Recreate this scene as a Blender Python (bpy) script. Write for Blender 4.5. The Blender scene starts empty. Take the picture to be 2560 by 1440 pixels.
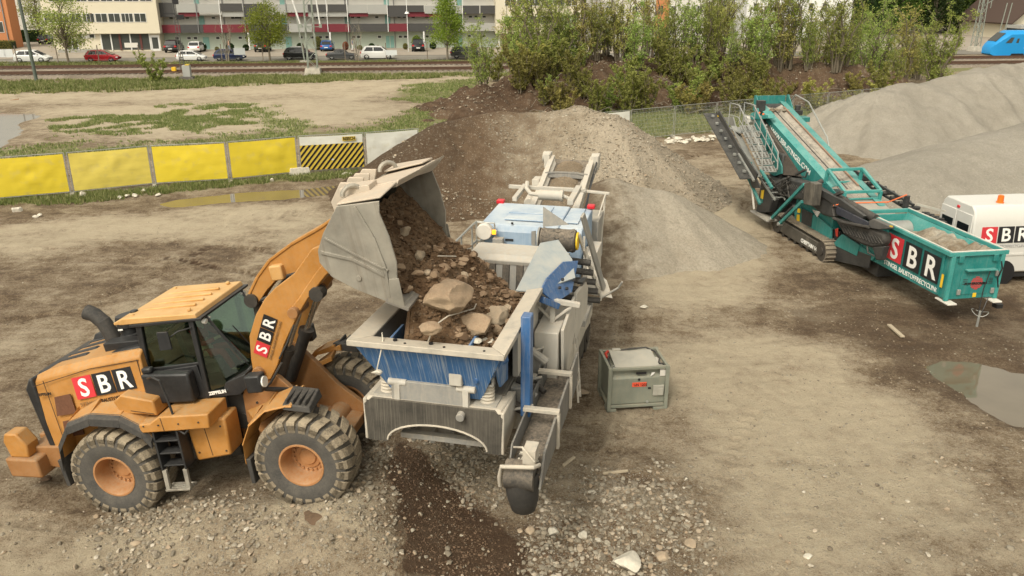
import bpy, math, random
import numpy as np
from mathutils import Vector, Matrix, Euler, noise as mnoise
R = math.radians
random.seed(7)
S = bpy.context.scene

# ---------------------------------------------------------------- camera, sky, sun
CAM_H, CAM_F, CAM_P = 9.4, 2050.0, R(20.4)          # height (m), focal length in px of a 2560 px frame, pitch below horizontal
cam = bpy.data.objects.new('camera', bpy.data.cameras.new('camera'))
S.collection.objects.link(cam)
cam.location = (0, 0, CAM_H)
cam.rotation_euler = (math.pi/2 - CAM_P, 0, 0)
cam.data.sensor_width = 36.0
cam.data.lens = 36.0*CAM_F/2560.0
cam.data.clip_end = 3000
S.camera = cam
w = bpy.data.worlds.new('World'); S.world = w; w.use_nodes = True
nt = w.node_tree; nt.nodes.clear()
sky = nt.nodes.new('ShaderNodeTexSky'); sky.sky_type = 'NISHITA'; sky.sun_disc = False
SUN_EL, SUN_AZ = R(50), R(-150)                       # azimuth measured from +Y towards +X
sky.sun_elevation = SUN_EL; sky.sun_rotation = SUN_AZ
sky.air_density = 1.3; sky.dust_density = 4.0; sky.ozone_density = 1.0
hs = nt.nodes.new('ShaderNodeHueSaturation'); hs.inputs['Saturation'].default_value = 0.18; hs.inputs['Value'].default_value = 1.35   # overcast
tint = nt.nodes.new('ShaderNodeMix'); tint.data_type = 'RGBA'; tint.blend_type = 'MULTIPLY'
tint.inputs[0].default_value = 1.0; tint.inputs[7].default_value = (1.0, 0.945, 0.80, 1)
bg = nt.nodes.new('ShaderNodeBackground'); bg.inputs['Strength'].default_value = 0.15
wo = nt.nodes.new('ShaderNodeOutputWorld')
nt.links.new(sky.outputs[0], hs.inputs['Color']); nt.links.new(hs.outputs[0], tint.inputs[6])
nt.links.new(tint.outputs[2], bg.inputs['Color']); nt.links.new(bg.outputs[0], wo.inputs['Surface'])
sun = bpy.data.objects.new('sun', bpy.data.lights.new('sun', 'SUN'))
S.collection.objects.link(sun)
sun.data.energy = 1.5; sun.data.angle = R(14); sun.data.color = (1.0, 0.95, 0.86)
_d = Vector((math.sin(SUN_AZ)*math.cos(SUN_EL), math.cos(SUN_AZ)*math.cos(SUN_EL), math.sin(SUN_EL)))
sun.rotation_euler = _d.to_track_quat('Z', 'Y').to_euler()
S.view_settings.view_transform = 'Standard'; S.view_settings.look = 'None'
S.view_settings.exposure = 0.17; S.view_settings.gamma = 1.0
S.render.engine = 'CYCLES'
S.cycles.use_denoising = True
S.cycles.max_bounces = 6; S.cycles.diffuse_bounces = 3; S.cycles.glossy_bounces = 3
S.cycles.transmission_bounces = 4; S.cycles.transparent_max_bounces = 8
S.cycles.caustics_reflective = False; S.cycles.caustics_refractive = False

# ---------------------------------------------------------------- survey of the photograph: picture point -> place on a level plane
def G(px, py, z=0.0):
    u = (px-1280)/CAM_F; v = (py-720)/CAM_F
    dy = math.cos(CAM_P)-v*math.sin(CAM_P); dz = -math.sin(CAM_P)-v*math.cos(CAM_P)
    t = (z-CAM_H)/dz
    return Vector((u*t, dy*t, z))
def GY(px, py, Y):                                   # picture point -> place on the vertical plane at distance Y
    u = (px-1280)/CAM_F; v = (py-720)/CAM_F
    dy = math.cos(CAM_P)-v*math.sin(CAM_P); dz = -math.sin(CAM_P)-v*math.cos(CAM_P)
    t = Y/dy
    return Vector((u*t, Y, CAM_H+dz*t))

# ---------------------------------------------------------------- materials
MATS = {}
def _new(name):
    m = bpy.data.materials.new(name); m.use_nodes = True
    n = m.node_tree; p = n.nodes['Principled BSDF']
    return m, n, p
def N(n, t, **k):
    q = n.nodes.new(t)
    for a, b in k.items(): setattr(q, a, b)
    return q
def coords(n, scale=(1, 1, 1), kind='Object'):
    tc = N(n, 'ShaderNodeTexCoord'); mp = N(n, 'ShaderNodeMapping')
    n.links.new(tc.outputs[kind], mp.inputs[0]); mp.inputs['Scale'].default_value = scale
    return mp.outputs[0]
def noise(n, vec, scale, detail=4, rough=0.55):
    q = N(n, 'ShaderNodeTexNoise'); q.inputs['Scale'].default_value = scale
    q.inputs['Detail'].default_value = detail; q.inputs['Roughness'].default_value = rough
    n.links.new(vec, q.inputs['Vector']); return q.outputs['Fac']
def ramp(n, fac, a, b, lo=0.0, hi=1.0):
    q = N(n, 'ShaderNodeMapRange'); q.inputs[1].default_value = a; q.inputs[2].default_value = b
    q.inputs[3].default_value = lo; q.inputs[4].default_value = hi
    n.links.new(fac, q.inputs[0]); return q.outputs[0]
def mixc(n, fac, a, b, mode='MIX'):
    q = N(n, 'ShaderNodeMix', data_type='RGBA', blend_type=mode)
    for i, x in ((0, fac), (6, a), (7, b)):
        if isinstance(x, (int, float)): q.inputs[i].default_value = x
        elif isinstance(x, tuple): q.inputs[i].default_value = tuple(x)+(1,) if len(x) == 3 else x
        else: n.links.new(x, q.inputs[i])
    return q.outputs[2]
def mth(n, op, a, b=0.0):
    q = N(n, 'ShaderNodeMath', operation=op)
    for i, x in ((0, a), (1, b)):
        if isinstance(x, (int, float)): q.inputs[i].default_value = x
        else: n.links.new(x, q.inputs[i])
    return q.outputs[0]
DUST = (0.36, 0.30, 0.22)
def paint(name, col, rough=0.45, metal=0.0, dust=0.3, dustcol=DUST, streak=0.0, streakcol=(0.5, 0.46, 0.38), bump=0.15, var=0.12, scale=1.0, spec=0.4, drip=1.0, blot=0.6):
    """worn paint or metal: uneven tone, dirt that lies on upward faces and in patches, vertical run marks"""
    if name in MATS: return MATS[name]
    m, n, p = _new(name)
    v = coords(n)
    n1 = noise(n, v, 2.3*scale, 6, 0.6); n2 = noise(n, v, 17*scale, 6, 0.65); n3 = noise(n, v, 60*scale, 3)
    c = mixc(n, ramp(n, n1, 0.35, 0.7), tuple(x*(1-var) for x in col), tuple(min(1, x*(1+var)) for x in col))
    if streak > 0:
        dx_, dy_ = drip if isinstance(drip, tuple) else (drip, drip)
        sv = coords(n, (9*scale*dx_, 9*scale*dy_, 0.55*scale))
        s1 = noise(n, sv, 1.6, 5, 0.7)
        c = mixc(n, mth(n, 'MULTIPLY', ramp(n, s1, 0.5, 0.72), streak), c, streakcol)
    geo = N(n, 'ShaderNodeNewGeometry'); sep = N(n, 'ShaderNodeSeparateXYZ')
    n.links.new(geo.outputs['Normal'], sep.inputs[0])
    up = ramp(n, sep.outputs[2], -0.2, 0.95, 0.25, 1.0)
    d = mth(n, 'MULTIPLY', mth(n, 'ADD', mth(n, 'MULTIPLY', ramp(n, n1, 0.3, 0.75), 0.6), mth(n, 'ADD', mth(n, 'MULTIPLY', ramp(n, n2, 0.4, 0.7), blot), (0.6-blot)*0.45)), up)
    d = mth(n, 'MULTIPLY', d, dust*1.35)
    dcl = N(n, 'ShaderNodeClamp'); n.links.new(d, dcl.inputs[0]); d = dcl.outputs[0]
    c = mixc(n, d, c, dustcol)
    n.links.new(c, p.inputs['Base Color'])
    n.links.new(ramp(n, d, 0, 0.8, rough, 0.92), p.inputs['Roughness'])
    p.inputs['Metallic'].default_value = metal; p.inputs['Specular IOR Level'].default_value = spec
    if bump:
        b = N(n, 'ShaderNodeBump'); b.inputs['Strength'].default_value = bump; b.inputs['Distance'].default_value = 0.01
        n.links.new(mixc(n, 0.5, n2, n3), b.inputs['Height']); n.links.new(b.outputs[0], p.inputs['Normal'])
    MATS[name] = m; return m
def plain(name, col, rough=0.6, metal=0.0, var=0.1, scale=6.0, emit=None, spec=0.4):
    if name in MATS: return MATS[name]
    m, n, p = _new(name)
    v = coords(n); n1 = noise(n, v, scale, 5)
    n.links.new(mixc(n, n1, tuple(x*(1-var) for x in col), tuple(min(1, x*(1+var)) for x in col)), p.inputs['Base Color'])
    p.inputs['Roughness'].default_value = rough; p.inputs['Metallic'].default_value = metal
    p.inputs['Specular IOR Level'].default_value = spec
    if emit:
        p.inputs['Emission Color'].default_value = tuple(emit[:3])+(1,); p.inputs['Emission Strength'].default_value = emit[3]
    MATS[name] = m; return m
def glass(name, col=(0.55, 0.68, 0.6), mixv=0.3):
    if name in MATS: return MATS[name]
    m, n, p = _new(name)
    n.nodes.remove(p); out = n.nodes['Material Output']
    t = N(n, 'ShaderNodeBsdfTransparent'); t.inputs[0].default_value = tuple(col)+(1,)
    g = N(n, 'ShaderNodeBsdfGlossy'); g.inputs['Roughness'].default_value = 0.03
    fr = N(n, 'ShaderNodeFresnel'); fr.inputs[0].default_value = 1.5
    mx = N(n, 'ShaderNodeMixShader')
    n.links.new(mth(n, 'ADD', mth(n, 'MULTIPLY', fr.outputs[0], 0.7), mixv*0.06), mx.inputs[0]); n.links.new(t.outputs[0], mx.inputs[1]); n.links.new(g.outputs[0], mx.inputs[2])
    n.links.new(mx.outputs[0], out.inputs['Surface'])
    MATS[name] = m; return m

# ---------------------------------------------------------------- mesh helpers
class MB:
    def __init__(s): s.v = []; s.f = []; s.mi = []; s.cur = 0
    def add(s, vs, fs):
        o = len(s.v); s.v += [tuple(map(float, p)) for p in vs]
        for f in fs: s.f.append(tuple(i+o for i in f)); s.mi.append(s.cur)
        return s
    def mat(s, i): s.cur = i; return s
    def box(s, x0, x1, y0, y1, z0, z1):
        return s.add([(x0, y0, z0), (x1, y0, z0), (x1, y1, z0), (x0, y1, z0), (x0, y0, z1), (x1, y0, z1), (x1, y1, z1), (x0, y1, z1)],
                     [(0, 3, 2, 1), (4, 5, 6, 7), (0, 1, 5, 4), (1, 2, 6, 5), (2, 3, 7, 6), (3, 0, 4, 7)])
    def hexa(s, b, t):                               # bottom four points, top four points (same order, counter-clockwise from above)
        return s.add(list(b)+list(t), [(3, 2, 1, 0), (4, 5, 6, 7), (0, 1, 5, 4), (1, 2, 6, 5), (2, 3, 7, 6), (3, 0, 4, 7)])
    def prism(s, pts, ax, a, b):                     # polygon in the plane square to axis ax, from a to b along it
        def P(u, v, c): return {0: (c, u, v), 1: (u, c, v), 2: (u, v, c)}[ax]
        n = len(pts)
        vs = [P(u, v, a) for u, v in pts]+[P(u, v, b) for u, v in pts]
        fs = [tuple(range(n)), tuple(range(2*n-1, n-1, -1))]+[(i, i+n, (i+1) % n+n, (i+1) % n) for i in range(n)]
        return s.add(vs, fs)
    def plate(s, pts, th):                           # flat polygon in space given a thickness
        P = [Vector(p) for p in pts]; nn = Vector((0, 0, 0))
        for i in range(len(P)):
            a, b = P[i], P[(i+1) % len(P)]; nn += a.cross(b)
        nn.normalize(); n = len(P)
        vs = P+[p+nn*th for p in P]
        fs = [tuple(range(n-1, -1, -1)), tuple(range(n, 2*n))]+[(i, (i+1) % n, (i+1) % n+n, i+n) for i in range(n)]
        return s.add(vs, fs)
    def sheet(s, pts): return s.add(pts, [tuple(range(len(pts)))])
    def beam(s, A, B, w, h, up=(0, 0, 1)):           # bar from A to B, w across, h along up
        A = Vector(A); B = Vector(B); d = (B-A).normalized(); up = Vector(up)
        if abs(d.dot(up)) > 0.98: up = Vector((1, 0, 0))
        x = d.cross(up).normalized(); z = x.cross(d)
        x = x*w/2; z = z*h/2
        return s.hexa([A-x-z, B-x-z, B+x-z, A+x-z], [A-x+z, B-x+z, B+x+z, A+x+z])
    def cyl(s, A, B, r, n=14, r2=None, cap=True):
        A = Vector(A); B = Vector(B); r2 = r if r2 is None else r2
        q = (B-A).to_track_quat('Z', 'Y'); ring = []
        for c, rr in ((A, r), (B, r2)):
            for i in range(n):
                a = 2*math.pi*i/n; ring.append(c+q@Vector((math.cos(a)*rr, math.sin(a)*rr, 0)))
        fs = [(i, (i+1) % n, (i+1) % n+n, i+n) for i in range(n)]
        if cap: fs += [tuple(range(n-1, -1, -1)), tuple(range(n, 2*n))]
        return s.add(ring, fs)
    def tube(s, pts, r, n=8):
        P = [Vector(p) for p in pts]; rings = []; prev = None
        for i, p in enumerate(P):
            d = (P[min(i+1, len(P)-1)]-P[max(i-1, 0)]).normalized()
            if prev is None: x = d.orthogonal().normalized()
            else: x = (prev-d*prev.dot(d)).normalized()
            prev = x; y = d.cross(x)
            rr = r[i] if isinstance(r, (list, tuple)) else r
            rings += [p+(x*math.cos(2*math.pi*k/n)+y*math.sin(2*math.pi*k/n))*rr for k in range(n)]
        m = len(P); fs = []
        for i in range(m-1):
            for k in range(n): fs.append((i*n+k, i*n+(k+1) % n, (i+1)*n+(k+1) % n, (i+1)*n+k))
        fs += [tuple(range(n-1, -1, -1)), tuple(range((m-1)*n, m*n))]
        return s.add(rings, fs)
    def lathe(s, prof, C, axis, n=32):               # profile of (radius, along-axis) turned round axis through C
        C = Vector(C); q = Vector(axis).to_track_quat('Z', 'Y'); vs = []
        for r_, h in prof:
            for i in range(n):
                a = 2*math.pi*i/n; vs.append(C+q@Vector((math.cos(a)*r_, math.sin(a)*r_, h)))
        fs = []
        for j in range(len(prof)-1):
            for i in range(n): fs.append((j*n+i, j*n+(i+1) % n, (j+1)*n+(i+1) % n, (j+1)*n+i))
        return s.add(vs, fs)
    def rock(s, c, size, seed=0, sub=1, flat=0.75):
        rnd = random.Random(seed)
        vs, fs = ICO[sub]; rot = Euler((rnd.uniform(0, 6), rnd.uniform(0, 6), rnd.uniform(0, 6))).to_matrix()
        sx, sy, sz = (rnd.uniform(0.7, 1.2), rnd.uniform(0.7, 1.2), rnd.uniform(0.6, 1.0)*flat)
        cuts = [(Vector((rnd.gauss(0, 1), rnd.gauss(0, 1), rnd.gauss(0, 1))).normalized(), rnd.uniform(0.5, 0.82)) for _ in range(10)]
        off = Vector((rnd.uniform(0, 99), rnd.uniform(0, 99), 0)); out = []
        for p in vs:
            q = Vector(p)
            for nn, d in cuts:
                k = q.dot(nn)
                if k > d: q = q-nn*(k-d)
            q = q*(1+0.12*mnoise.noise(q*2.2+off)) if sub > 0 else q
            q = rot@q
            out.append((c[0]+q.x*sx*size, c[1]+q.y*sy*size, c[2]+q.z*sz*size))
        return s.add(out, fs)
    def mesh(s, name, mats):
        me = bpy.data.meshes.new(name); me.from_pydata(s.v, [], s.f)
        mats = mats if isinstance(mats, (list, tuple)) else [mats]
        for m in mats: me.materials.append(m)
        if len(mats) > 1: me.polygons.foreach_set('material_index', s.mi)
        me.update(); return me
    def build(s, name, mats, parent=None, smooth=35, bevel=0.0, seg=2):
        me = s.mesh(name, mats)
        o = bpy.data.objects.new(name, me); S.collection.objects.link(o)
        if smooth:
            me.shade_smooth(); me.set_sharp_from_angle(angle=R(smooth))
        if parent is not None: o.parent = parent
        if bevel:
            b = o.modifiers.new('bevel', 'BEVEL'); b.width = bevel; b.segments = seg; b.limit_method = 'ANGLE'; b.angle_limit = R(40)
            b.harden_normals = False; b.use_clamp_overlap = True
        return o
def _ico():
    t = (1+5**.5)/2
    v = [Vector(p).normalized() for p in [(-1, t, 0), (1, t, 0), (-1, -t, 0), (1, -t, 0), (0, -1, t), (0, 1, t), (0, -1, -t), (0, 1, -t), (t, 0, -1), (t, 0, 1), (-t, 0, -1), (-t, 0, 1)]]
    f = [(0, 11, 5), (0, 5, 1), (0, 1, 7), (0, 7, 10), (0, 10, 11), (1, 5, 9), (5, 11, 4), (11, 10, 2), (10, 7, 6), (7, 1, 8), (3, 9, 4), (3, 4, 2), (3, 2, 6), (3, 6, 8), (3, 8, 9), (4, 9, 5), (2, 4, 11), (6, 2, 10), (8, 6, 7), (9, 8, 1)]
    out = [([tuple(p) for p in v], f)]
    for _ in range(3):
        v = [Vector(p) for p in out[-1][0]]; nf = []; cache = {}
        def mid(a, b):
            k = (min(a, b), max(a, b))
            if k not in cache: cache[k] = len(v); v.append(((v[a]+v[b])/2).normalized())
            return cache[k]
        for a, b, c in out[-1][1]:
            x, y, z = mid(a, b), mid(b, c), mid(c, a); nf += [(a, x, z), (b, y, x), (c, z, y), (x, y, z)]
        out.append(([tuple(p) for p in v], nf))
    return out
ICO = _ico()
def tag(o, label=None, cat=None, group=None, kind=None):
    if label: o['label'] = label
    if cat: o['category'] = cat
    if group: o['group'] = group
    if kind: o['kind'] = kind
    return o
def empty(name, loc, rot=(0, 0, 0)):
    o = bpy.data.objects.new(name, None); S.collection.objects.link(o)
    o.location = loc; o.rotation_euler = rot; o.empty_display_size = 0.3
    return o
def copy_tree(o, parent=None):
    c = o.copy(); S.collection.objects.link(c)
    if parent is not None: c.parent = parent
    for ch in list(o.children): copy_tree(ch, c)
    return c
def lettering(txt, size, mat, parent, origin, right, upv, name='lettering', bold=0.0, depth=0.004, align='LEFT', spacing=1.0, xs=1.0, width=None):
    """flat raised letters; origin = baseline start, right/upv = directions of the writing"""
    cu = bpy.data.curves.new('txt', 'FONT'); cu.body = txt; cu.size = size; cu.offset = bold; cu.extrude = depth
    cu.align_x = align; cu.space_character = spacing; cu.resolution_u = 3
    to = bpy.data.objects.new('txt', cu); S.collection.objects.link(to)
    dg = bpy.context.evaluated_depsgraph_get(); me = bpy.data.meshes.new_from_object(to.evaluated_get(dg))
    bpy.data.objects.remove(to); me.name = name
    me.materials.clear(); me.materials.append(mat)
    if width: xs = width/max(1e-6, max(v.co.x for v in me.vertices)-min(v.co.x for v in me.vertices))
    o = bpy.data.objects.new(name, me); S.collection.objects.link(o)
    r = Vector(right).normalized(); u = Vector(upv); u = (u-r*u.dot(r)).normalized(); nn = r.cross(u)
    M = Matrix((r*xs, u, nn)).transposed().to_4x4(); M.translation = Vector(origin)
    me.transform(M)
    if parent is not None: o.parent = parent
    return o

# ---------------------------------------------------------------- numpy noise
def _hash(ix, iy, seed):
    h = (ix.astype(np.int64)*374761393+iy.astype(np.int64)*668265263+seed*1442695041) & 0x7fffffff
    h = ((h ^ (h >> 13))*1274126177) & 0x7fffffff
    return ((h ^ (h >> 16)) & 0xffff)/65535.0
def vnoise(x, y, seed=0):
    ix = np.floor(x); iy = np.floor(y); fx = x-ix; fy = y-iy
    fx = fx*fx*(3-2*fx); fy = fy*fy*(3-2*fy)
    a = _hash(ix, iy, seed); b = _hash(ix+1, iy, seed); c = _hash(ix, iy+1, seed); d = _hash(ix+1, iy+1, seed)
    return (a*(1-fx)+b*fx)*(1-fy)+(c*(1-fx)+d*fx)*fy-0.5
def fbm(x, y, seed=0, oct=4):
    s = 0; a = 1.0
    for i in range(oct): s = s+a*vnoise(x*2**i+i*17.3, y*2**i-i*9.1, seed+i); a *= 0.5
    return s
def poly_mask(X, Y, pts, soft):
    """1 inside the polygon, falling to 0 over soft metres outside"""
    P = [(p[0], p[1]) for p in pts]; ins = np.zeros(X.shape, bool); dmin = np.full(X.shape, 1e9)
    for i in range(len(P)):
        (ax, ay), (bx, by) = P[i], P[(i+1) % len(P)]
        if ay != by:
            cr = ((ay > Y) != (by > Y)) & (X < (bx-ax)*(Y-ay)/(by-ay)+ax); ins ^= cr
        dx, dy = bx-ax, by-ay; L = dx*dx+dy*dy+1e-9
        t = np.clip(((X-ax)*dx+(Y-ay)*dy)/L, 0, 1)
        dmin = np.minimum(dmin, np.hypot(X-ax-t*dx, Y-ay-t*dy))
    sd = np.where(ins, dmin, -dmin)
    return np.clip(sd/soft+0.5, 0, 1)
# ================================================================ far frame (railway, road and buildings all run along it)
FA = R(6.6); FE = Vector((math.cos(FA), math.sin(FA), 0)); FN = Vector((-math.sin(FA), math.cos(FA), 0))
def far_s(px, py, d):                                # along-line distance of the picture point standing on depth line d
    u = (px-1280)/CAM_F; v = (py-720)/CAM_F
    ray = Vector((u, math.cos(CAM_P)-v*math.sin(CAM_P), -math.sin(CAM_P)-v*math.cos(CAM_P)))
    t = d/ray.dot(FN); p = Vector((0, 0, CAM_H))+ray*t
    return p.dot(FE), p.z
def FP(s, d, z=0.0): p = FE*s+FN*d; p.z = z; return p
def depth_of(px, py): return G(px, py).dot(FN)
D_RAIL1 = depth_of(600, 187); D_RAIL2 = depth_of(600, 172)
D_ROADN = depth_of(600, 158); D_BLD = depth_of(800, 126)

# ================================================================ ground heights
LO = Vector((-6.951, 14.394)); LF = Vector((math.cos(R(-9.9)), math.sin(R(-9.9)))); LS = Vector((-LF.y, LF.x))
def pp(*pts, z=0.0): return [G(x, y, z) for x, y in pts]
PUD = {
 'fence': pp((380, 512), (430, 497), (600, 480), (760, 470), (880, 456), (915, 466), (850, 486), (700, 499), (560, 508), (430, 520)),
 'left': pp((-60, 272), (20, 279), (112, 284), (108, 294), (62, 303), (66, 330), (34, 352), (14, 374), (-60, 380)),
 'right': pp((2290, 908), (2350, 893), (2450, 903), (2600, 935), (2640, 1085), (2530, 1066), (2450, 1032), (2400, 985), (2330, 945)),
 'thin': pp((15, 248), (90, 239), (100, 243), (40, 252)),
}
def smooth(t): t = np.clip(t, 0, 1); return t*t*(3-2*t)
def ramp_h(x, y):
    s = (x-LO.x)*LF.x+(y-LO.y)*LF.y; l = (x-LO.x)*LS.x+(y-LO.y)*LS.y
    up = 0.174*np.clip(s, 0, 4.35)*smooth((6.6-s)/2.3)
    return up*smooth((3.4-np.abs(l))/1.6)
RUTS = []
for pts, wd, gap, per, dp in (
    (((1480, 1120), (1520, 1000), (1560, 880), (1570, 780)), 0.5, 0, 0.17, 0.035), (((1700, 1040), (1715, 960), (1725, 900)), 0.45, 0, 0.2, 0.03),
    (((-60, 700), (180, 660), (420, 650), (640, 690)), 0.5, 2.2, 0.32, 0.05), (((-60, 820), (160, 790), (380, 700), (560, 600), (820, 560)), 0.5, 2.2, 0.32, 0.045), (((-60, 600), (300, 570), (620, 540), (900, 520)), 0.5, 2.2, 0.32, 0.04),
    (((1640, 420), (1760, 410), (1850, 420), (1880, 470), (1850, 540)), 0.45, 2.2, 0.35, 0.07), 
    (((1700, 1440), (1800, 1200), (1880, 1040)), 0.5, 2.2, 0.32, 0.03), (((900, 1440), (700, 1360), (300, 1330), (-60, 1300)), 0.5, 0, 0.32, 0.03)):
    P = [Vector(G(a, b)[:2]) for a, b in pts]
    RUTS.append((P, wd, per, dp))
    if gap:
        Q = []
        for i in range(len(P)):
            d = (P[min(i+1, len(P)-1)]-P[max(i-1, 0)]).normalized(); Q.append(P[i]+Vector((-d.y, d.x))*gap)
        RUTS.append((Q, wd, per, dp))
def rut_h(x, y):
    out = np.zeros(x.shape)
    for P, wd, per, dp in RUTS:
        acc = 0.0; best = np.full(x.shape, 9.0); al = np.zeros(x.shape); sd = np.zeros(x.shape)
        for a, b in zip(P[:-1], P[1:]):
            L = (b-a).length; dx, dy = (b-a)/L; t = np.clip((x-a.x)*dx+(y-a.y)*dy, 0, L); qx, qy = x-a.x-dx*t, y-a.y-dy*t; d = np.hypot(qx, qy)
            m = d < best; best = np.where(m, d, best); al = np.where(m, acc+t, al); sd = np.where(m, qx*-dy+qy*dx, sd); acc += L
        k = smooth((wd*0.5-best)/0.09)*np.clip(0.7+1.2*fbm(x*0.4, y*0.4, 66, 2), 0, 1)
        dp = dp*1.7
        out = out-k*dp*(0.55+0.45*np.sign(np.sin(2*math.pi*(al+np.abs(sd)*0.6)/per)))+0.5*dp*smooth((wd*0.5+0.14-best)/0.1)*(1-smooth((wd*0.5-best)/0.06))*np.clip(0.7+1.2*fbm(x*0.4, y*0.4, 66, 2), 0, 1)
    return out
def ground_h(x, y):
    x = np.asarray(x, float); y = np.asarray(y, float)
    near = np.clip((70-y)/40, 0.2, 1)
    h = 0.05*(fbm(x*0.5, y*0.5, 3, 3)+0.6)+0.03*fbm(x*2.1, y*2.1, 5, 3)+0.03*fbm(x*6, y*6, 6, 3)*near
    h = h+0.03
    # wheel ruts curving past the small heap and left of the loader
    h = h+ramp_h(x, y)
    # rubble thrown up under the crusher
    for cx, cy, r_, a in RUB: h = h+a*np.exp(-((x-cx)**2+(y-cy)**2)/(r_*r_))*(1+0.5*fbm(x*3, y*3, 9, 3))
    h = h+rut_h(x, y)
    for k, P in PUD.items():
        m = poly_mask(x, y, P, 1.2 if k in ('left',) else 0.7)
        h = h*(1-m)+m*(-0.07+0.05*fbm(x*1.3, y*1.3, 12, 4))
    return h
_r = [G(1120, 1165), G(1240, 1185), G(1600, 1290), G(1480, 1330), G(900, 1330), G(520, 1330), G(1180, 1120), G(1330, 1150), G(1600, 1180)]
RUB = [(_r[0].x, _r[0].y, 0.7, 0.22), (_r[1].x, _r[1].y, 0.6, 0.22), (_r[2].x, _r[2].y, 0.7, 0.18), (_r[3].x, _r[3].y, 0.5, 0.12), (_r[4].x, _r[4].y, 0.8, 0.12), (_r[5].x, _r[5].y, 1.0, 0.08), (_r[6].x, _r[6].y, 0.7, 0.3), (_r[7].x, _r[7].y, .5, .12), (_r[8].x, _r[8].y, .6, .15)]
def hz(x, y): return float(ground_h(np.array([x]), np.array([y]))[0])
def place(px, py): p = G(px, py); z = hz(p.x, p.y); p = G(px, py, z); return p

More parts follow.
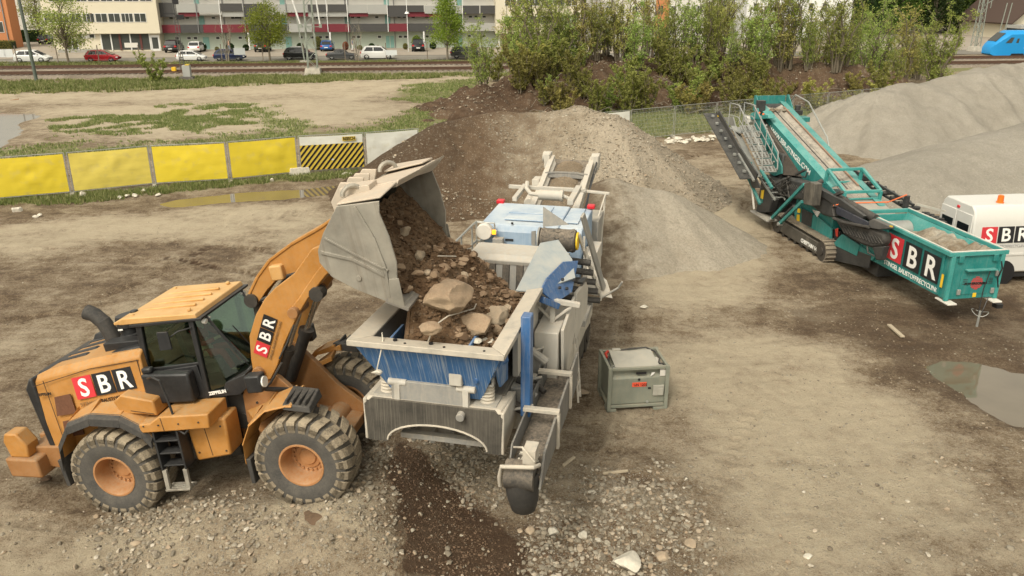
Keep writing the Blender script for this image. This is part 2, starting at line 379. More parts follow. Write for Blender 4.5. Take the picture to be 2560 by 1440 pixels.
def M_(name, *polys):                                # (weight, softness, picture points) patches of one kind of ground cover
    return name, [(w_, so, pp(*pts)) for w_, so, pts in polys]
COVER = dict([
 M_('grass',
    (1.0, 3.0, ((-300, 160), (600, 157), (1300, 153), (1300, 161), (600, 165), (-300, 168))),
    (1.0, 5.0, ((-300, 206), (300, 200), (760, 187), (1280, 180), (1280, 191), (900, 203), (500, 222), (300, 232), (-300, 242))),
    (0.85, 2.2, ((-300, 380), (0, 372), (120, 362), (280, 362), (420, 355), (600, 335), (700, 325), (560, 280), (640, 266), (700, 272), (740, 300), (830, 325), (960, 306), (1060, 262), (960, 250), (1010, 212), (1190, 196), (1240, 260), (1160, 300), (1120, 340), (760, 350), (400, 380), (0, 402), (-300, 420))),
    (0.5, 5.0, ((110, 300), (330, 275), (480, 255), (700, 250), (960, 250), (900, 300), (640, 325), (380, 345), (140, 350))),
    (0.8, 0.8, ((-100, 508), (180, 490), (560, 455), (900, 428), (905, 445), (560, 476), (180, 512), (0, 522), (-100, 530))),
    (1.0, 2.0, ((1150, 290), (1500, 270), (1600, 250), (2140, 240), (2240, 250), (2100, 320), (1850, 330), (1720, 340), (1640, 352), (1560, 340))),
    (0.9, 4.0, ((2200, 168), (2700, 150), (2700, 170), (2300, 190), (2200, 196)))),
 M_('dark',
    (1.0, 0.22, ((978, 1195), (1010, 1182), (1075, 1205), (1160, 1262), (1250, 1300), (1330, 1370), (1350, 1470), (1000, 1470), (985, 1350), (965, 1250))),
    (0.9, 1.2, ((1880, 770), (2100, 735), (2300, 760), (2600, 700), (2700, 1150), (2500, 1080), (2330, 1010), (2190, 930), (2060, 870), (1950, 850))),
    (0.75, 0.8, ((1900, 660), (2100, 690), (2280, 760), (2200, 790), (2000, 730))),
    (0.5, 1.2, ((-200, 660), (100, 640), (330, 625), (560, 640), (640, 680), (480, 720), (300, 760), (120, 800), (-200, 860))),
    (0.8, 0.9, ((330, 610), (560, 608), (620, 660), (520, 690), (360, 660))),
    (0.8, 0.7, ((780, 760), (900, 740), (960, 770), (870, 820), (800, 830))),
    (0.7, 0.6, ((1350, 1300), (1560, 1290), (1740, 1340), (1760, 1470), (1370, 1470))),
    (0.6, 0.5, ((560, 1230), (700, 1250), (640, 1300), (500, 1290))),
    (0.7, 1.0, ((-100, 525), (300, 500), (700, 465), (900, 448), (900, 475), (640, 510), (300, 540), (-100, 570))),
    (0.3, 1.0, ((1480, 680), (1600, 680), (1640, 700), (1600, 760), (1520, 800))),
    (0.55, 0.7, ((1290, 1060), (1420, 1060), (1560, 780), (1500, 700), (1440, 900))),
    (0.6, 2.0, ((1640, 380), (1860, 350), (1900, 420), (1780, 470))),
    (0.6, 0.4, ((900, 1090), (1000, 1110), (960, 1180), (880, 1250), (860, 1200)))),
 M_('pale',
    (0.9, 1.5, ((1560, 860), (1720, 840), (1980, 830), (2180, 930), (2330, 1060), (2420, 1250), (2300, 1470), (1900, 1470), (1760, 1280), (1700, 1080), (1570, 1060))),
    (0.8, 1.5, ((-100, 580), (250, 540), (620, 510), (820, 510), (830, 600), (640, 600), (300, 600), (0, 660))),
    (1.0, 1.0, ((1560, 640), (1800, 490), (1920, 560), (1900, 700), (1860, 770), (1620, 780))),
    (0.5, 1.0, ((1700, 400), (1840, 380), (1880, 500), (1760, 470))),
    (0.7, 1.0, ((1990, 770), (2090, 780), (2080, 800), (1980, 790))),
    (0.9, 5.0, ((-300, 232), (300, 230), (760, 205), (1260, 192), (1100, 210), (960, 250), (900, 300), (700, 250), (560, 250), (200, 260), (-300, 260))),
    (0.9, 3.0, ((80, 330), (120, 270), (640, 250), (900, 240), (1030, 270), (940, 310), (660, 330), (400, 350))),
    (0.7, 0.6, ((-100, 1280), (200, 1320), (500, 1330), (960, 1330), (960, 1470), (-100, 1470)))),
 M_('stony',
    (1.0, 1.0, ((280, 1270), (560, 1290), (940, 1200), (985, 1330), (1000, 1470), (300, 1470))),
    (1.0, 0.5, ((1040, 1120), (1270, 1150), (1290, 1280), (1180, 1250), (1080, 1190))),
    (1.0, 0.6, ((1290, 1180), (1420, 1160), (1640, 1170), (1740, 1290), (1760, 1470), (1320, 1470), (1290, 1330))),
    (0.6, 3.0, ((560, 1290), (1800, 1100), (2300, 1100), (2400, 1470), (1700, 1470))),
    (0.7, 3.0, ((800, 240), (1060, 250), (1020, 330), (820, 310))),
    (0.4, 1.0, ((-100, 500), (900, 440), (900, 470), (-100, 540)))),
])
def cover(name, X, Y):
    out = np.zeros(X.shape)
    for w_, so, P in COVER[name]:
        wob = fbm(X*0.9/so, Y*0.9/so, 31, 4)*so*0.8
        out = np.maximum(out, w_*poly_mask(X+wob, Y+wob*0.7, P, so*1.3))
    return out+np.clip(-rut_h(X, Y)*5, -0.3, 0.4) if name == 'dark' else out  # rut hollows darkened, rims lightened: shade of the relief painted into the colour

def ground_material():
    m, n, p = _new('earth')
    v = coords(n); at = N(n, 'ShaderNodeAttribute', attribute_name='cover'); sp = N(n, 'ShaderNodeSeparateColor')
    n.links.new(at.outputs['Color'], sp.inputs[0])
    gr, dk, pl = sp.outputs[0], sp.outputs[1], sp.outputs[2]
    st = at.outputs['Alpha']
    nl = noise(n, v, 0.45, 13, 0.72); nm = noise(n, v, 2.2, 11, 0.78); nf = noise(n, v, 14, 8, 0.8)
    sv = coords(n, (0.35, 1.6, 1)); ns = noise(n, sv, 1.1, 8, 0.66)       # smears left by wheels
    def V(scale, feat='F1', out='Color'):
        q = N(n, 'ShaderNodeTexVoronoi'); q.inputs['Scale'].default_value = scale; q.inputs['Randomness'].default_value = 1
        q.feature = feat; n.links.new(v, q.inputs['Vector']); return q
    v1 = V(16); v2 = V(38); nx_ = noise(n, v, 42, 5, 0.75)
    # bare earth: brown, with paler dried crust and darker damp, plus the painted shade of the ruts
    tone = mth(n, 'ADD', mth(n, 'ADD', mth(n, 'MULTIPLY', nl, 0.5), mth(n, 'MULTIPLY', ns, 0.22)), mth(n, 'MULTIPLY', nm, 0.42))
    tone = mth(n, 'ADD', tone, mth(n, 'MULTIPLY', mth(n, 'SUBTRACT', pl, 0.3), 0.15))
    tone = mth(n, 'ADD', tone, mth(n, 'MULTIPLY', mth(n, 'SUBTRACT', nf, 0.5), 0.55)); tone = mth(n, 'ADD', tone, mth(n, 'MULTIPLY', mth(n, 'SUBTRACT', nx_, 0.5), 0.36))
    tone = mth(n, 'SUBTRACT', mth(n, 'ADD', mth(n, 'MULTIPLY', mth(n, 'SUBTRACT', tone, 0.56), 1.75), 0.61), mth(n, 'MULTIPLY', dk, 0.14))
    cr = N(n, 'ShaderNodeValToRGB'); n.links.new(tone, cr.inputs[0]); e = cr.color_ramp.elements
    e[0].position = 0.28; e[0].color = (0.085, 0.06, 0.04, 1)
    e[1].position = 0.80; e[1].color = (0.47, 0.395, 0.28, 1)
    for pos, c in ((0.40, (0.132, 0.09, 0.054)), (0.5, (0.22, 0.164, 0.105)), (0.62, (0.33, 0.268, 0.188))):
        q = cr.color_ramp.elements.new(pos); q.color = c+(1,)
    c = cr.outputs[0]
    # small stones: lighter cells among the fines
    def stones(vq, lo, hi, c, amt):
        sh = N(n, 'ShaderNodeSeparateColor'); n.links.new(vq.outputs['Color'], sh.inputs[0])
        pick = ramp(n, sh.outputs[0], lo, hi); edge = ramp(n, vq.outputs['Distance'], 0.42, 0.3)
        k = mth(n, 'MULTIPLY', mth(n, 'MULTIPLY', pick, edge), amt)
        col = mixc(n, sh.outputs[1], (0.27, 0.24, 0.19), (0.52, 0.48, 0.40))
        return mixc(n, k, c, col), k
    amt1 = mth(n, 'ADD', mth(n, 'MULTIPLY', st, 0.9), mth(n, 'MULTIPLY', ramp(n, nm, 0.45, 0.65), 0.25))
    ac = N(n, 'ShaderNodeClamp'); n.links.new(amt1, ac.inputs[0]); amt1 = ac.outputs[0]
    c, k2 = stones(v2, 0.55, 0.75, c, amt1); c, k1 = stones(v1, 0.68, 0.82, c, mth(n, 'MULTIPLY', amt1, 0.9))
    c = mixc(n, mth(n, 'MULTIPLY', ramp(n, nf, 0.35, 0.7), 0.35), c, (0.10, 0.075, 0.05), 'MIX')
    # deep fresh soil patch
    soil = mixc(n, nf, (0.03, 0.015, 0.007), (0.085, 0.048, 0.025))
    c = mixc(n, mth(n, 'MULTIPLY', ramp(n, mth(n, 'ADD', dk, mth(n, 'MULTIPLY', nm, 0.35)), 1.0, 1.16), 0.85), c, soil)
    # grass
    g1 = mixc(n, ramp(n, nx_, 0.35, 0.65), (0.09, 0.115, 0.03), (0.24, 0.23, 0.10))
    gm = ramp(n, mth(n, 'ADD', gr, mth(n, 'MULTIPLY', mth(n, 'SUBTRACT', nf, 0.5), 1.1)), 0.4, 0.8)
    gm = mth(n, 'MULTIPLY', gm, ramp(n, mth(n, 'ADD', mth(n, 'MULTIPLY', gr, 0.75), mth(n, 'MULTIPLY', nm, 0.9)), 0.8, 1.2))
    c = mixc(n, gm, c, g1)
    n.links.new(c, p.inputs['Base Color'])
    wet = mth(n, 'MULTIPLY', dk, ramp(n, nl, 0.4, 0.6))
    n.links.new(ramp(n, wet, 0, 1, 0.95, 0.55), p.inputs['Roughness']); p.inputs['Specular IOR Level'].default_value = 0.25
    b = N(n, 'ShaderNodeBump'); b.inputs['Strength'].default_value = 1.0; b.inputs['Distance'].default_value = 0.07
    hh = mth(n, 'ADD', mth(n, 'MULTIPLY', nf, 0.5), mth(n, 'ADD', mth(n, 'MULTIPLY', k1, 0.5), mth(n, 'MULTIPLY', k2, 0.25)))
    hh = mth(n, 'ADD', mth(n, 'ADD', hh, mth(n, 'MULTIPLY', ns, 0.8)), mth(n, 'ADD', mth(n, 'MULTIPLY', nx_, 0.35), mth(n, 'MULTIPLY', nm, 1.0)))
    n.links.new(hh, b.inputs['Height']); n.links.new(b.outputs[0], p.inputs['Normal'])
    return m
def axis_lines(a, b, step, far_a, far_b, grow=1.07, cap=1e9):
    L = list(np.arange(a, b, step)); st = step; x = b
    while x < far_b: L.append(x); st = min(st*grow, cap); x += st
    L.append(far_b); st = step; x = a-step
    while x > far_a: L.insert(0, x); st = min(st*grow, cap); x -= st
    L.insert(0, far_a); return np.array(L)
def grid_mesh(name, xs, ys, hf, mat, cols=None, keep=None):
    X, Y = np.meshgrid(xs, ys); Z = hf(X, Y)
    nx, ny = len(xs), len(ys)
    vs = np.stack([X.ravel(), Y.ravel(), Z.ravel()], 1)
    i, j = np.meshgrid(np.arange(nx-1), np.arange(ny-1)); a = (j*nx+i).ravel()
    F = np.stack([a, a+1, a+nx+1, a+nx], 1)
    if keep is not None:
        kk = keep(X, Y, Z).ravel(); F = F[kk[F].any(1)]
        used = np.unique(F); mp = -np.ones(len(vs), int); mp[used] = np.arange(len(used)); vs = vs[used]; F = mp[F]
    else: used = np.arange(len(vs))
    me = bpy.data.meshes.new(name); me.vertices.add(len(vs)); me.vertices.foreach_set('co', vs.ravel())
    me.loops.add(len(F)*4); me.loops.foreach_set('vertex_index', F.ravel())
    me.polygons.add(len(F)); me.polygons.foreach_set('loop_start', np.arange(len(F))*4); me.polygons.foreach_set('loop_total', np.full(len(F), 4))
    me.update(); me.validate(); me.shade_smooth(); me.materials.append(mat)
    if cols is not None:
        at = me.color_attributes.new('cover', 'FLOAT_COLOR', 'POINT')
        C = np.stack([q(X, Y).ravel() for q in cols], 1)[used].astype(np.float32); at.data.foreach_set('color', C.ravel())
    o = bpy.data.objects.new(name, me); S.collection.objects.link(o); return o
EARTH = ground_material()
xs = axis_lines(-10, 13, 0.065, -900, 900, 1.04, 40); ys = axis_lines(8.5, 24, 0.065, 2, 1500, 1.025, 60)
tag(grid_mesh('ground', xs, ys, ground_h, EARTH, [lambda X, Y, k=k: cover(k, X, Y) for k in ('grass', 'dark', 'pale', 'stony')]), kind='structure')

# ---------------------------------------------------------------- puddles
def water_mat(ior):
    m, n, p = _new('muddy_water'); v = coords(n)
    n.links.new(mixc(n, noise(n, v, 0.8, 4), (0.11, 0.088, 0.058), (0.19, 0.155, 0.105)), p.inputs['Base Color'])
    p.inputs['Roughness'].default_value = 0.015; p.inputs['Specular IOR Level'].default_value = 1.0; p.inputs['IOR'].default_value = ior
    b = N(n, 'ShaderNodeBump'); b.inputs['Strength'].default_value = 0.06; b.inputs['Distance'].default_value = 0.01
    n.links.new(noise(n, v, 9, 3), b.inputs['Height']); n.links.new(b.outputs[0], p.inputs['Normal'])
    return m
WAT = water_mat(1.42); WATF = water_mat(2.6)
for k, P in PUD.items():
    c = sum(P, Vector())/len(P); q = MB(); q.sheet([(c.x+(p.x-c.x)*1.12, c.y+(p.y-c.y)*1.15, -0.03) for p in P])
    tag(q.build('puddle', WATF if k in ('left', 'thin') else WAT, smooth=0), kind='structure')

# ---------------------------------------------------------------- heaps
def heap_material(name, stops, grain=30, fine=(0.12, 0.09, 0.06), stone=(0.5, 0.46, 0.38), stamt=0.5, big=0.3, split=None, bump=0.8):
    m, n, p = _new(name); v = coords(n)
    nl = noise(n, v, big, 6, 0.6); nm = noise(n, v, 1.7, 8, 0.7); nf = noise(n, v, 11, 5, 0.7)
    t = mth(n, 'ADD', mth(n, 'MULTIPLY', nl, 0.55), mth(n, 'MULTIPLY', nm, 0.45))
    if split:                                        # (x0, x1): earth on one side of the heap, crushed stone on the other
        sx = N(n, 'ShaderNodeSeparateXYZ'); n.links.new(v, sx.inputs[0])
        t = mth(n, 'ADD', mth(n, 'MULTIPLY', mth(n, 'SUBTRACT', t, 0.5), 0.9), ramp(n, mth(n, 'ADD', sx.outputs[0], mth(n, 'MULTIPLY', nm, 4.0)), split[0]+2, split[1]+2, 0.17, 0.78))
    cr = N(n, 'ShaderNodeValToRGB'); n.links.new(t, cr.inputs[0])
    el = cr.color_ramp.elements; el[0].position, el[0].color = stops[0][0], stops[0][1]+(1,); el[1].position, el[1].color = stops[-1][0], stops[-1][1]+(1,)
    for a, b in stops[1:-1]: q = el.new(a); q.color = b+(1,)
    c = cr.outputs[0]; hs_ = []
    for sc, lo in ((grain, 0.62), (grain*0.45, 0.8)):
        q = N(n, 'ShaderNodeTexVoronoi'); q.inputs['Scale'].default_value = sc; n.links.new(v, q.inputs['Vector'])
        sh = N(n, 'ShaderNodeSeparateColor'); n.links.new(q.outputs['Color'], sh.inputs[0])
        k = mth(n, 'MULTIPLY', mth(n, 'MULTIPLY', ramp(n, sh.outputs[0], lo, lo+0.1), ramp(n, q.outputs['Distance'], 0.45, 0.3)), mth(n, 'MULTIPLY', ramp(n, mth(n, 'ADD', t, mth(n, 'MULTIPLY', nf, 0.2)), 0.4, 0.75, 0.25, 1.0), stamt))
        c = mixc(n, k, c, mixc(n, sh.outputs[1], tuple(x*0.6 for x in stone), stone)); hs_.append(k)
    c = mixc(n, mth(n, 'MULTIPLY', ramp(n, nf, 0.4, 0.7), 0.4), c, fine)
    n.links.new(c, p.inputs['Base Color']); p.inputs['Roughness'].default_value = 0.95; p.inputs['Specular IOR Level'].default_value = 0.15
    b = N(n, 'ShaderNodeBump'); b.inputs['Strength'].default_value = bump; b.inputs['Distance'].default_value = 0.08
    n.links.new(mth(n, 'ADD', mth(n, 'ADD', mth(n, 'MULTIPLY', nf, 0.6), nm), mth(n, 'ADD', hs_[0], hs_[1])), b.inputs['Height']); n.links.new(b.outputs[0], p.inputs['Normal'])
    return m
def ridge_h(ridges, slope, soft, amp, seed, gully=0.0):
    def f(X, Y):
        H = np.full(X.shape, -9.0)
        for r in ridges:
            pts, sl = (r, slope) if not isinstance(r[0], (int, float)) else (r[1:], r[0])
            for a, b in zip(pts[:-1], pts[1:]):
                dx, dy = b[0]-a[0], b[1]-a[1]; L = dx*dx+dy*dy+1e-9
                t = np.clip(((X-a[0])*dx+(Y-a[1])*dy)/L, 0, 1)
                d = np.hypot(X-a[0]-t*dx, Y-a[1]-t*dy); z = a[2]+(b[2]-a[2])*t
                ang = np.arctan2(Y-a[1]-t*dy, X-a[0]-t*dx)
                g = gully*np.clip(d-0.6, 0, 2.2)*vnoise(ang*5+X*0.25, Y*0.22+d*0.1, seed+40)
                H = np.maximum(H, z-sl*(np.sqrt(d*d+soft*soft)-soft)+g)
        # spread at the foot
        H = np.where(H < 0.35, H-0.0, H)
        return H+amp*fbm(X*0.8, Y*0.8, seed, 4)+amp*0.35*fbm(X*3.5, Y*3.5, seed+9, 3)
    return f
def heap(name, ridges, slope, soft, amp, seed, mat, box, step, label, cat='heap', kind=None, gully=0.0, foot=0.0, rocks=None):
    hf = ridge_h(ridges, slope, soft, amp, seed, gully)
    xs = np.arange(box[0], box[1], step); ys = np.arange(box[2], box[3], step)
    o = grid_mesh(name, xs, ys, hf, mat, keep=lambda X, Y, Z: Z > -0.15)
    tag(o, None if kind else label, None if kind else cat, kind=kind)
    return o, hf
# main heap behind the crusher: earth on the left, crushed rubble on the right
A0 = GY(1105, 306, 38.5); A1 = GY(1250, 279, 40.0); A2 = GY(1350, 283, 40); A3 = GY(1440, 264, 39.5); A4 = GY(1520, 286, 38.5)
MAINH = heap_material('earth_and_rubble', ((0.2, (0.065, 0.042, 0.026)), (0.38, (0.118, 0.078, 0.048)), (0.5, (0.17, 0.13, 0.09)), (0.62, (0.26, 0.215, 0.155)), (0.8, (0.34, 0.29, 0.22))), grain=13, split=(-3.5, 4.0), stone=(0.50, 0.45, 0.36), stamt=0.75)
HEAPA, hfA = heap('rubble_heap', [[tuple(A0), tuple(A1), tuple(A2), tuple(A3), tuple(A4)]], 0.67, 0.55, 0.10, 11, MAINH, (-13, 16, 29, 50), 0.12,
     'large heap of brown earth and grey crushed rubble behind the crusher', 'rubble heap', gully=0.12)
B0 = GY(1545, 447, 30.5); B1 = GY(1640, 470, 30.6)
SANDH = heap_material('fine_grit', ((0.3, (0.12, 0.09, 0.062)), (0.48, (0.22, 0.183, 0.135)), (0.62, (0.30, 0.26, 0.20)), (0.78, (0.355, 0.315, 0.25))), grain=34, stone=(0.48, 0.44, 0.36), stamt=0.3, split=(2.6, 4.8))
heap('grit_heap', [[tuple(B0), (B1.x, B1.y, B1.z-0.1)], [0.5, (B1.x, B1.y, B1.z-0.2), (B1.x+2.2, B1.y-0.9, B1.z*0.35)]], 0.6, 0.8, 0.1, 17, SANDH, (-2, 13, 22, 38), 0.1,
     'low cone of fine grey grit beside the crusher under its side conveyor', 'grit heap', gully=0.1)
# the two heaps at the right
C_ = [GY(2205, 226, 52), GY(2330, 205, 54), GY(2440, 176, 56), GY(2560, 158, 59), GY(2720, 140, 62)]
SAND2 = heap_material('washed_sand', ((0.25, (0.18, 0.16, 0.13)), (0.42, (0.26, 0.236, 0.195)), (0.62, (0.325, 0.298, 0.25)), (0.8, (0.37, 0.34, 0.288))), grain=24, stone=(0.5, 0.46, 0.38), stamt=0.25, fine=(0.2, 0.17, 0.13), big=0.3, bump=0.9)
heap('sand_heap', [[tuple(q) for q in C_]], 0.62, 1.4, 0.28, 23, SAND2, (12, 60, 38, 72), 0.22,
     'long high heap of pale beige sand with a wavy crest behind the green screener', 'sand heap', gully=0.28)
D_ = [GY(2300, 398, 38.5), GY(2420, 358, 40.0), GY(2560, 325, 42), GY(2760, 270, 45)]
GRAV2 = heap_material('grey_gravel', ((0.3, (0.22, 0.2, 0.165)), (0.5, (0.29, 0.265, 0.22)), (0.7, (0.36, 0.33, 0.28))), grain=22, stone=(0.52, 0.48, 0.41), stamt=0.55, fine=(0.16, 0.135, 0.10), big=0.25)
heap('gravel_heap', [[tuple(q) for q in D_]], 0.5, 1.5, 0.12, 29, GRAV2, (12, 50, 24, 60), 0.18,
     'smooth heap of fine grey gravel behind the white van', 'gravel heap', gully=0.06)
# ---------------------------------------------------------------- overgrown bank of earth across the background
K = [GY(1225, 218, 66), GY(1330, 170, 68), GY(1500, 152, 71), GY(1800, 150, 72), GY(2060, 158, 72), GY(2230, 185, 74)]
BANK = heap_material('bank_earth', ((0.25, (0.03, 0.02, 0.013)), (0.42, (0.065, 0.04, 0.025)), (0.56, (0.115, 0.075, 0.048)), (0.74, (0.19, 0.14, 0.09))), grain=5, stone=(0.42, 0.36, 0.28), stamt=0.3, fine=(0.05, 0.035, 0.022), big=0.22, bump=1.0)
back = [(q.x, q.y+7, q.z-0.3) for q in K[1:]]
bko, hfK = heap('earth_bank', [[tuple(q) for q in K], back, [0.4, (K[0].x, K[0].y, K[0].z), (K[0].x-1.5, K[0].y-6, 0.8)], [(K[2].x, K[2].y, K[2].z), (K[2].x+1, K[2].y+7, K[2].z)], [(K[3].x, K[3].y, K[3].z), (K[3].x+1, K[3].y+7, K[3].z)]], 0.75, 0.9, 0.75, 37, BANK, (-12, 52, 56, 92), 0.28, None, kind='structure', gully=0.5)

# ---------------------------------------------------------------- railway, street and yard behind
ASPH = heap_material('asphalt', ((0.3, (0.17, 0.155, 0.13)), (0.7, (0.25, 0.23, 0.195))), grain=30, stone=(0.3, 0.28, 0.25), stamt=0.2, fine=(0.13, 0.12, 0.1), bump=0.1)
PAVE = heap_material('paving', ((0.3, (0.28, 0.24, 0.19)), (0.7, (0.38, 0.33, 0.27))), grain=20, stone=(0.4, 0.36, 0.3), stamt=0.2, fine=(0.25, 0.22, 0.18), bump=0.1)
BALL = heap_material('ballast', ((0.3, (0.16, 0.13, 0.10)), (0.6, (0.28, 0.24, 0.19)), (0.8, (0.38, 0.34, 0.28))), grain=8, stone=(0.5, 0.46, 0.4), stamt=0.6, bump=1)
def slab(name, s0, s1, d0, d1, z, mat):
    q = MB(); q.sheet([FP(s0, d0, z), FP(s1, d0, z), FP(s1, d1, z), FP(s0, d1, z)])
    return tag(q.build(name, mat, smooth=0), kind='structure')
D_PARK = D_BLD-12
slab('street', -150, 160, D_ROADN+1.0, D_PARK, 0.13, ASPH)
slab('parking_area', -150, 160, D_PARK, D_BLD+70, 0.15, PAVE)
q = MB()
for d0, d1 in ((D_RAIL1-1.9, D_RAIL1+1.9), (D_RAIL2-1.9, D_RAIL2+1.9)):
    b = [FP(-150, d0-0.5, 0.02), FP(170, d0-0.5, 0.02), FP(170, d1+0.5, 0.02), FP(-150, d1+0.5, 0.02)]
    t = [FP(-150, d0, 0.32), FP(170, d0, 0.32), FP(170, d1, 0.32), FP(-150, d1, 0.32)]
    q.hexa(b, t)
tag(q.build('ballast', BALL, smooth=0), kind='structure')
RUST = plain('rail_rust', (0.10, 0.055, 0.035), 0.8, var=0.3, scale=3); SLEEP = plain('sleeper_wood', (0.10, 0.075, 0.055), 0.9, var=0.4)
for i, dd in enumerate((D_RAIL1, D_RAIL2)):
    t = empty('railway_track', FP(0, dd, 0.3), (0, 0, FA))
    tag(t, ['rusty railway track nearer the gravel yard', 'rusty railway track nearer the parked cars'][i], 'railway track', 'the two railway tracks')
    for sgn in (-1, 1):
        q = MB(); q.prism([(-0.07, 0.08), (0.07, 0.08), (0.02, 0.12), (0.02, 0.2), (0.038, 0.21), (0.038, 0.25), (-0.038, 0.25), (-0.038, 0.21), (-0.02, 0.2), (-0.02, 0.12)], 0, -120, 120)
        r_ = q.build('rail', RUST, t, smooth=0); r_.location = (0, sgn*0.75, 0)
    q = MB()
    for k in range(-190, 190): q.box(k*0.63-0.13, k*0.63+0.13, -1.3, 1.3, -0.02, 0.08+0.01*(k % 3))
    o = q.build('sleeper', SLEEP, t, smooth=0); tag(o, kind='stuff')
# ================================================================ shared materials and pieces
M = {}
M['orange'] = paint('loader_orange', (0.46, 0.20, 0.036), 0.45, dust=0.6, dustcol=(0.37, 0.28, 0.165), var=0.14, streak=0.2, streakcol=(0.30, 0.15, 0.05))
M['orange_pale'] = paint('loader_roof', (0.56, 0.31, 0.10), 0.5, dust=0.6, dustcol=(0.56, 0.41, 0.23))
M['orange_dirty'] = paint('loader_dirty', (0.32, 0.14, 0.04), 0.6, dust=0.8, dustcol=(0.28, 0.205, 0.13), scale=1.5)
M['rim'] = paint('rim_paint', (0.40, 0.18, 0.065), 0.55, dust=0.6, dustcol=(0.38, 0.28, 0.18), scale=1.5)
M['black'] = paint('black_plastic', (0.018, 0.019, 0.021), 0.4, dust=0.12, var=0.2, dustcol=(0.25, 0.23, 0.2))
M['rubber'] = paint('rubber', (0.035, 0.034, 0.033), 0.75, dust=0.3, dustcol=(0.22, 0.19, 0.15))
M['tyre'] = paint('tyre_rubber', (0.06, 0.058, 0.055), 0.8, dust=0.55, dustcol=(0.24, 0.205, 0.155), scale=1.6)
M['tread'] = paint('tyre_tread', (0.13, 0.11, 0.082), 0.9, dust=1.5, dustcol=(0.36, 0.295, 0.205), scale=1.8)
M['darksteel'] = paint('oily_steel', (0.05, 0.048, 0.045), 0.5, metal=0.4, dust=0.5, dustcol=(0.2, 0.16, 0.12))
M['chrome'] = paint('piston_rod', (0.55, 0.5, 0.43), 0.22, metal=0.9, dust=0.15)
M['bucket'] = paint('worn_bucket_steel', (0.33, 0.31, 0.265), 0.4, metal=0.35, dust=0.55, dustcol=(0.43, 0.38, 0.30), streak=0.55, streakcol=(0.15, 0.11, 0.08), scale=0.55, var=0.3)
M['bucket_in'] = paint('bucket_inside', (0.22, 0.205, 0.185), 0.5, metal=0.3, dust=0.4, dustcol=(0.3, 0.26, 0.2), streak=0.4, streakcol=(0.12, 0.09, 0.07), scale=0.8)
M['red'] = plain('sign_red', (0.55, 0.035, 0.045), 0.5, var=0.15)
M['inkblack'] = plain('sign_black', (0.014, 0.014, 0.016), 0.5)
M['white'] = plain('sign_white', (0.78, 0.77, 0.73), 0.5, var=0.05)
M['greytext'] = plain('sign_grey', (0.22, 0.13, 0.06), 0.6)
M['yellow'] = plain('sticker_yellow', (0.75, 0.5, 0.03), 0.5)
M['cabglass'] = glass('cab_glass', (0.66, 0.80, 0.70), 0.5)
M['lampglass'] = plain('lamp_lens', (0.75, 0.75, 0.7), 0.15)
M['clear_white'] = paint('dusty_white', (0.66, 0.63, 0.57), 0.5, dust=0.45, dustcol=(0.55, 0.49, 0.4))
M['skin'] = plain('skin', (0.45, 0.27, 0.19), 0.55, var=0.08)
M['jacket_red'] = plain('red_cloth', (0.32, 0.03, 0.03), 0.85)
M['trousers'] = plain('dark_cloth', (0.03, 0.035, 0.045), 0.9)
M['jeans'] = plain('blue_cloth', (0.13, 0.19, 0.28), 0.9)
M['blackcloth'] = plain('black_cloth', (0.015, 0.015, 0.017), 0.9)
M['whitecloth'] = plain('white_cloth', (0.65, 0.65, 0.65), 0.9)
M['hair'] = plain('hair', (0.03, 0.02, 0.015), 0.8)
M['galv'] = paint('galvanised', (0.40, 0.41, 0.39), 0.45, metal=0.55, dust=0.3)
M['concrete'] = paint('concrete', (0.42, 0.39, 0.33), 0.9, dust=0.3, bump=0.4, var=0.2)
M['stone'] = paint('stone', (0.40, 0.33, 0.24), 0.9, dust=0.6, dustcol=(0.3, 0.2, 0.12), bump=0.6, var=0.25, scale=3)
M['palestone'] = paint('pale_stone', (0.60, 0.56, 0.47), 0.9, dust=0.3, dustcol=(0.4, 0.33, 0.24), bump=0.6, var=0.2, scale=3)

def sbr_sign(parent, origin, right, up, sz, gap=0.06, off=0.0, sub=True, tilt=0.0):
    """three squares with the letters S B R; origin = lower left corner"""
    r = Vector(right).normalized(); u = Vector(up); u = (u-r*u.dot(r)).normalized(); nn = r.cross(u); o = Vector(origin)+nn*off
    for i, ch in enumerate('SBR'):
        a = o+r*(i*sz*(1+gap))
        q = MB(); q.plate([a, a+r*sz, a+r*sz+u*sz, a+u*sz], 0.006)
        sq = q.build('sign_square', M['red'] if i == 0 else M['inkblack'], parent, smooth=0)
        lettering(ch, sz*1.12, M['white'], sq, a+r*sz*0.5+u*sz*0.115+nn*0.006, r, u, bold=sz*0.022, depth=0.003, align='CENTER', name='letter')

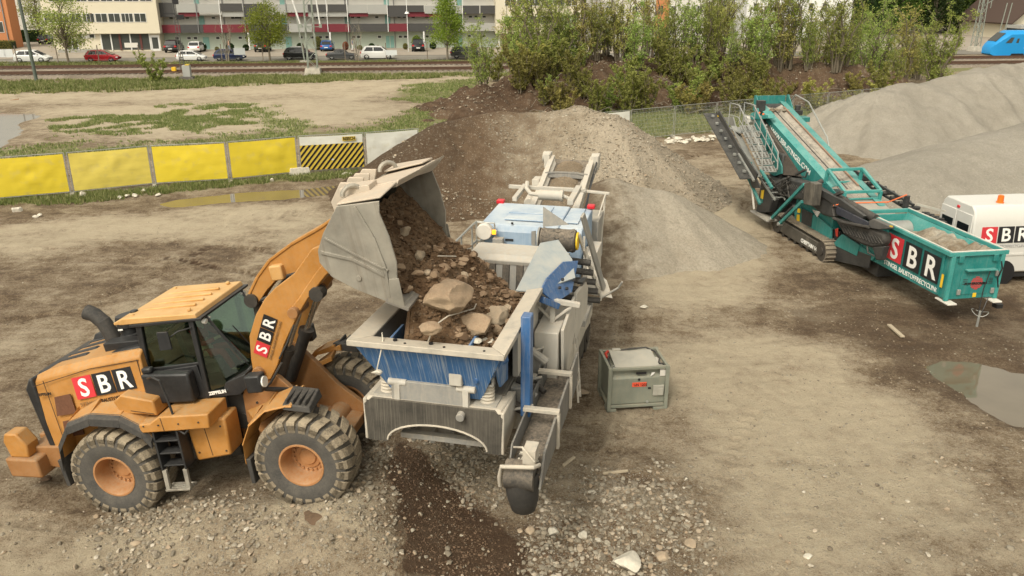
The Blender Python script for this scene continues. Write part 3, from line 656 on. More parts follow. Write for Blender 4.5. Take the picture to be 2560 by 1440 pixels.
def wheel(parent, c, r, w, side, rim_m=None, tyre_m=None, n=24, lugs=True, steer=0.0, rimr=0.44):
    """big earth-mover wheel; side = -1 near, +1 far (outside of the wheel)"""
    o = empty('wheel', c, (0, 0, steer)); o.parent = parent
    h = w/2; q = MB(); k = r/0.867
    ri = rimr*r
    prof = [(ri, -h*0.78), (ri*1.06, -h*0.9), (r*0.62, -h), (r*0.80, -h*0.99), (r*0.90, -h*0.9), (r*0.94, -h*0.7), (r*0.955, 0), (r*0.94, h*0.7), (r*0.90, h*0.9), (r*0.80, h*0.99), (r*0.62, h), (ri*1.06, h*0.9), (ri, h*0.78)]
    q.lathe(prof, (0, 0, 0), (0, -1, 0), 56)
    if lugs:
        q.mat(1); step = 2*math.pi/n
        for i in range(n):
            for s in (-1, 1):
                a0 = i*step+(0.5*step if s > 0 else 0)
                def P(ang, rr, hh): return (math.cos(ang)*rr, -hh*s, math.sin(ang)*rr)
                wd = step*0.34; sk = step*0.35
                A = [(0.02*w, r*0.95, r*1.0, 0), (h*0.62, r*0.93, r*1.0, sk*0.6), (h*0.93, r*0.88, r*0.965, sk), (h*1.02, r*0.80, r*0.90, sk), (h*1.005, r*0.74, r*0.78, sk)]
                for (h0, i0, o0, k0), (h1, i1, o1, k1) in zip(A[:-1], A[1:]):
                    w0 = wd*(0.8 if h0 < 0.1*w else 1.0); w1 = wd
                    q.hexa([P(a0-w0+k0, i0, h0), P(a0-w1+k1, i1, h1), P(a0+w1+k1, i1, h1), P(a0+w0+k0, i0, h0)],
                           [P(a0-w0+k0, o0, h0), P(a0-w1+k1, o1, h1), P(a0+w1+k1, o1, h1), P(a0+w0+k0, o0, h0)])
    q.build('tyre', [tyre_m or M['tyre'], M['tread']], o, smooth=40)
    q = MB()
    q.lathe([(ri*1.0, h*0.78), (ri*1.07, h*0.86), (ri*1.05, h*0.93), (ri*0.97, h*0.93), (ri*0.92, h*0.82), (ri*0.86, h*0.55), (ri*0.84, h*0.1), (ri*0.80, h*0.02), (ri*0.62, -h*0.02), (ri*0.58, h*0.06), (ri*0.42, h*0.08), (ri*0.36, h*0.16), (0.001, h*0.18)], (0, 0, 0), (0, side, 0), 40)
    q.lathe([(ri*1.0, -h*0.78), (ri*1.05, -h*0.86), (ri*0.9, -h*0.8), (ri*0.82, -h*0.2), (ri*0.5, -h*0.1), (0.001, -h*0.1)], (0, 0, 0), (0, side, 0), 32)
    for i in range(20):
        a = 2*math.pi*i/20
        c0 = Vector((math.cos(a)*ri*0.7, side*(h*0.0), math.sin(a)*ri*0.7)); q.cyl(c0-Vector((0, side*0.02, 0)), c0+Vector((0, side*0.035, 0)), 0.02*k, 6)
    q.build('rim', rim_m or M['rim'], o, smooth=30)
    return o

def skin_figure(name, J, E_, mat, parent=None, sub=1):
    me = bpy.data.meshes.new(name); me.from_pydata([j[0] for j in J], E_, []); me.materials.append(mat)
    o = bpy.data.objects.new(name, me); S.collection.objects.link(o)
    sk = o.modifiers.new('skin', 'SKIN'); sk.use_smooth_shade = True
    for i, j in enumerate(J):
        v = me.skin_vertices[0].data[i]; rr = j[1] if isinstance(j[1], tuple) else (j[1], j[1]); v.radius = rr; v.use_root = (i == 0)
    ss = o.modifiers.new('sub', 'SUBSURF'); ss.levels = sub; ss.render_levels = sub
    if parent is not None: o.parent = parent
    return o
def person(label, loc, rotz, P, top, bottom, hair=None, group=None, M4=None):
    """P: dict of joint places (pelvis chest neck head, and L/R shoulder elbow hand hip knee ankle toe)"""
    root = empty('person', loc or (0, 0, 0), (0, 0, rotz))
    if M4 is not None: root.matrix_world = M4
    tag(root, label, 'person', group)
    g = lambda k: Vector(P[k])
    J = [(g('pelvis'), 0.125), (g('chest'), (0.15, 0.115)), (g('neck'), 0.055), (g('head')-Vector((0, 0, 0.03)), 0.085), (g('head')+Vector((0, 0, 0.07)), 0.088)]
    E_ = [(0, 1), (1, 2), (2, 3), (3, 4)]
    for s in 'LR':
        b = len(J)
        J += [(g(s+'shoulder'), 0.06), (g(s+'elbow'), 0.042), (g(s+'hand'), 0.028), (g(s+'hip'), 0.085), (g(s+'knee'), 0.058), (g(s+'ankle'), 0.04), (g(s+'toe'), 0.035)]
        E_ += [(1, b), (b, b+1), (b+1, b+2), (0, b+3), (b+3, b+4), (b+4, b+5), (b+5, b+6)]
        hd = g(s+'hand'); d = (hd-g(s+'elbow')).normalized(); sd = d.orthogonal().normalized()
        for f in range(4):
            k = len(J); J += [(hd+d*0.06+sd*(f-1.5)*0.018, 0.009), (hd+d*(0.105+0.01*(f % 3))+sd*(f-1.5)*0.02, 0.008)]; E_ += [(b+2, k), (k, k+1)]
        k = len(J); J += [(hd+d*0.03+sd*0.045, 0.01)]; E_ += [(b+2, k)]
    body = skin_figure('body', J, E_, M['skin'], root, 1)
    fwd = (g('Rtoe')-g('Rankle')); fwd.z = 0; fwd.normalize(); q = MB(); h = g('head')
    q.rock(h+fwd*0.095-Vector((0, 0, 0.0)), 0.022, 1, 1); q.build('nose', M['skin'], root)
    q = MB(); lft = Vector((0, 0, 1)).cross(fwd)
    for s in (-1, 1): q.rock(h+fwd*0.085+lft*s*0.032+Vector((0, 0, 0.035)), 0.012, 2, 1)
    q.build('eyes', M['hair'], root)
    q = MB(); q.cyl(h+fwd*0.088-lft*0.025-Vector((0, 0, 0.045)), h+fwd*0.088+lft*0.025-Vector((0, 0, 0.045)), 0.006, 6); q.build('mouth', M['jacket_red'], root)
    q = MB(); vs, fs = ICO[2]
    q.add([tuple(h-fwd*0.015+Vector((p[0]*0.105, p[1]*0.105, 0.055+max(p[2], -0.25)*0.115))) for p in vs], fs)
    q.build('hair', hair or M['hair'], root)
    J = [(g('chest')*0.35+g('pelvis')*0.65, 0.15), (g('chest'), (0.18, 0.14)), (g('neck')-Vector((0, 0, 0.05)), 0.075)]; E_ = [(0, 1), (1, 2)]
    for s in 'LR':
        b = len(J); J += [(g(s+'shoulder'), 0.078), (g(s+'elbow'), 0.058), (g(s+'hand')*0.9+g(s+'elbow')*0.1, 0.045)]; E_ += [(1, b), (b, b+1), (b+1, b+2)]
    skin_figure('jacket', J, E_, top, root, 1)
    J = [(g('pelvis')+Vector((0, 0, 0.05)), 0.15), (g('pelvis')-Vector((0, 0, 0.01)), 0.13)]; E_ = [(0, 1)]
    for s in 'LR':
        b = len(J); J += [(g(s+'hip'), 0.1), (g(s+'knee'), 0.072), (g(s+'ankle')+Vector((0, 0, 0.03)), 0.058)]; E_ += [(1, b), (b, b+1), (b+1, b+2)]
    skin_figure('trousers', J, E_, bottom, root, 1)
    for s in 'LR':
        q = MB(); a, t = g(s+'ankle'), g(s+'toe'); d = (t-a); d.z = 0; d.normalize(); sd = Vector((0, 0, 1)).cross(d)*0.045
        zb = t.z-0.03
        b4 = [a-d*0.06-sd, t+d*0.05-sd, t+d*0.05+sd, a-d*0.06+sd]; 
        q.hexa([Vector((p.x, p.y, zb)) for p in b4], [Vector((p.x, p.y, zb+(0.05 if i in (1, 2) else 0.11))) for i, p in enumerate(b4)]); q.build('shoe', M['hair'], root, bevel=0.015)
    return root
# ================================================================ wheel loader
LT = empty('wheel_loader', (-5.115, 14.073, 0.3256), (0, -0.173, -0.173))
tag(LT, 'orange wheel loader tipping its raised grey bucket into the crusher hopper', 'wheel loader')
def lp(nm, q, mat, bevel=0.012, par=None, smooth=35): return q.build(nm, mat, par or LT, smooth=smooth, bevel=bevel)
# wheels
for x, y, s in ((-1.89, -1.13, -1), (-1.89, 1.13, 1), (1.89, -1.13, -1), (1.89, 1.13, 1)):
    wheel(LT, (x, y, 0.867), 0.9, 0.74, s)
# rear frame and counterweight
q = MB(); q.box(-3.4, -0.6, -0.62, 0.62, 0.65, 1.5); q.box(-2.3, -1.5, -0.9, 0.9, 0.7, 1.05); q.cyl((-1.89, -1.0, 0.867), (-1.89, 1.0, 0.867), 0.2, 14); q.box(-0.7, 0.1, -0.4, 0.4, 0.55, 1.5)
lp('rear_frame', q, M['darksteel'])
q = MB(); q.prism([(-4.05, 0.98), (-3.15, 0.82), (-3.15, 1.32), (-3.9, 1.38), (-4.05, 1.3)], 1, -1.02, 1.02); lp('bumper', q, M['orange_dirty'], 0.03)
for s in (-1, 1):
    q = MB(); q.prism([(-4.2, 1.28), (-3.8, 1.24), (-3.76, 1.5), (-3.9, 1.76), (-4.16, 1.78), (-4.24, 1.62)], 1, *((-1.22, -0.9) if s < 0 else (0.9, 1.22))); lp('counterweight', q, M['orange'], 0.03)
q = MB(); q.prism([(-4.28, 0.9), (-3.6, 0.82), (-3.6, 1.22), (-4.28, 1.3)], 1, -1.3, -0.7); q.prism([(-4.28, 0.9), (-3.6, 0.82), (-3.6, 1.22), (-4.28, 1.3)], 1, 0.7, 1.3); lp('bumper_end', q, M['orange_dirty'], 0.04)
q = MB(); q.box(-4.4, -3.95, -0.25, 0.25, 0.95, 1.25); lp('tow_hitch', q, M['orange_dirty'], 0.03)
# engine hood: leaning sides, black top
def hood_sec(x, zb, zt, yb, yt, yt2): return [(x, -yb, zb), (x, -yb, zb+0.35*(zt-zb)), (x, -yt, zt-0.1), (x, -yt2, zt), (x, yt2, zt), (x, yt, zt-0.1), (x, yb, zb+0.35*(zt-zb)), (x, yb, zb)]
secs = [hood_sec(-3.38, 1.3, 2.74, 0.98, 0.9, 0.78), hood_sec(-3.0, 1.25, 2.86, 1.03, 0.95, 0.82), hood_sec(-2.0, 1.7, 3.0, 1.05, 0.97, 0.84), hood_sec(-0.92, 2.1, 3.1, 1.05, 0.97, 0.84)]
q = MB(); vs = sum(secs, []); fs = []
for i in range(3):
    for k in range(7): fs.append((i*8+k, i*8+k+1, (i+1)*8+k+1, (i+1)*8+k)[::-1])
fs += [(0, 1, 2, 3, 4, 5, 6, 7), (31, 30, 29, 28, 27, 26, 25, 24)]
q.add(vs, fs); lp('hood', q, M['orange'], 0.03)
q = MB(); q.hexa([(-3.38, -0.75, 2.735), (-0.9, -0.8, 3.095), (-0.9, 0.8, 3.095), (-3.38, 0.75, 2.735)], [(-3.36, -0.72, 2.79), (-0.9, -0.77, 3.14), (-0.9, 0.77, 3.14), (-3.36, 0.72, 2.79)])
for y in (-0.5, -0.2, 0.1, 0.4): q.hexa([(-3.1, y, 2.83), (-2.4, y, 2.93), (-2.4, y+0.14, 2.93), (-3.1, y+0.14, 2.83)], [(-3.05, y+0.02, 2.88), (-2.45, y+0.02, 2.97), (-2.45, y+0.12, 2.97), (-3.05, y+0.12, 2.88)])
q.box(-1.9, -1.0, -0.6, -0.3, 2.98, 3.17); q.hexa([(-3.1, 0.5, 2.8), (-1.2, 0.5, 3.05), (-1.2, 0.74, 3.05), (-3.1, 0.74, 2.8)], [(-3.0, 0.55, 2.98), (-1.2, 0.55, 3.22), (-1.2, 0.7, 3.22), (-3.0, 0.7, 2.98)])
lp('hood_top', q, M['black'], 0.015)
q = MB(); q.prism([(-3.52, 1.32), (-3.36, 1.25), (-3.34, 2.76), (-3.42, 2.74), (-3.56, 2.55)], 1, -0.97, 0.97); lp('radiator_grille', q, M['black'], 0.04)
VENT = paint('vent_mesh', (0.13, 0.055, 0.03), 0.9, dust=0.4, dustcol=(0.2, 0.12, 0.07), scale=8)
def yl(z): return -1.055+max(0, (z-2.2))*0.085                         # leaning side of the hood
for (x0, x1, z0, z1) in ((-2.98, -2.55, 2.0, 2.42), (-2.98, -2.55, 1.55, 1.92)):
    q = MB(); q.plate([(x0, yl(z0)-0.004, z0), (x1, yl(z0)-0.004, z0+0.03), (x1, yl(z1)-0.004, z1), (x0+0.07, yl(z1)-0.004, z1-0.04)], 0.014); lp('vent', q, VENT, 0)
sbr_sign(LT, (-2.42, yl(2.3), 2.29), (1, 0, 0.1), (0.03, 0.085, 0.5), 0.42, off=0.012)
lettering('STINGEL', 0.105, M['greytext'], LT, (-2.4, yl(2.2)-0.012, 2.15), (1, 0, 0.1), (0, 0.08, 1), width=0.42)
lettering('BAUSTOFFRECYCLING', 0.105, M['inkblack'], LT, (-1.93, yl(2.2)-0.012, 2.197), (1, 0, 0.1), (0, 0.08, 1), width=0.88)
lettering('ZEPPELIN', 0.075, M['inkblack'], LT, (-3.28, -1.035, 2.42), (1, 0, 0.03), (0, 0.08, 1), bold=0.002)
q = MB(); q.plate([(-3.0, -1.062, 1.42), (-2.85, -1.062, 1.42), (-2.85, -1.062, 1.5), (-3.0, -1.062, 1.5)], 0.005); lp('warning_sticker', q, M['yellow'], 0)
# exhaust stack and air cleaner on the hood
q = MB(); q.tube([(-2.0, -0.12, 2.95), (-2.08, -0.12, 3.3), (-2.14, -0.12, 3.48)], [0.15, 0.145, 0.14], 12); q.tube([(-2.12, -0.12, 3.42), (-2.26, -0.12, 3.6), (-2.42, -0.12, 3.68)], [0.14, 0.14, 0.15], 12); lp('exhaust_stack', q, M['rubber'], 0.01)
q = MB(); q.lathe([(0.001, 0.52), (0.18, 0.52), (0.2, 0.45), (0.2, 0.3), (0.17, 0.28), (0.17, 0.16), (0.205, 0.14), (0.205, 0.08), (0.12, 0.05), (0.12, -0.15)], (-1.62, -0.12, 3.02), (0, 0, 1), 22); lp('air_cleaner', q, M['black'], 0)
q = MB(); q.box(-1.7, -1.6, -0.335, -0.325, 3.3, 3.33); lp('label_plate', q, M['white'], 0)
# rear fenders: shelf rising to the hood, rubber lip around the wheel arch
for s in (-1, 1):
    arc = [(-2.86, 1.25), (-2.78, 1.66), (-2.48, 2.02), (-1.95, 2.16), (-1.35, 2.08), (-0.98, 1.82), (-0.85, 1.6)]
    q = MB(); yo, yi = 1.42, 1.0
    for (a, b) in zip(arc[:-1], arc[1:]):
        q.hexa([(a[0], s*yo, a[1]-0.04), (b[0], s*yo, b[1]-0.04), (b[0], s*yi, b[1]-0.02), (a[0], s*yi, a[1]-0.02)][::s*-1 or 1], [(a[0], s*yo, a[1]), (b[0], s*yo, b[1]), (b[0], s*yi, b[1]+0.14), (a[0], s*yi, a[1]+0.06)][::s*-1 or 1])
    lp('rear_fender', q, M['orange'], 0.01)
    q = MB()
    for (a, b) in zip(arc[:-1], arc[1:]):
        q.hexa([(a[0], s*1.52, a[1]-0.2), (b[0], s*1.52, b[1]-0.2), (b[0], s*1.40, b[1]-0.06), (a[0], s*1.40, a[1]-0.06)][::s*-1 or 1], [(a[0], s*1.50, a[1]-0.06), (b[0], s*1.50, b[1]-0.06), (b[0], s*1.40, b[1]+0.012), (a[0], s*1.40, a[1]+0.012)][::s*-1 or 1])
    q.box(-2.92, -2.84, *(sorted((s*1.05, s*1.5))), 0.75, 1.3)
    lp('fender_flare', q, M['rubber'], 0.02)
q = MB(); q.prism([(-1.42, 2.05), (-0.95, 2.0), (-0.7, 1.95), (-0.7, 2.25), (-1.3, 2.42), (-1.5, 2.3)], 1, -1.3, -0.9); lp('fender_step', q, M['orange'], 0.03)
q = MB(); q.prism([(-1.0, 1.72), (0.38, 1.72), (0.42, 2.0), (-0.55, 2.02), (-0.78, 1.9), (-1.0, 1.9)], 1, -1.48, -0.82); lp('platform', q, M['orange'], 0.025)
q = MB(); q.prism([(-0.3, 0.92), (0.42, 1.0), (0.5, 1.75), (-0.3, 1.75)], 1, -1.18, -0.7); lp('fuel_tank', q, M['orange'], 0.04)
q = MB(); q.prism([(-0.3, 0.92), (0.42, 1.0), (0.5, 1.75), (-0.3, 1.75)], 1, 0.7, 1.18); lp('tool_box', q, M['orange'], 0.04)
q = MB()
for x in (-0.82, -0.34):
    q.hexa([(x-0.02, -1.5, 0.95), (x+0.02, -1.5, 0.95), (x+0.02, -1.22, 0.95), (x-0.02, -1.22, 0.95)], [(x-0.02, -1.42, 1.75), (x+0.02, -1.42, 1.75), (x+0.02, -1.05, 1.75), (x-0.02, -1.05, 1.75)])
for z in (1.0, 1.25, 1.5): q.box(-0.82, -0.34, -1.45, -1.2, z, z+0.03)
lp('ladder', q, M['black'], 0.008)
q = MB(); 
for x in (-0.83, -0.41): q.hexa([(x, -1.56, 0.56), (x+0.08, -1.56, 0.56), (x+0.08, -1.5, 0.56), (x, -1.5, 0.56)], [(x, -1.5, 0.95), (x+0.08, -1.5, 0.95), (x+0.08, -1.44, 0.95), (x, -1.44, 0.95)])
for k in range(4): q.box(-0.83, -0.33, -1.58+k*0.07, -1.54+k*0.07, 0.56, 0.6)
lp('hanging_step', q, M['bucket'], 0.006)
q = MB(); q.tube([(-0.8, -1.12, 2.62), (-0.55, -1.3, 2.72), (-0.38, -1.36, 2.66), (-0.33, -1.38, 2.3), (-0.28, -1.42, 1.7), (-0.15, -1.46, 1.64), (-0.06, -1.46, 1.72)], 0.02, 8); lp('handrail', q, M['black'], 0)
# cab
CM = M['black']; ZF = 2.02; ZR = 3.56
q = MB()
q.prism([(-1.0, ZF), (0.72, ZF), (0.92, 2.16), (0.94, 2.42), (0.5, 2.28), (0.42, ZF+0.12), (-1.0, ZF+0.12)], 1, -0.84, 0.84)       # floor tub
q.prism([(-1.0, ZF), (0.1, ZF), (0.06, 2.68), (-1.02, 2.62)], 1, -0.86, -0.78); q.prism([(-1.0, ZF), (0.1, ZF), (0.06, 2.68), (-1.02, 2.62)], 1, 0.78, 0.86)
q.prism([(-1.04, ZF), (-0.96, ZF), (-0.96, 2.75), (-1.04, 2.75)], 1, -0.8, 0.8)
for s in (-1, 1):
    q.beam((-0.98, s*0.8, 2.6), (-0.86, s*0.77, ZR), 0.11, 0.11); q.beam((0.1, s*0.82, ZF), (0.2, s*0.79, ZR), 0.1, 0.09)
    q.beam((0.92, s*0.5, 2.3), (0.38, s*0.66, ZR), 0.05, 0.05); q.beam((0.5, s*0.83, 2.1), (0.92, s*0.5, 2.4), 0.05, 0.1)
    q.beam((-0.98, s*0.81, 2.66), (0.1, s*0.82, 2.7), 0.06, 0.06)
q.box(-1.0, 0.4, -0.8, 0.8, ZR-0.06, ZR)
q.beam((0.92, -0.5, 2.4), (0.92, 0.5, 2.4), 0.06, 0.08)
lp('cab', q, CM, 0.012)
for s in (-1, 1):
    q = MB(); q.plate([(-0.95, s*0.805, 2.7), (0.12, s*0.82, 2.72), (0.19, s*0.79, ZR-0.05), (-0.86, s*0.775, ZR-0.05)], 0.006); lp('window', q, M['cabglass'], 0)
    q = MB(); q.plate([(0.16, s*0.82, 2.15), (0.5, s*0.815, 2.22), (0.52, s*0.81, 2.42), (0.24, s*0.78, ZR-0.05), (0.2, s*0.79, ZR-0.05)], 0.006); lp('window', q, M['cabglass'], 0)
    q = MB(); q.plate([(0.52, s*0.81, 2.36), (0.92, s*0.5, 2.45), (0.4, s*0.66, ZR-0.04), (0.24, s*0.78, ZR-0.04)], 0.006); lp('window', q, M['cabglass'], 0)
q = MB(); q.plate([(0.93, -0.49, 2.45), (0.93, 0.49, 2.45), (0.4, 0.65, ZR-0.04), (0.4, -0.65, ZR-0.04)], 0.006); lp('windscreen', q, M['cabglass'], 0)
q = MB(); q.plate([(-1.0, -0.7, 2.8), (-1.0, 0.7, 2.8), (-0.88, 0.7, ZR-0.1), (-0.88, -0.7, ZR-0.1)], 0.006); lp('window', q, M['cabglass'], 0)
q = MB(); q.prism([(-1.2, ZR+0.02), (0.36, ZR), (0.34, ZR+0.09), (-1.1, ZR+0.14), (-1.24, ZR+0.09)], 1, -0.86, 0.86)
for y in (-0.42, -0.14, 0.14, 0.42): q.box(-0.95, 0.12, y-0.03, y+0.03, ZR+0.1, ZR+0.145)
q.prism([(-1.36, ZR+0.01), (-1.2, ZR+0.01), (-1.2, ZR+0.08), (-1.36, ZR+0.06)], 1, -0.8, -0.3)
for x, y in ((-1.0, -0.7), (0.15, -0.7), (-1.0, 0.7), (0.15, 0.7)): q.cyl((x, y, ZR+0.1), (x, y, ZR+0.16), 0.04, 8)
lp('roof', q, M['orange_pale'], 0.02)
q = MB(); q.prism([(-1.0, ZR-0.04), (0.44, ZR-0.04), (0.46, ZR+0.01), (-1.0, ZR+0.015)], 1, -0.88, 0.88); q.cyl((-1.1, -0.5, ZR+0.12), (-1.1, -0.5, ZR+0.17), 0.07, 12); lp('roof_rim', q, CM, 0.01)
for y in (-0.72, -0.6, 0.6, 0.72):
    q = MB(); q.cyl((0.36, y, ZR-0.1), (0.43, y, ZR-0.12), 0.05, 14); lp('work_lamp', q, M['lampglass'], 0.005)
q = MB(); q.prism([(-1.0, 2.08), (-0.05, 2.06), (-0.02, 2.62), (-0.95, 2.68)], 1, -1.08, -0.862); q.box(-0.95, -0.75, -1.04, -0.9, 2.66, 2.78); lp('battery_box', q, M['black'], 0.04)
lettering('ZEPPELIN', 0.085, M['white'], LT, (0.14, -0.872, 2.08), (1, 0, 0.08), (0, 0, 1), bold=0.004)
q = MB(); q.plate([(-0.28, -1.2, 3.17), (-0.08, -1.14, 3.15), (-0.08, -1.12, 3.47), (-0.25, -1.18, 3.5)], 0.05); q.tube([(-0.2, -1.1, 3.3), (0.0, -0.98, 3.4), (0.2, -0.84, 3.4)], 0.014, 6); lp('mirror', q, CM, 0.02)
q = MB(); q.tube([(0.7, -0.4, 3.2), (0.8, -0.25, 2.8), (0.87, -0.1, 2.5)], 0.01, 6); lp('wiper', q, CM, 0)
q = MB(); q.box(-0.5, 0.0, -0.27, 0.27, 2.25, 2.55); q.prism([(-0.55, 2.5), (-0.42, 2.52), (-0.52, 3.15), (-0.64, 3.15)], 1, -0.25, 0.25); q.beam((0.6, 0, 2.1), (0.42, 0, 2.8), 0.1, 0.06); q.lathe([(0.16, -0.01), (0.18, 0), (0.16, 0.01), (0.15, 0), (0.16, -0.01)], (0.4, 0, 2.82), (-0.5, 0, 1), 18); q.box(-0.3, 0.3, -0.6, -0.4, 2.4, 2.6); lp('seat', q, M['rubber'], 0.03)
LM = Matrix.Translation(LT.location) @ Euler(LT.rotation_euler).to_matrix().to_4x4()
person('driver in a red jacket sitting at the wheel in the loader cab', None, 0, dict(pelvis=(0, 0, 0.0), chest=(-0.03, 0, 0.42), neck=(0, 0, 0.58), head=(0.04, 0, 0.70),
    Lshoulder=(0, 0.19, 0.47), Lelbow=(0.18, 0.26, 0.26), Lhand=(0.42, 0.14, 0.3), Rshoulder=(0, -0.19, 0.47), Relbow=(0.16, -0.27, 0.24), Rhand=(0.4, -0.14, 0.3),
    Lhip=(0.05, 0.1, 0.0), Lknee=(0.45, 0.15, 0.04), Lankle=(0.6, 0.15, -0.36), Ltoe=(0.75, 0.15, -0.4), Rhip=(0.05, -0.1, 0.0), Rknee=(0.45, -0.16, 0.04), Rankle=(0.58, -0.16, -0.36), Rtoe=(0.72, -0.16, -0.4)),
    M['jacket_red'], M['jacket_red'], M4=LM @ Matrix.Translation((-0.27, 0, 2.6)))
# front frame
q = MB()
for s in (-1, 1):
    q.prism([(0.55, 1.35), (1.1, 0.75), (2.2, 0.55), (2.42, 0.95), (1.95, 1.45), (1.65, 1.9), (1.25, 2.45), (0.8, 2.2), (0.62, 1.9)], 1, *sorted((s*0.5, s*0.62)))
q.box(1.2, 2.3, -0.499, 0.499, 0.6, 0.72); q.hexa([(1.3, -0.5, 1.05), (2.35, -0.5, 0.75), (2.35, 0.5, 0.75), (1.3, 0.5, 1.05)], [(1.3, -0.5, 1.12), (2.35, -0.5, 0.82), (2.35, 0.5, 0.82), (1.3, 0.5, 1.12)]); q.cyl((1.89, -0.95, 0.867), (1.89, 0.95, 0.867), 0.22, 14)
q.box(0.2, 1.2, -0.35, 0.35, 0.65, 1.4)
lp('front_frame', q, M['orange_dirty'], 0.015)
q = MB(); q.cyl((0.3, -0.1, 0.7), (0.3, -0.1, 1.9), 0.18, 14); q.box(0.25, 0.75, -0.55, 0.55, 1.2, 1.9)
for k in range(5): q.tube([(0.2, -0.5+0.1*k, 1.6), (0.6, -0.55+0.12*k, 1.45+0.08*k), (1.1, -0.45+0.1*k, 1.75)], 0.025, 6)
q.cyl((0.15, -0.55, 0.95), (1.3, -0.7, 0.95), 0.05, 10); lp('hose_bundle', q, M['rubber'], 0)
for s in (-1, 1):
    arc = [(0.86, 0.98), (0.9, 1.35), (1.12, 1.72), (1.5, 1.98), (1.9, 2.04), (2.02, 2.03)]
    q = MB()
    for a, b in zip(arc[:-1], arc[1:]):
        q.hexa([(a[0], s*1.48, a[1]-0.03), (b[0], s*1.48, b[1]-0.03), (b[0], s*0.86, b[1]-0.03), (a[0], s*0.86, a[1]-0.03)][::s*-1 or 1], [(a[0]-0.02, s*1.46, a[1]), (b[0], s*1.46, b[1]), (b[0], s*0.86, b[1]+0.1), (a[0]-0.02, s*0.86, a[1]+0.04)][::s*-1 or 1])
    q.hexa([(0.62, s*0.62, 1.5), (1.9, s*0.62, 1.9), (1.9, s*0.9, 1.98), (0.9, s*0.9, 1.4)][::s*-1 or 1], [(0.62, s*0.62, 1.6), (1.9, s*0.62, 2.0), (1.9, s*0.9, 2.06), (0.9, s*0.9, 1.5)][::s*-1 or 1])
    lp('front_fender', q, M['orange'], 0.012)
    q = MB(); q.hexa([(1.85, s*1.47, 1.96), (2.34, s*1.47, 1.86), (2.34, s*0.92, 1.9), (1.85, s*0.92, 2.0)][::s*-1 or 1], [(1.85, s*1.44, 2.06), (2.32, s*1.44, 1.96), (2.32, s*0.92, 2.06), (1.85, s*0.92, 2.16)][::s*-1 or 1])
    for k in range(4): q.box(1.9+k*0.11, 1.94+k*0.11, *sorted((s*0.95, s*1.42)), 2.05-k*0.02, 2.13-k*0.02)
    q.prism([(0.84, 0.55), (0.92, 0.55), (0.95, 1.05), (0.86, 1.05)], 1, *sorted((s*0.9, s*1.46)))
    lp('fender_rubber', q, M['rubber'], 0.015)
q = MB(); q.box(1.12, 1.42, -1.22, -0.98, 2.2, 2.52); q.beam((1.35, -1.05, 2.2), (1.62, -0.7, 1.98), 0.1, 0.08); lp('headlight', q, M['black'], 0.03)
q = MB(); q.cyl((1.42, -1.1, 2.36), (1.45, -1.1, 2.36), 0.1, 14); lp('headlight_lens', q, M['lampglass'], 0)
q = MB(); q.box(1.12, 1.42, 0.98, 1.22, 2.2, 2.52); lp('headlight', q, M['black'], 0.03)
# lifting arms
arm = [(0.98, 2.28), (1.02, 2.6), (1.12, 3.05), (1.36, 3.44), (1.62, 3.72), (1.88, 3.9), (2.3, 4.12), (2.72, 4.5), (3.2, 4.62), (3.42, 4.5), (3.4, 4.25), (3.1, 4.15), (2.86, 4.0), (2.4, 3.62), (2.12, 3.32), (1.75, 2.85), (1.5, 2.45), (1.3, 2.2), (1.12, 2.16)]
ridge = [(2.42, 3.64), (2.86, 4.02), (3.1, 4.17), (3.38, 4.3), (3.3, 4.42), (2.95, 4.3), (2.68, 4.08), (2.45, 3.86), (2.25, 3.66), (2.05, 3.5), (2.2, 3.4)]
for s in (-1, 1):
    q = MB(); q.prism(arm, 1, *sorted((s*0.52, s*0.66))); q.prism(ridge, 1, *sorted((s*0.66, s*0.69)))
    a = lp('lifting_arm', q, M['orange'], 0.02)
    q = MB(); q.cyl((2.13, s*0.3, 3.44), (2.13, s*0.8, 3.44), 0.1, 14); q.cyl((1.12, s*0.45, 2.36), (1.12, s*0.75, 2.36), 0.11, 14); lp('arm_pin', q, M['orange_dirty'], 0.01)
    q = MB(); q.cyl((2.13, s*0.42-0.0, 3.44), (1.62, s*0.42, 2.62), 0.052, 14); lp('piston_rod', q, M['chrome'], 0)
    q = MB(); q.cyl((1.64, s*0.42, 2.65), (1.05, s*0.42, 1.7), 0.115, 16); q.cyl((1.66, s*0.42, 2.69), (1.6, s*0.42, 2.59), 0.14, 16); lp('lift_cylinder', q, M['darksteel'], 0)
q = MB(); q.cyl((2.3, -0.55, 3.85), (2.3, 0.55, 3.85), 0.17, 16); lp('cross_tube', q, M['orange_dirty'], 0.01)
lever = [(1.0, 3.46), (1.12, 3.44), (1.42, 3.72), (1.78, 3.98), (2.3, 3.86), (2.75, 4.25), (3.1, 4.55), (3.3, 4.85), (3.18, 4.95), (2.7, 4.72), (2.1, 4.5), (1.62, 4.26), (1.3, 3.98), (1.05, 3.68)]
for y0, y1 in ((-0.16, -0.1), (0.1, 0.16)):
    q = MB(); q.prism(lever, 1, y0, y1); lp('tilt_lever', q, M['orange'], 0.012)
q = MB()
for a, b in zip(lever[-6:-1], lever[-5:]): q.beam((a[0], 0, a[1]), (b[0], 0, b[1]), 0.36, 0.05)
lp('lever_flange', q, M['orange'], 0.01)
q = MB(); q.box(1.62, 1.86, -0.28, 0.0, 3.9, 4.18); lp('sensor_box', q, M['orange_pale'], 0.03)
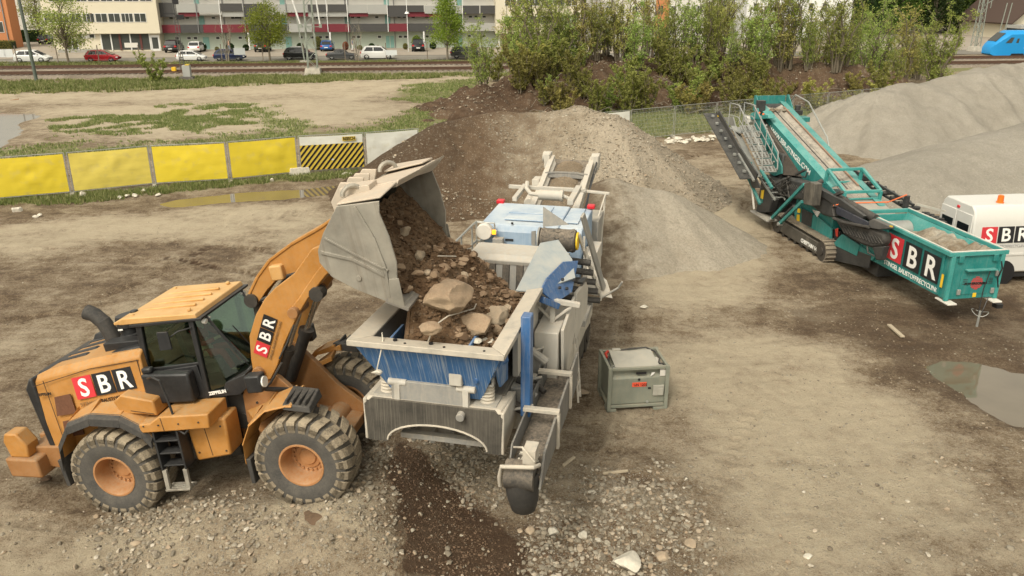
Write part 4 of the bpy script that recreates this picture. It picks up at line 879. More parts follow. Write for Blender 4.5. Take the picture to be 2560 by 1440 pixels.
q = MB(); q.cyl((1.07, -0.22, 3.56), (1.07, 0.22, 3.56), 0.13, 14); q.cyl((1.07, 0, 3.55), (0.98, 0, 2.4), 0.09, 12); q.cyl((2.6, -0.3, 3.98), (2.6, 0.3, 3.98), 0.13, 12); q.cyl((2.62, -0.75, 3.72), (2.62, -0.55, 3.72), 0.13, 10); lp('tilt_cylinder', q, M['darksteel'], 0)
q = MB(); q.tube([(1.1, -0.1, 3.5), (1.5, -0.2, 3.62), (1.9, -0.15, 3.95), (2.4, -0.2, 4.0), (2.7, -0.15, 4.3)], 0.03, 8); q.tube([(1.2, 0.3, 2.3), (1.5, 0.25, 2.9), (1.9, 0.1, 3.4), (2.2, 0.1, 3.9)], 0.03, 8); lp('hydraulic_hose', q, M['rubber'], 0)
lm_o = Vector((1.18, -0.672, 2.72)); rr = Vector((0.36, 0, 0.62)); up_ = Vector((-0.62, 0, 0.36))
sbr_sign(LT, lm_o+Vector((0.17, 0, -0.1)), rr, up_, 0.26, off=0.004)
lettering('STINGEL BAUSTOFFRECYCLING', 0.055, M['greytext'], LT, lm_o+Vector((0.24, -0.008, -0.14)), rr, up_, width=0.8)
# bucket
prof = [(3.74, 5.34), (3.41, 4.95), (3.25, 4.68), (3.23, 4.49), (3.37, 4.24), (3.7, 4.0), (4.15, 3.75), (4.43, 3.6)]
def off_(P, t):
    out = []
    for i, p in enumerate(P):
        a = Vector(P[max(i-1, 0)]); b = Vector(P[min(i+1, len(P)-1)]); d = (b-a).normalized(); out.append((p[0]-d.y*t, p[1]+d.x*t))
    return out
inn = off_(prof, 0.05)
BK = empty('bucket', (0, 0, 0)); BK.parent = LT
q = MB(); q.prism(prof+inn[::-1], 1, -1.5, 1.5); q.mat(0)
o = lp('bucket_shell', q, M['bucket'], 0.006, BK, 30)
side = [(3.74, 5.34), (3.41, 4.95), (3.25, 4.68), (3.23, 4.49), (3.37, 4.24), (3.7, 4.0), (4.15, 3.75), (4.43, 3.6), (4.42, 4.05), (4.48, 4.35), (4.45, 4.78), (4.38, 5.15), (4.42, 5.33)]
for y0, y1 in ((-1.54, -1.502), (1.502, 1.54)):
    q = MB(); q.prism(side, 1, y0, y1); lp('side_plate', q, M['bucket'], 0.008, BK)
    yo = y0-0.012 if y0 < 0 else y1+0.012
    q = MB()
    for P in ([(3.42, 4.88), (3.9, 4.52), (4.32, 4.24)],):
        for a, b in zip(P[:-1], P[1:]): q.beam((a[0], yo, a[1]), (b[0], yo, b[1]), 0.03, 0.035)
    for P in ([(4.02, 5.3), (4.2, 4.8), (4.28, 4.3), (4.24, 3.8)], [(3.3, 4.66), (3.8, 4.48), (4.26, 4.16)]):
        for a, b in zip(P[:-1], P[1:]): q.beam((a[0], yo, a[1]), (b[0], yo, b[1]), 0.03, 0.05)
    q.cyl((3.82, yo-0.01, 4.17), (3.82, yo+0.01, 4.17), 0.045, 10); q.prism([(4.2, 3.74), (4.46, 3.6), (4.46, 4.1), (4.3, 4.1)], 1, *sorted((yo-0.01, yo+0.012)))
    lp('wear_strip', q, M['clear_white'] if 0 else M['bucket'], 0.004, BK)
q = MB(); q.prism([(4.15, 3.73), (4.5, 3.545), (4.52, 3.6), (4.2, 3.8)], 1, -1.56, 1.56); lp('cutting_edge', q, M['bucket_in'], 0.004, BK)
q = MB(); q.plate([(3.72, -1.5, 5.34), (4.44, -1.5, 5.36), (4.48, -0.75, 5.42), (3.74, -0.75, 5.36)], 0.03); q.plate([(3.72, 1.5, 5.34), (3.74, 0.75, 5.36), (4.48, 0.75, 5.42), (4.44, 1.5, 5.36)], 0.03)
q.hexa([(3.72, -0.76, 5.33), (4.46, -0.76, 5.36), (4.4, 1.5, 5.2), (3.66, 1.5, 5.22)], [(3.74, -0.76, 5.4), (4.5, -0.7, 5.46), (4.62, 1.45, 5.36), (3.7, 1.5, 5.27)])
q.hexa([(4.38, 0.3, 5.28), (4.55, 0.3, 5.38), (4.66, 1.46, 5.36), (4.4, 1.5, 5.14)], [(4.38, 0.3, 5.33), (4.56, 0.3, 5.43), (4.68, 1.46, 5.41), (4.4, 1.5, 5.2)])
for y in (-0.45, -0.05, 0.25, 0.6): q.prism([(3.2, 4.9), (3.6, 5.28), (3.66, 5.46), (3.4, 5.5), (3.16, 5.2)], 1, y, y+0.06)
q.box(3.6, 4.1, -1.0, -0.6, 5.35, 5.5)
lp('spill_guard', q, paint('bucket_top', (0.50, 0.44, 0.36), 0.6, dust=0.5, dustcol=(0.5, 0.36, 0.24), scale=1.2), 0.012, BK)
for y in (-1.05, 0.75):
    q = MB(); q.tube([(3.82+0.12*math.cos(a), y+0.1*math.cos(a), 5.40+0.13*math.sin(a)) for a in np.linspace(0, math.pi, 9)], 0.04, 8); lp('lifting_eye', q, M['bucket'], 0, BK)
# seams, handles, bolts
SEAM = plain('seam', (0.05, 0.03, 0.02), 0.8)
def seam(P, w=0.012):
    q = MB()
    for a, b in zip(P[:-1], P[1:]): q.beam(a, b, 0.006, w, (0, 0, 1) if abs(b[2]-a[2]) < abs(b[0]-a[0]) else (1, 0, 0))
    lp('panel_seam', q, SEAM, 0)
seam([(-0.98, yl(2.2)-0.004, 2.2), (-0.98, yl(2.95)-0.004, 2.95)]); seam([(-3.05, yl(1.6)-0.004, 1.45), (-3.05, yl(2.7)-0.004, 2.72)])
seam([(-3.3, yl(2.6)-0.002, 2.62), (-2.0, yl(2.85)-0.002, 2.86), (-0.95, yl(2.92)-0.002, 2.94)]); seam([(-1.2, -1.302, 2.1), (-0.75, -1.302, 2.0)])
seam([(0.05, -1.182, 1.02), (0.05, -1.182, 1.72)]); seam([(-0.52, -1.482, 1.74), (-0.52, -1.482, 2.0)])
q = MB()
for x, z in ((-0.2, 1.1), (-0.2, 1.6), (0.35, 1.1), (0.38, 1.6)): q.cyl((x, -1.18, z), (x, -1.195, z), 0.018, 6)
for x in (-0.9, -0.6, -0.2, 0.2): q.cyl((x, -1.48, 1.86), (x, -1.495, 1.86), 0.016, 6)
for k in range(5): q.cyl((0.75+0.06*k, -0.62, 1.3+0.22*k), (0.75+0.06*k, -0.635, 1.3+0.22*k), 0.025, 6)
o = lp('bolt_heads', q, M['darksteel'], 0); o['kind'] = 'stuff'
q = MB(); q.tube([(-2.3, yl(1.95)-0.01, 1.97), (-2.3, yl(1.95)-0.06, 1.97), (-2.15, yl(1.95)-0.06, 1.98), (-2.15, yl(1.95)-0.01, 1.98)], 0.01, 6); lp('hood_handle', q, M['black'], 0)
q = MB()
for k in range(12): q.box(-3.575, -3.55, -0.8, 0.8, 1.5+k*0.085, 1.53+k*0.085)
lp('grille_slats', q, M['darksteel'], 0)
q = MB(); q.tube([(1.6, -0.7, 2.6), (1.85, -0.72, 2.9), (2.05, -0.7, 3.2)], 0.018, 6); q.tube([(0.95, -0.5, 1.9), (1.3, -0.68, 2.15), (1.6, -0.66, 2.5)], 0.022, 6); lp('grease_line', q, M['rubber'], 0)
# ================================================================ mobile crusher; local x runs along the machine away from the feed end, y to its left
KT = empty('mobile_crusher', (-1.385, 11.68, 0), (0, 0, R(77)))
tag(KT, 'dusty blue and white tracked crusher being fed by the loader', 'crusher')
M['kblue'] = paint('crusher_blue', (0.03, 0.13, 0.33), 0.45, dust=0.25, dustcol=(0.42, 0.45, 0.46), streak=0.85, streakcol=(0.44, 0.48, 0.5), drip=(0.1, 2.8), blot=0.15)
M['kpost'] = paint('post_blue', (0.025, 0.115, 0.30), 0.4, dust=0.25, streak=0.3)
M['khood'] = paint('hood_dusty_blue', (0.18, 0.30, 0.46), 0.6, dust=0.9, dustcol=(0.54, 0.56, 0.55), streak=0.3, streakcol=(0.5, 0.55, 0.57), scale=0.6, blot=0.1)
M['kwhite'] = paint('crusher_white', (0.50, 0.48, 0.43), 0.6, dust=0.8, dustcol=(0.50, 0.43, 0.34), streak=0.3, streakcol=(0.35, 0.3, 0.24), scale=0.8)
M['kgrey'] = paint('crusher_grey', (0.26, 0.26, 0.25), 0.6, dust=0.8, dustcol=(0.42, 0.37, 0.29), streak=0.5, streakcol=(0.42, 0.38, 0.32))
M['kblack'] = paint('crusher_black', (0.035, 0.034, 0.032), 0.5, dust=0.42, dustcol=(0.36, 0.31, 0.235), streak=0.5, streakcol=(0.24, 0.22, 0.18), drip=(0.2, 3.0), blot=0.2)
M['kflange'] = paint('rim_dusty', (0.46, 0.425, 0.36), 0.7, dust=0.9, dustcol=(0.52, 0.45, 0.355), scale=1.4, var=0.22)
M['kin'] = paint('hopper_inside', (0.14, 0.135, 0.125), 0.4, metal=0.5, dust=0.5, dustcol=(0.35, 0.31, 0.25), scale=0.8)
M['belt'] = paint('belt_rubber', (0.05, 0.048, 0.045), 0.75, dust=0.9, dustcol=(0.27, 0.22, 0.165), scale=1.2)
M['track'] = paint('track_steel', (0.14, 0.12, 0.10), 0.7, metal=0.2, dust=1.1, dustcol=(0.36, 0.30, 0.22), scale=1.5)
def kp(nm, q, mat, bevel=0.01, par=None, smooth=35): return q.build(nm, mat, par or KT, smooth=smooth, bevel=bevel)
def crawler(parent, x0, x1, yc, w, h, side, zc=0.0, n=None, frame_m=None, wr=None):
    """crawler track: one shoe mesh part (shoes are its pattern), side frame, rollers"""
    r = h/2; L = x1-x0-2*r; per = 2*L+2*math.pi*r; n = n or int(per/0.155); q = MB()
    def pt(s, rr):
        s %= per
        if s < L: return (x0+r+s, zc+r+rr), 0.0
        s -= L
        if s < math.pi*r: a = s/r; return (x1-r+math.sin(a)*rr, zc+r+math.cos(a)*rr), a
        s -= math.pi*r
        if s < L: return (x1-r-s, zc+r-rr), math.pi
        a = math.pi+(s-L)/r; return (x0+r+math.sin(a)*rr, zc+r+math.cos(a)*rr), a
    for i in range(n):
        s0 = i*per/n; s1 = s0+per/n*0.9; 
        (ax, az), _ = pt(s0, r-0.035); (bx, bz), _ = pt(s1, r-0.035); (cx, cz), _ = pt(s0, r); (dx, dz), _ = pt(s1, r)
        y0, y1 = yc-w/2, yc+w/2
        q.hexa([(ax, y0, az), (bx, y0, bz), (bx, y1, bz), (ax, y1, az)], [(cx, y0, cz), (dx, y0, dz), (dx, y1, dz), (cx, y1, cz)])
        (ex, ez), _ = pt(s0+per/n*0.1, r+0.03); (fx, fz), _ = pt(s0+per/n*0.3, r+0.03); (gx, gz), _ = pt(s0+per/n*0.05, r-0.002); (hx, hz_), _ = pt(s0+per/n*0.38, r-0.002)
        q.hexa([(gx, y0, gz), (hx, y0, hz_), (hx, y1, hz_), (gx, y1, gz)], [(ex, y0, ez), (fx, y0, fz), (fx, y1, fz), (ex, y1, ez)])
    q.build('track_shoes', M['track'], parent, smooth=0)
    q = MB(); ys = sorted((yc-w*0.28, yc+w*0.38)) if side > 0 else sorted((yc-w*0.38, yc+w*0.28))
    q.prism([(x0+r*0.9, zc+h*0.22), (x1-r*0.9, zc+h*0.22), (x1-r*0.6, zc+h*0.5), (x1-r*0.9, zc+h*0.78), (x0+r*0.9, zc+h*0.78), (x0+r*0.6, zc+h*0.5)], 1, *ys)
    q.build('track_frame', frame_m or M['kblack'], parent, bevel=0.02)
    q = MB()
    for xx in (x0+r, x1-r): q.cyl((xx, yc-w*0.42, zc+r), (xx, yc+w*0.42, zc+r), r-0.05, 20); q.cyl((xx, yc-w*0.5, zc+r), (xx, yc+w*0.5, zc+r), r*0.35, 12)
    k = int((x1-x0)/0.45)
    for i in range(1, k): q.cyl((x0+i*(x1-x0)/k, yc-w*0.36, zc+0.13), (x0+i*(x1-x0)/k, yc+w*0.36, zc+0.13), 0.09, 10)
    q.build('track_rollers', M['darksteel'], parent)
for yc, sd in ((-1.2, -1), (1.2, 1)): crawler(KT, 5.35, 9.6, yc, 0.44, 0.95, sd)
# chassis
q = MB()
for s in (-1, 1):
    q.prism([(0.9, 2.2), (0.9, 2.62), (3.2, 2.6), (4.8, 2.3), (10.8, 2.3), (10.8, 1.75), (5.0, 1.6), (3.0, 2.0)], 1, *sorted((s*0.82, s*1.0)))
for x in (3.4, 5.0, 7.0, 9.0, 10.6): q.box(x, x+0.25, -1.0, 1.0, 1.7, 2.1)
q.box(5.5, 6.1, -1.2, 1.2, 0.75, 1.75); q.box(8.8, 9.4, -1.2, 1.2, 0.75, 1.75)
kp('chassis', q, M['kgrey'], 0.015)
q = MB(); q.box(4.6, 6.9, -0.72, 0.72, 1.5, 3.3); q.prism([(3.1, 2.2), (4.7, 1.6), (4.7, 3.2), (3.1, 2.8)], 1, -0.75, 0.75); q.cyl((5.6, -1.0, 2.6), (5.6, 1.0, 2.6), 0.5, 20); kp('crusher_unit', q, M['kgrey'], 0.03)
# end beam with the arch
q = MB()
arch = [(1.13, 2.2)]+[(0.16+0.78*math.cos(a), 2.16+0.34*math.sin(a)) for a in np.linspace(0, math.pi, 15)]
outl = [(1.16, 2.1), (1.2, 2.78), (1.06, 2.9), (-1.06, 2.9), (-1.2, 2.78), (-1.16, 2.1), (-0.88, 2.1)]+[(-0.06-0.86*math.cos(a), 2.14+0.36*math.sin(a)) for a in np.linspace(0.05, math.pi-0.05, 15)]+[(0.82, 2.1)]
q.prism([(a, b) for a, b in outl], 0, 0.3, 0.36)
kp('end_beam', q, M['kblack'], 0.0)
q = MB(); q.hexa([(0.31, -1.18, 2.84), (1.1, -1.22, 2.78), (1.1, 1.22, 2.78), (0.31, 1.18, 2.84)], [(0.36, -1.15, 2.91), (1.15, -1.22, 2.86), (1.15, 1.22, 2.86), (0.36, 1.15, 2.91)])
q.prism([(0.3, 2.88), (0.3, 2.1), (1.2, 2.3), (1.2, 2.84)], 1, 1.16, 1.22); q.prism([(0.3, 2.88), (0.3, 2.1), (1.2, 2.3), (1.2, 2.84)], 1, -1.22, -1.16)
kp('end_deck', q, M['kflange'], 0.02)
q = MB(); q.box(1.0, 1.12, -1.0, 1.0, 1.95, 2.2)
for y in (-0.5, -0.2, 0.15, 0.5): q.box(0.8, 1.3, y, y+0.08, 1.85, 2.1)
q.box(0.6, 0.75, -0.9, 0.7, 2.02, 2.12)
kp('lower_bars', q, M['kgrey'], 0.01)
q = MB(); q.prism([(0.9, 2.9), (3.2, 2.9), (3.2, 2.2), (0.9, 2.3)], 1, -1.1, 1.1); kp('feeder_trough', q, M['kblack'], 0.02)
# hopper
H = empty('hopper', (0, 0, 0)); H.parent = KT
ZR_ = 4.05
def ring(o, z): return [(o[0], o[2], z), (o[1], o[2], z), (o[1], o[3], z), (o[0], o[3], z)]
q = MB()
# three flanges (front, right, left), inner edge set lower
q.hexa([(0.0, -1.3, 3.96), (0.4, -1.02, 3.90), (0.4, 1.02, 3.90), (0.0, 1.3, 3.96)], [(0.0, -1.3, 4.06), (0.38, -1.02, 4.0), (0.38, 1.02, 4.0), (0.0, 1.3, 4.06)])
kp('front_flange', q, M['kflange'], 0.012, H)
for s in (-1, 1):
    q = MB(); P = [(0.02, s*1.302, 3.96), (3.08, s*1.302, 3.96), (3.05, s*1.0, 3.90), (0.405, s*1.0, 3.90)]
    Q = [(0.02, s*1.302, 4.062), (3.08, s*1.302, 4.062), (3.05, s*1.0, 4.002), (0.405, s*1.0, 4.002)]
    if s > 0: P, Q = P[::-1], Q[::-1]
    q.hexa(P, Q); kp('side_flange', q, M['kflange'], 0.012, H)
for s in (-1, 1):                                    # inside walls
    q = MB(); q.plate([(0.38, s*1.01, 3.99), (3.06, s*1.01, 3.99), (3.06, s*0.62, 3.1), (0.7, s*0.62, 3.1)], 0.02*s); kp('hopper_side', q, M['kin'], 0, H)
q = MB(); q.plate([(0.385, -1.0, 3.98), (0.385, 1.0, 3.98), (0.75, 0.62, 3.1), (0.75, -0.62, 3.1)], 0.02); kp('hopper_end', q, M['kin'], 0, H)
q = MB()                                             # outside in blue
q.hexa([(0.55, -0.78, 2.95), (0.72, -0.78, 2.95), (0.72, 0.78, 2.95), (0.55, 0.78, 2.95)], [(0.10, -1.22, 3.95), (0.34, -1.22, 3.95), (0.34, 1.22, 3.95), (0.10, 1.22, 3.95)])
kp('hopper_front', q, M['kblue'], 0.01, H)
q = MB(); q.box(0.42, 0.6, -0.55, 0.68, 3.2, 3.86); kp('front_plate', q, M['kblue'], 0.015, H)
q = MB(); q.box(0.405, 0.425, -0.3, -0.18, 3.62, 3.74); kp('plate_opening', q, M['inkblack'], 0, H)
q = MB(); q.box(0.405, 0.425, 0.32, 0.44, 3.62, 3.74); kp('plate_opening', q, M['inkblack'], 0, H)
for y in (-1.1, 1.0, -0.62, 0.72):
    q = MB(); q.prism([(0.12, 3.94), (1.1, 3.94), (1.1, 3.1), (0.6, 3.2)], 1, y, y+0.04); kp('gusset', q, M['kblue'], 0.005, H)
for s in (-1, 1):
    q = MB(); q.hexa([(0.6, s*0.7, 2.95), (3.1, s*0.7, 2.95), (3.1, s*0.8, 2.95), (0.6, s*0.8, 2.95)][::s or 1], [(0.3, s*1.06, 3.94), (3.1, s*1.06, 3.94), (3.1, s*1.26, 3.94), (0.3, s*1.26, 3.94)][::s or 1]); kp('hopper_flank', q, M['kblue'], 0.01, H)
for (x, y) in [(0.1, v) for v in (-0.95, -0.3, 0.35)]+[(0.2, -0.05), (0.2, 0.55)]:
    q = MB(); rr_ = 0.035 if x > 0.15 else 0.02; q.cyl((x+0.02, y, 4.03), (x+0.02, y, 4.058), rr_, 10); kp('bolt_hole', q, M['inkblack'], 0, H)
q = MB(); q.box(0.36, 0.44, -0.6, 0.72, 2.86, 3.24); kp('grey_front_plate', q, M['kgrey'], 0.012)
for y0 in (0.62, -0.56):
    q = MB(); q.cyl((0.4, y0-0.16, 3.2), (0.4, y0+0.16, 3.2), 0.06, 12); q.box(0.34, 0.46, y0-0.05, y0+0.05, 2.85, 3.2); kp('pivot', q, M['kwhite'], 0.01)
q = MB(); q.box(0.3, 0.44, -0.52, -0.3, 3.28, 3.55); kp('lamp_bracket', q, M['kwhite'], 0.02)
q = MB(); q.cyl((0.33, -0.5, 2.78), (0.2, -0.5, 2.76), 0.07, 14); kp('front_lamp', q, M['kgrey'], 0.005)
for y0 in (0.88, -0.86):
    S_ = empty('suspension', (0, 0, 0)); S_.parent = KT
    q = MB(); q.lathe([(0.13, 0)]+[(0.13-0.018*(i % 2), 0.03*i) for i in range(1, 12)]+[(0.13, 0.36)], (0.62, y0, 2.92), (0, 0, 1), 20); kp('coil_spring', q, M['kflange'], 0, S_)
    q = MB(); q.box(0.42, 0.85, y0-0.2, y0+0.2, 2.87, 2.92); q.prism([(0.42, 3.28), (0.85, 3.28), (0.85, 3.4), (0.6, 3.62), (0.42, 3.4)], 1, y0-0.16, y0-0.12); q.prism([(0.42, 3.28), (0.85, 3.28), (0.85, 3.4), (0.6, 3.62), (0.42, 3.4)], 1, y0+0.1, y0+0.14); q.box(0.42, 0.85, y0-0.16, y0+0.14, 3.27, 3.31); kp('spring_seat', q, M['kgrey'], 0.008, S_)
q = MB(); q.cyl((0.36, -0.7, 3.4), (0.9, -1.1, 3.6), 0.09, 12); kp('support_tube', q, M['kpost'], 0.01)
q = MB(); q.tube([(0.292, -0.06-0.87*math.cos(a), 2.14+0.37*math.sin(a)) for a in np.linspace(0.02, math.pi-0.02, 17)], 0.018, 6); kp('arch_rim', q, M['kflange'], 0)
# blue post at the right and clutter beside it
q = MB(); q.box(1.02, 1.26, -1.5, -1.33, 2.45, 4.3); kp('post', q, M['kpost'], 0.02)
random.seed(3)
for i in range(16):
    x = 1.2+0.25*i; y = -1.15-random.random()*0.35; z = 2.0+random.random()*0.9
    q = MB(); q.cyl((x, y-0.12, z), (x+random.uniform(-0.2, 0.4), y+0.2, z+random.uniform(-0.2, 0.3)), random.uniform(0.05, 0.12), 10); kp('valve', q, random.choice([M['darksteel'], M['kgrey'], M['kwhite'], M['rubber']]), 0.01)
for i in range(10):
    x = 1.0+0.35*i; z = 2.2+random.random()*0.8
    q = MB(); q.tube([(x, -1.0, z), (x+0.1, -1.35-random.random()*0.2, z+0.15), (x+0.5, -1.3, z-0.2), (x+0.9, -1.1, z-0.1)], 0.025, 6); kp('hose', q, random.choice([M['rubber'], M['kgrey']]), 0)
q = MB()
for i in range(9):
    x = 1.3+0.4*i; q.box(x, x+random.uniform(0.1, 0.3), -1.3-random.random()*0.25, -1.0, 2.0+random.random()*0.4, 2.5+random.random()*0.5)
kp('side_housing', q, M['kgrey'], 0.02); tag(bpy.context.scene.objects[-1], None)
q = MB(); q.box(1.6, 3.4, -1.16, -1.06, 2.9, 3.9); kp('guard_plate', q, M['kwhite'], 0.01)
# white cabinet and guard panels over the track
q = MB(); q.box(2.8, 4.2, -1.66, -1.2, 2.3, 3.27); kp('cabinet', q, M['kwhite'], 0.02)
q = MB(); q.prism([(2.82, 3.34), (4.2, 3.5), (4.3, 2.72), (4.1, 2.6), (3.0, 2.12)], 1, -1.76, -1.70); kp('guard_panel', q, M['kwhite'], 0.012)
q = MB(); q.prism([(4.36, 3.52), (5.72, 3.28), (6.05, 3.02), (6.02, 2.5), (4.25, 2.42), (4.3, 3.0)], 1, -1.77, -1.70); kp('guard_panel', q, M['kwhite'], 0.012)
q = MB(); q.beam((5.1, -1.72, 3.46), (5.7, -1.72, 3.36), 0.12, 0.05); kp('latch', q, M['black'], 0.005)
q = MB(); q.beam((3.3, -1.1, 3.75), (3.5, -1.95, 3.6), 0.1, 0.1); q.beam((3.35, -1.45, 3.2), (3.35, -1.45, 3.65), 0.1, 0.1); q.beam((3.35, -1.45, 3.3), (3.4, -1.1, 3.6), 0.05, 0.05); q.beam((3.35, -1.45, 3.3), (3.45, -1.8, 3.58), 0.05, 0.05); kp('cross_support', q, M['kwhite'], 0.01)
q = MB()
for y, dz in ((-1.78, 0), (-1.78, 0)): pass
for x0 in (4.0, 4.28):
    q.beam((x0, -1.8, 2.55), (x0-0.05, -1.92, 1.25), 0.04, 0.03)
for k in range(5): q.beam((4.0-0.01*k, -1.81-0.025*k, 2.35-0.24*k), (4.27-0.01*k, -1.81-0.025*k, 2.35-0.24*k), 0.03, 0.03)
kp('access_ladder', q, M['kwhite'], 0.004)
q = MB(); q.beam((3.8, -1.5, 2.1), (8.6, -1.5, 1.25), 0.06, 0.3); q.prism([(4.2, 1.3), (9.2, 1.1), (9.2, 1.35), (4.2, 1.9)], 1, -1.5, -1.44); kp('side_skirt', q, M['kflange'], 0.01)
# feeding-end side conveyor folded up beside the chassis
M['kside'] = paint('rubbed_side', (0.12, 0.12, 0.118), 0.6, dust=0.6, dustcol=(0.33, 0.29, 0.23), streak=0.3)
SC = empty('side_conveyor', (0, 0, 0)); SC.parent = KT
q = MB(); q.prism([(-0.45, 2.05), (3.3, 2.0), (3.3, 2.7), (1.2, 2.6), (-0.1, 2.5)], 1, -1.98, -1.94); kp('side_wall', q, M['kside'], 0.008, SC)
q = MB(); q.prism([(-0.3, 2.3), (3.3, 2.2), (3.3, 2.7), (-0.1, 2.6)], 1, -1.46, -1.43); kp('side_wall', q, M['kside'], 0.008, SC)
q = MB(); q.hexa([(-0.3, -1.93, 2.2), (3.2, -1.93, 2.3), (3.2, -1.47, 2.3), (-0.3, -1.47, 2.2)], [(-0.3, -1.93, 2.25), (3.2, -1.93, 2.35), (3.2, -1.47, 2.35), (-0.3, -1.47, 2.25)]); kp('conveyor_belt', q, M['belt'], 0, SC)
q = MB(); q.cyl((-0.4, -1.88, 2.25), (-0.4, -1.42, 2.25), 0.23, 24); kp('tail_drum', q, M['belt'], 0, SC)
q = MB(); q.tube([(-0.42, -1.95, 2.48), (-0.62, -1.9, 2.55), (-0.66, -1.4, 2.52), (-0.6, -1.36, 2.3), (-0.55, -1.36, 2.1)], 0.035, 8); q.box(-0.5, -0.2, -1.9, -1.7, 2.5, 2.75); q.tube([(-0.2, -1.5, 2.6), (-0.5, -1.7, 2.8), (-0.55, -1.9, 2.6)], 0.02, 6); kp('drum_bracket', q, M['kflange'], 0.008, SC)
prf = []
q = MB(); n_ = 16; ringa = [(0.27*math.cos(math.pi+math.pi*i/n_), 0.27*math.sin(math.pi+math.pi*i/n_)) for i in range(n_+1)]
vs = []
for (z, k, dx) in ((2.3, 1.05, 0.02), (2.0, 1.08, 0.06), (1.75, 1.0, 0.12), (1.52, 0.8, 0.16), (1.45, 0.4, 0.18)):
    for i in range(20):
        a = 2*math.pi*i/20; vs.append((-0.38+dx+0.25*k*math.cos(a), -1.66+0.25*k*math.sin(a), z))
fs = [(j*20+i, j*20+(i+1) % 20, (j+1)*20+(i+1) % 20, (j+1)*20+i) for j in range(4) for i in range(20)]+[tuple(range(80, 100))]
q.add(vs, [f[::-1] for f in fs]); kp('rubber_boot', q, M['rubber'], 0, SC, 60)
q = MB()
for i in range(60): q.rock((random.uniform(-0.3, 0.1), random.uniform(-1.85, -1.55), 2.3+random.random()*0.1), random.uniform(0.02, 0.045), i, 0)
kp('caught_gravel', q, M['palestone'], 0, SC); tag(bpy.context.scene.objects[-1], None)
for x, z, l in ((0.9, 2.62, 0.5), (2.2, 2.7, 0.5)):
    q = MB(); q.box(x, x+0.12, -2.02, -1.4, z, z+0.07); q.box(x, x+0.1, -2.03, -1.98, z-0.65, z); kp('conveyor_bracket', q, M['kflange'], 0.01, SC)
# wing plate at the hopper's far right corner
q = MB(); q.plate([(3.02, -1.18, 4.0), (3.1, -0.78, 3.95), (4.6, -0.95, 4.45), (5.0, -1.25, 4.42), (4.7, -1.6, 4.12), (4.2, -1.75, 3.9)], 0.03); kp('wing_deck', q, paint('wing_grey', (0.25, 0.32, 0.36), 0.6, dust=0.8, dustcol=(0.45, 0.42, 0.36), blot=0.2), 0.006)
q = MB(); q.plate([(3.02, -1.28, 4.02), (3.35, -1.5, 3.66), (4.0, -1.72, 3.66), (4.75, -1.72, 4.08), (4.2, -1.5, 4.22), (3.5, -1.3, 4.1)], -0.035); kp('wing_plate', q, M['kpost'], 0.008)
for x, y, z in ((3.55, -1.5, 3.9), (3.8, -1.6, 3.8), (3.75, -1.52, 4.0), (4.15, -1.68, 3.86)):
    q = MB(); q.cyl((x, y-0.02, z), (x, y-0.07, z+0.01), 0.03, 8); kp('bolt', q, M['inkblack'], 0)
q = MB(); q.beam((3.0, -1.3, 3.85), (3.35, -1.55, 3.6), 0.1, 0.12); kp('wing_hinge', q, M['kpost'], 0.01)
# crusher inlet: white box and rubber curtain
q = MB(); q.box(4.45, 5.5, -0.85, 0.6, 3.3, 4.08); q.prism([(4.36, 4.0), (4.48, 4.1), (4.48, 4.2), (4.33, 4.1)], 1, -0.86, 0.62); kp('inlet_box', q, M['kwhite'], 0.02)
q = MB(); q.box(4.45, 5.3, -0.82, 0.5, 4.1, 4.16); kp('inlet_lid', q, M['kwhite'], 0.02)
for i in range(9):
    y = 0.5-i*0.145
    q = MB(); a = 0.0 if i % 2 else 0.03
    q.hexa([(4.2+a, y-0.135, 3.1), (4.24+a, y-0.135, 3.1), (4.24+a, y, 3.1), (4.2+a, y, 3.1)], [(4.34+a, y-0.135, 4.02), (4.38+a, y-0.135, 4.02), (4.38+a, y, 4.02), (4.34+a, y, 4.02)])
    kp('curtain_strip', q, M['belt'] if i % 2 else M['kgrey'], 0.004)
q = MB(); q.prism([(4.2, 3.0), (4.6, 3.0), (4.6, 4.0), (4.3, 4.0)], 1, -0.98, -0.86); q.prism([(4.2, 3.0), (4.6, 3.0), (4.6, 4.0), (4.3, 4.0)], 1, 0.6, 0.7); kp('inlet_cheek', q, M['kwhite'], 0.01)
# engine and hood
HD = empty('engine_hood', (0, 0, 0)); HD.parent = KT
q = MB(); q.prism([(7.6, 2.6), (7.6, 3.72), (7.72, 3.88), (9.6, 3.92), (9.6, 2.6)], 1, -0.78, 1.14); kp('hood_body', q, M['khood'], 0.03, HD)
q = MB(); q.prism([(7.68, 2.6), (7.68, 3.74), (7.8, 3.86), (9.62, 3.88), (9.62, 2.6)], 1, -1.36, -0.785); kp('hood_body', q, M['khood'], 0.03, HD)
q = MB(); q.box(8.0, 9.4, -0.38, 0.62, 3.905, 3.94); q.box(8.55, 8.6, -0.4, 0.64, 3.935, 3.96); q.box(8.1, 9.5, -1.2, -0.9, 3.885, 3.91); kp('hood_lid', q, M['khood'], 0.01, HD)
q = MB(); q.box(7.58, 7.6, 0.3, 0.5, 3.5, 3.55); q.cyl((7.7, 0.35, 3.9), (7.7, 0.35, 3.94), 0.03, 8); kp('hood_latch', q, M['black'], 0, HD)
q = MB(); q.box(7.655, 7.68, -0.9, -0.8, 3.62, 3.72); kp('warning_sticker', q, M['yellow'], 0, HD)
for y in (-1.42, 1.0):
    q = MB(); q.box(9.5, 9.7, y, y+0.2, 3.9, 4.0); kp('tail_light', q, plain('tail_red', (0.55, 0.02, 0.03), 0.4), 0.02, HD)
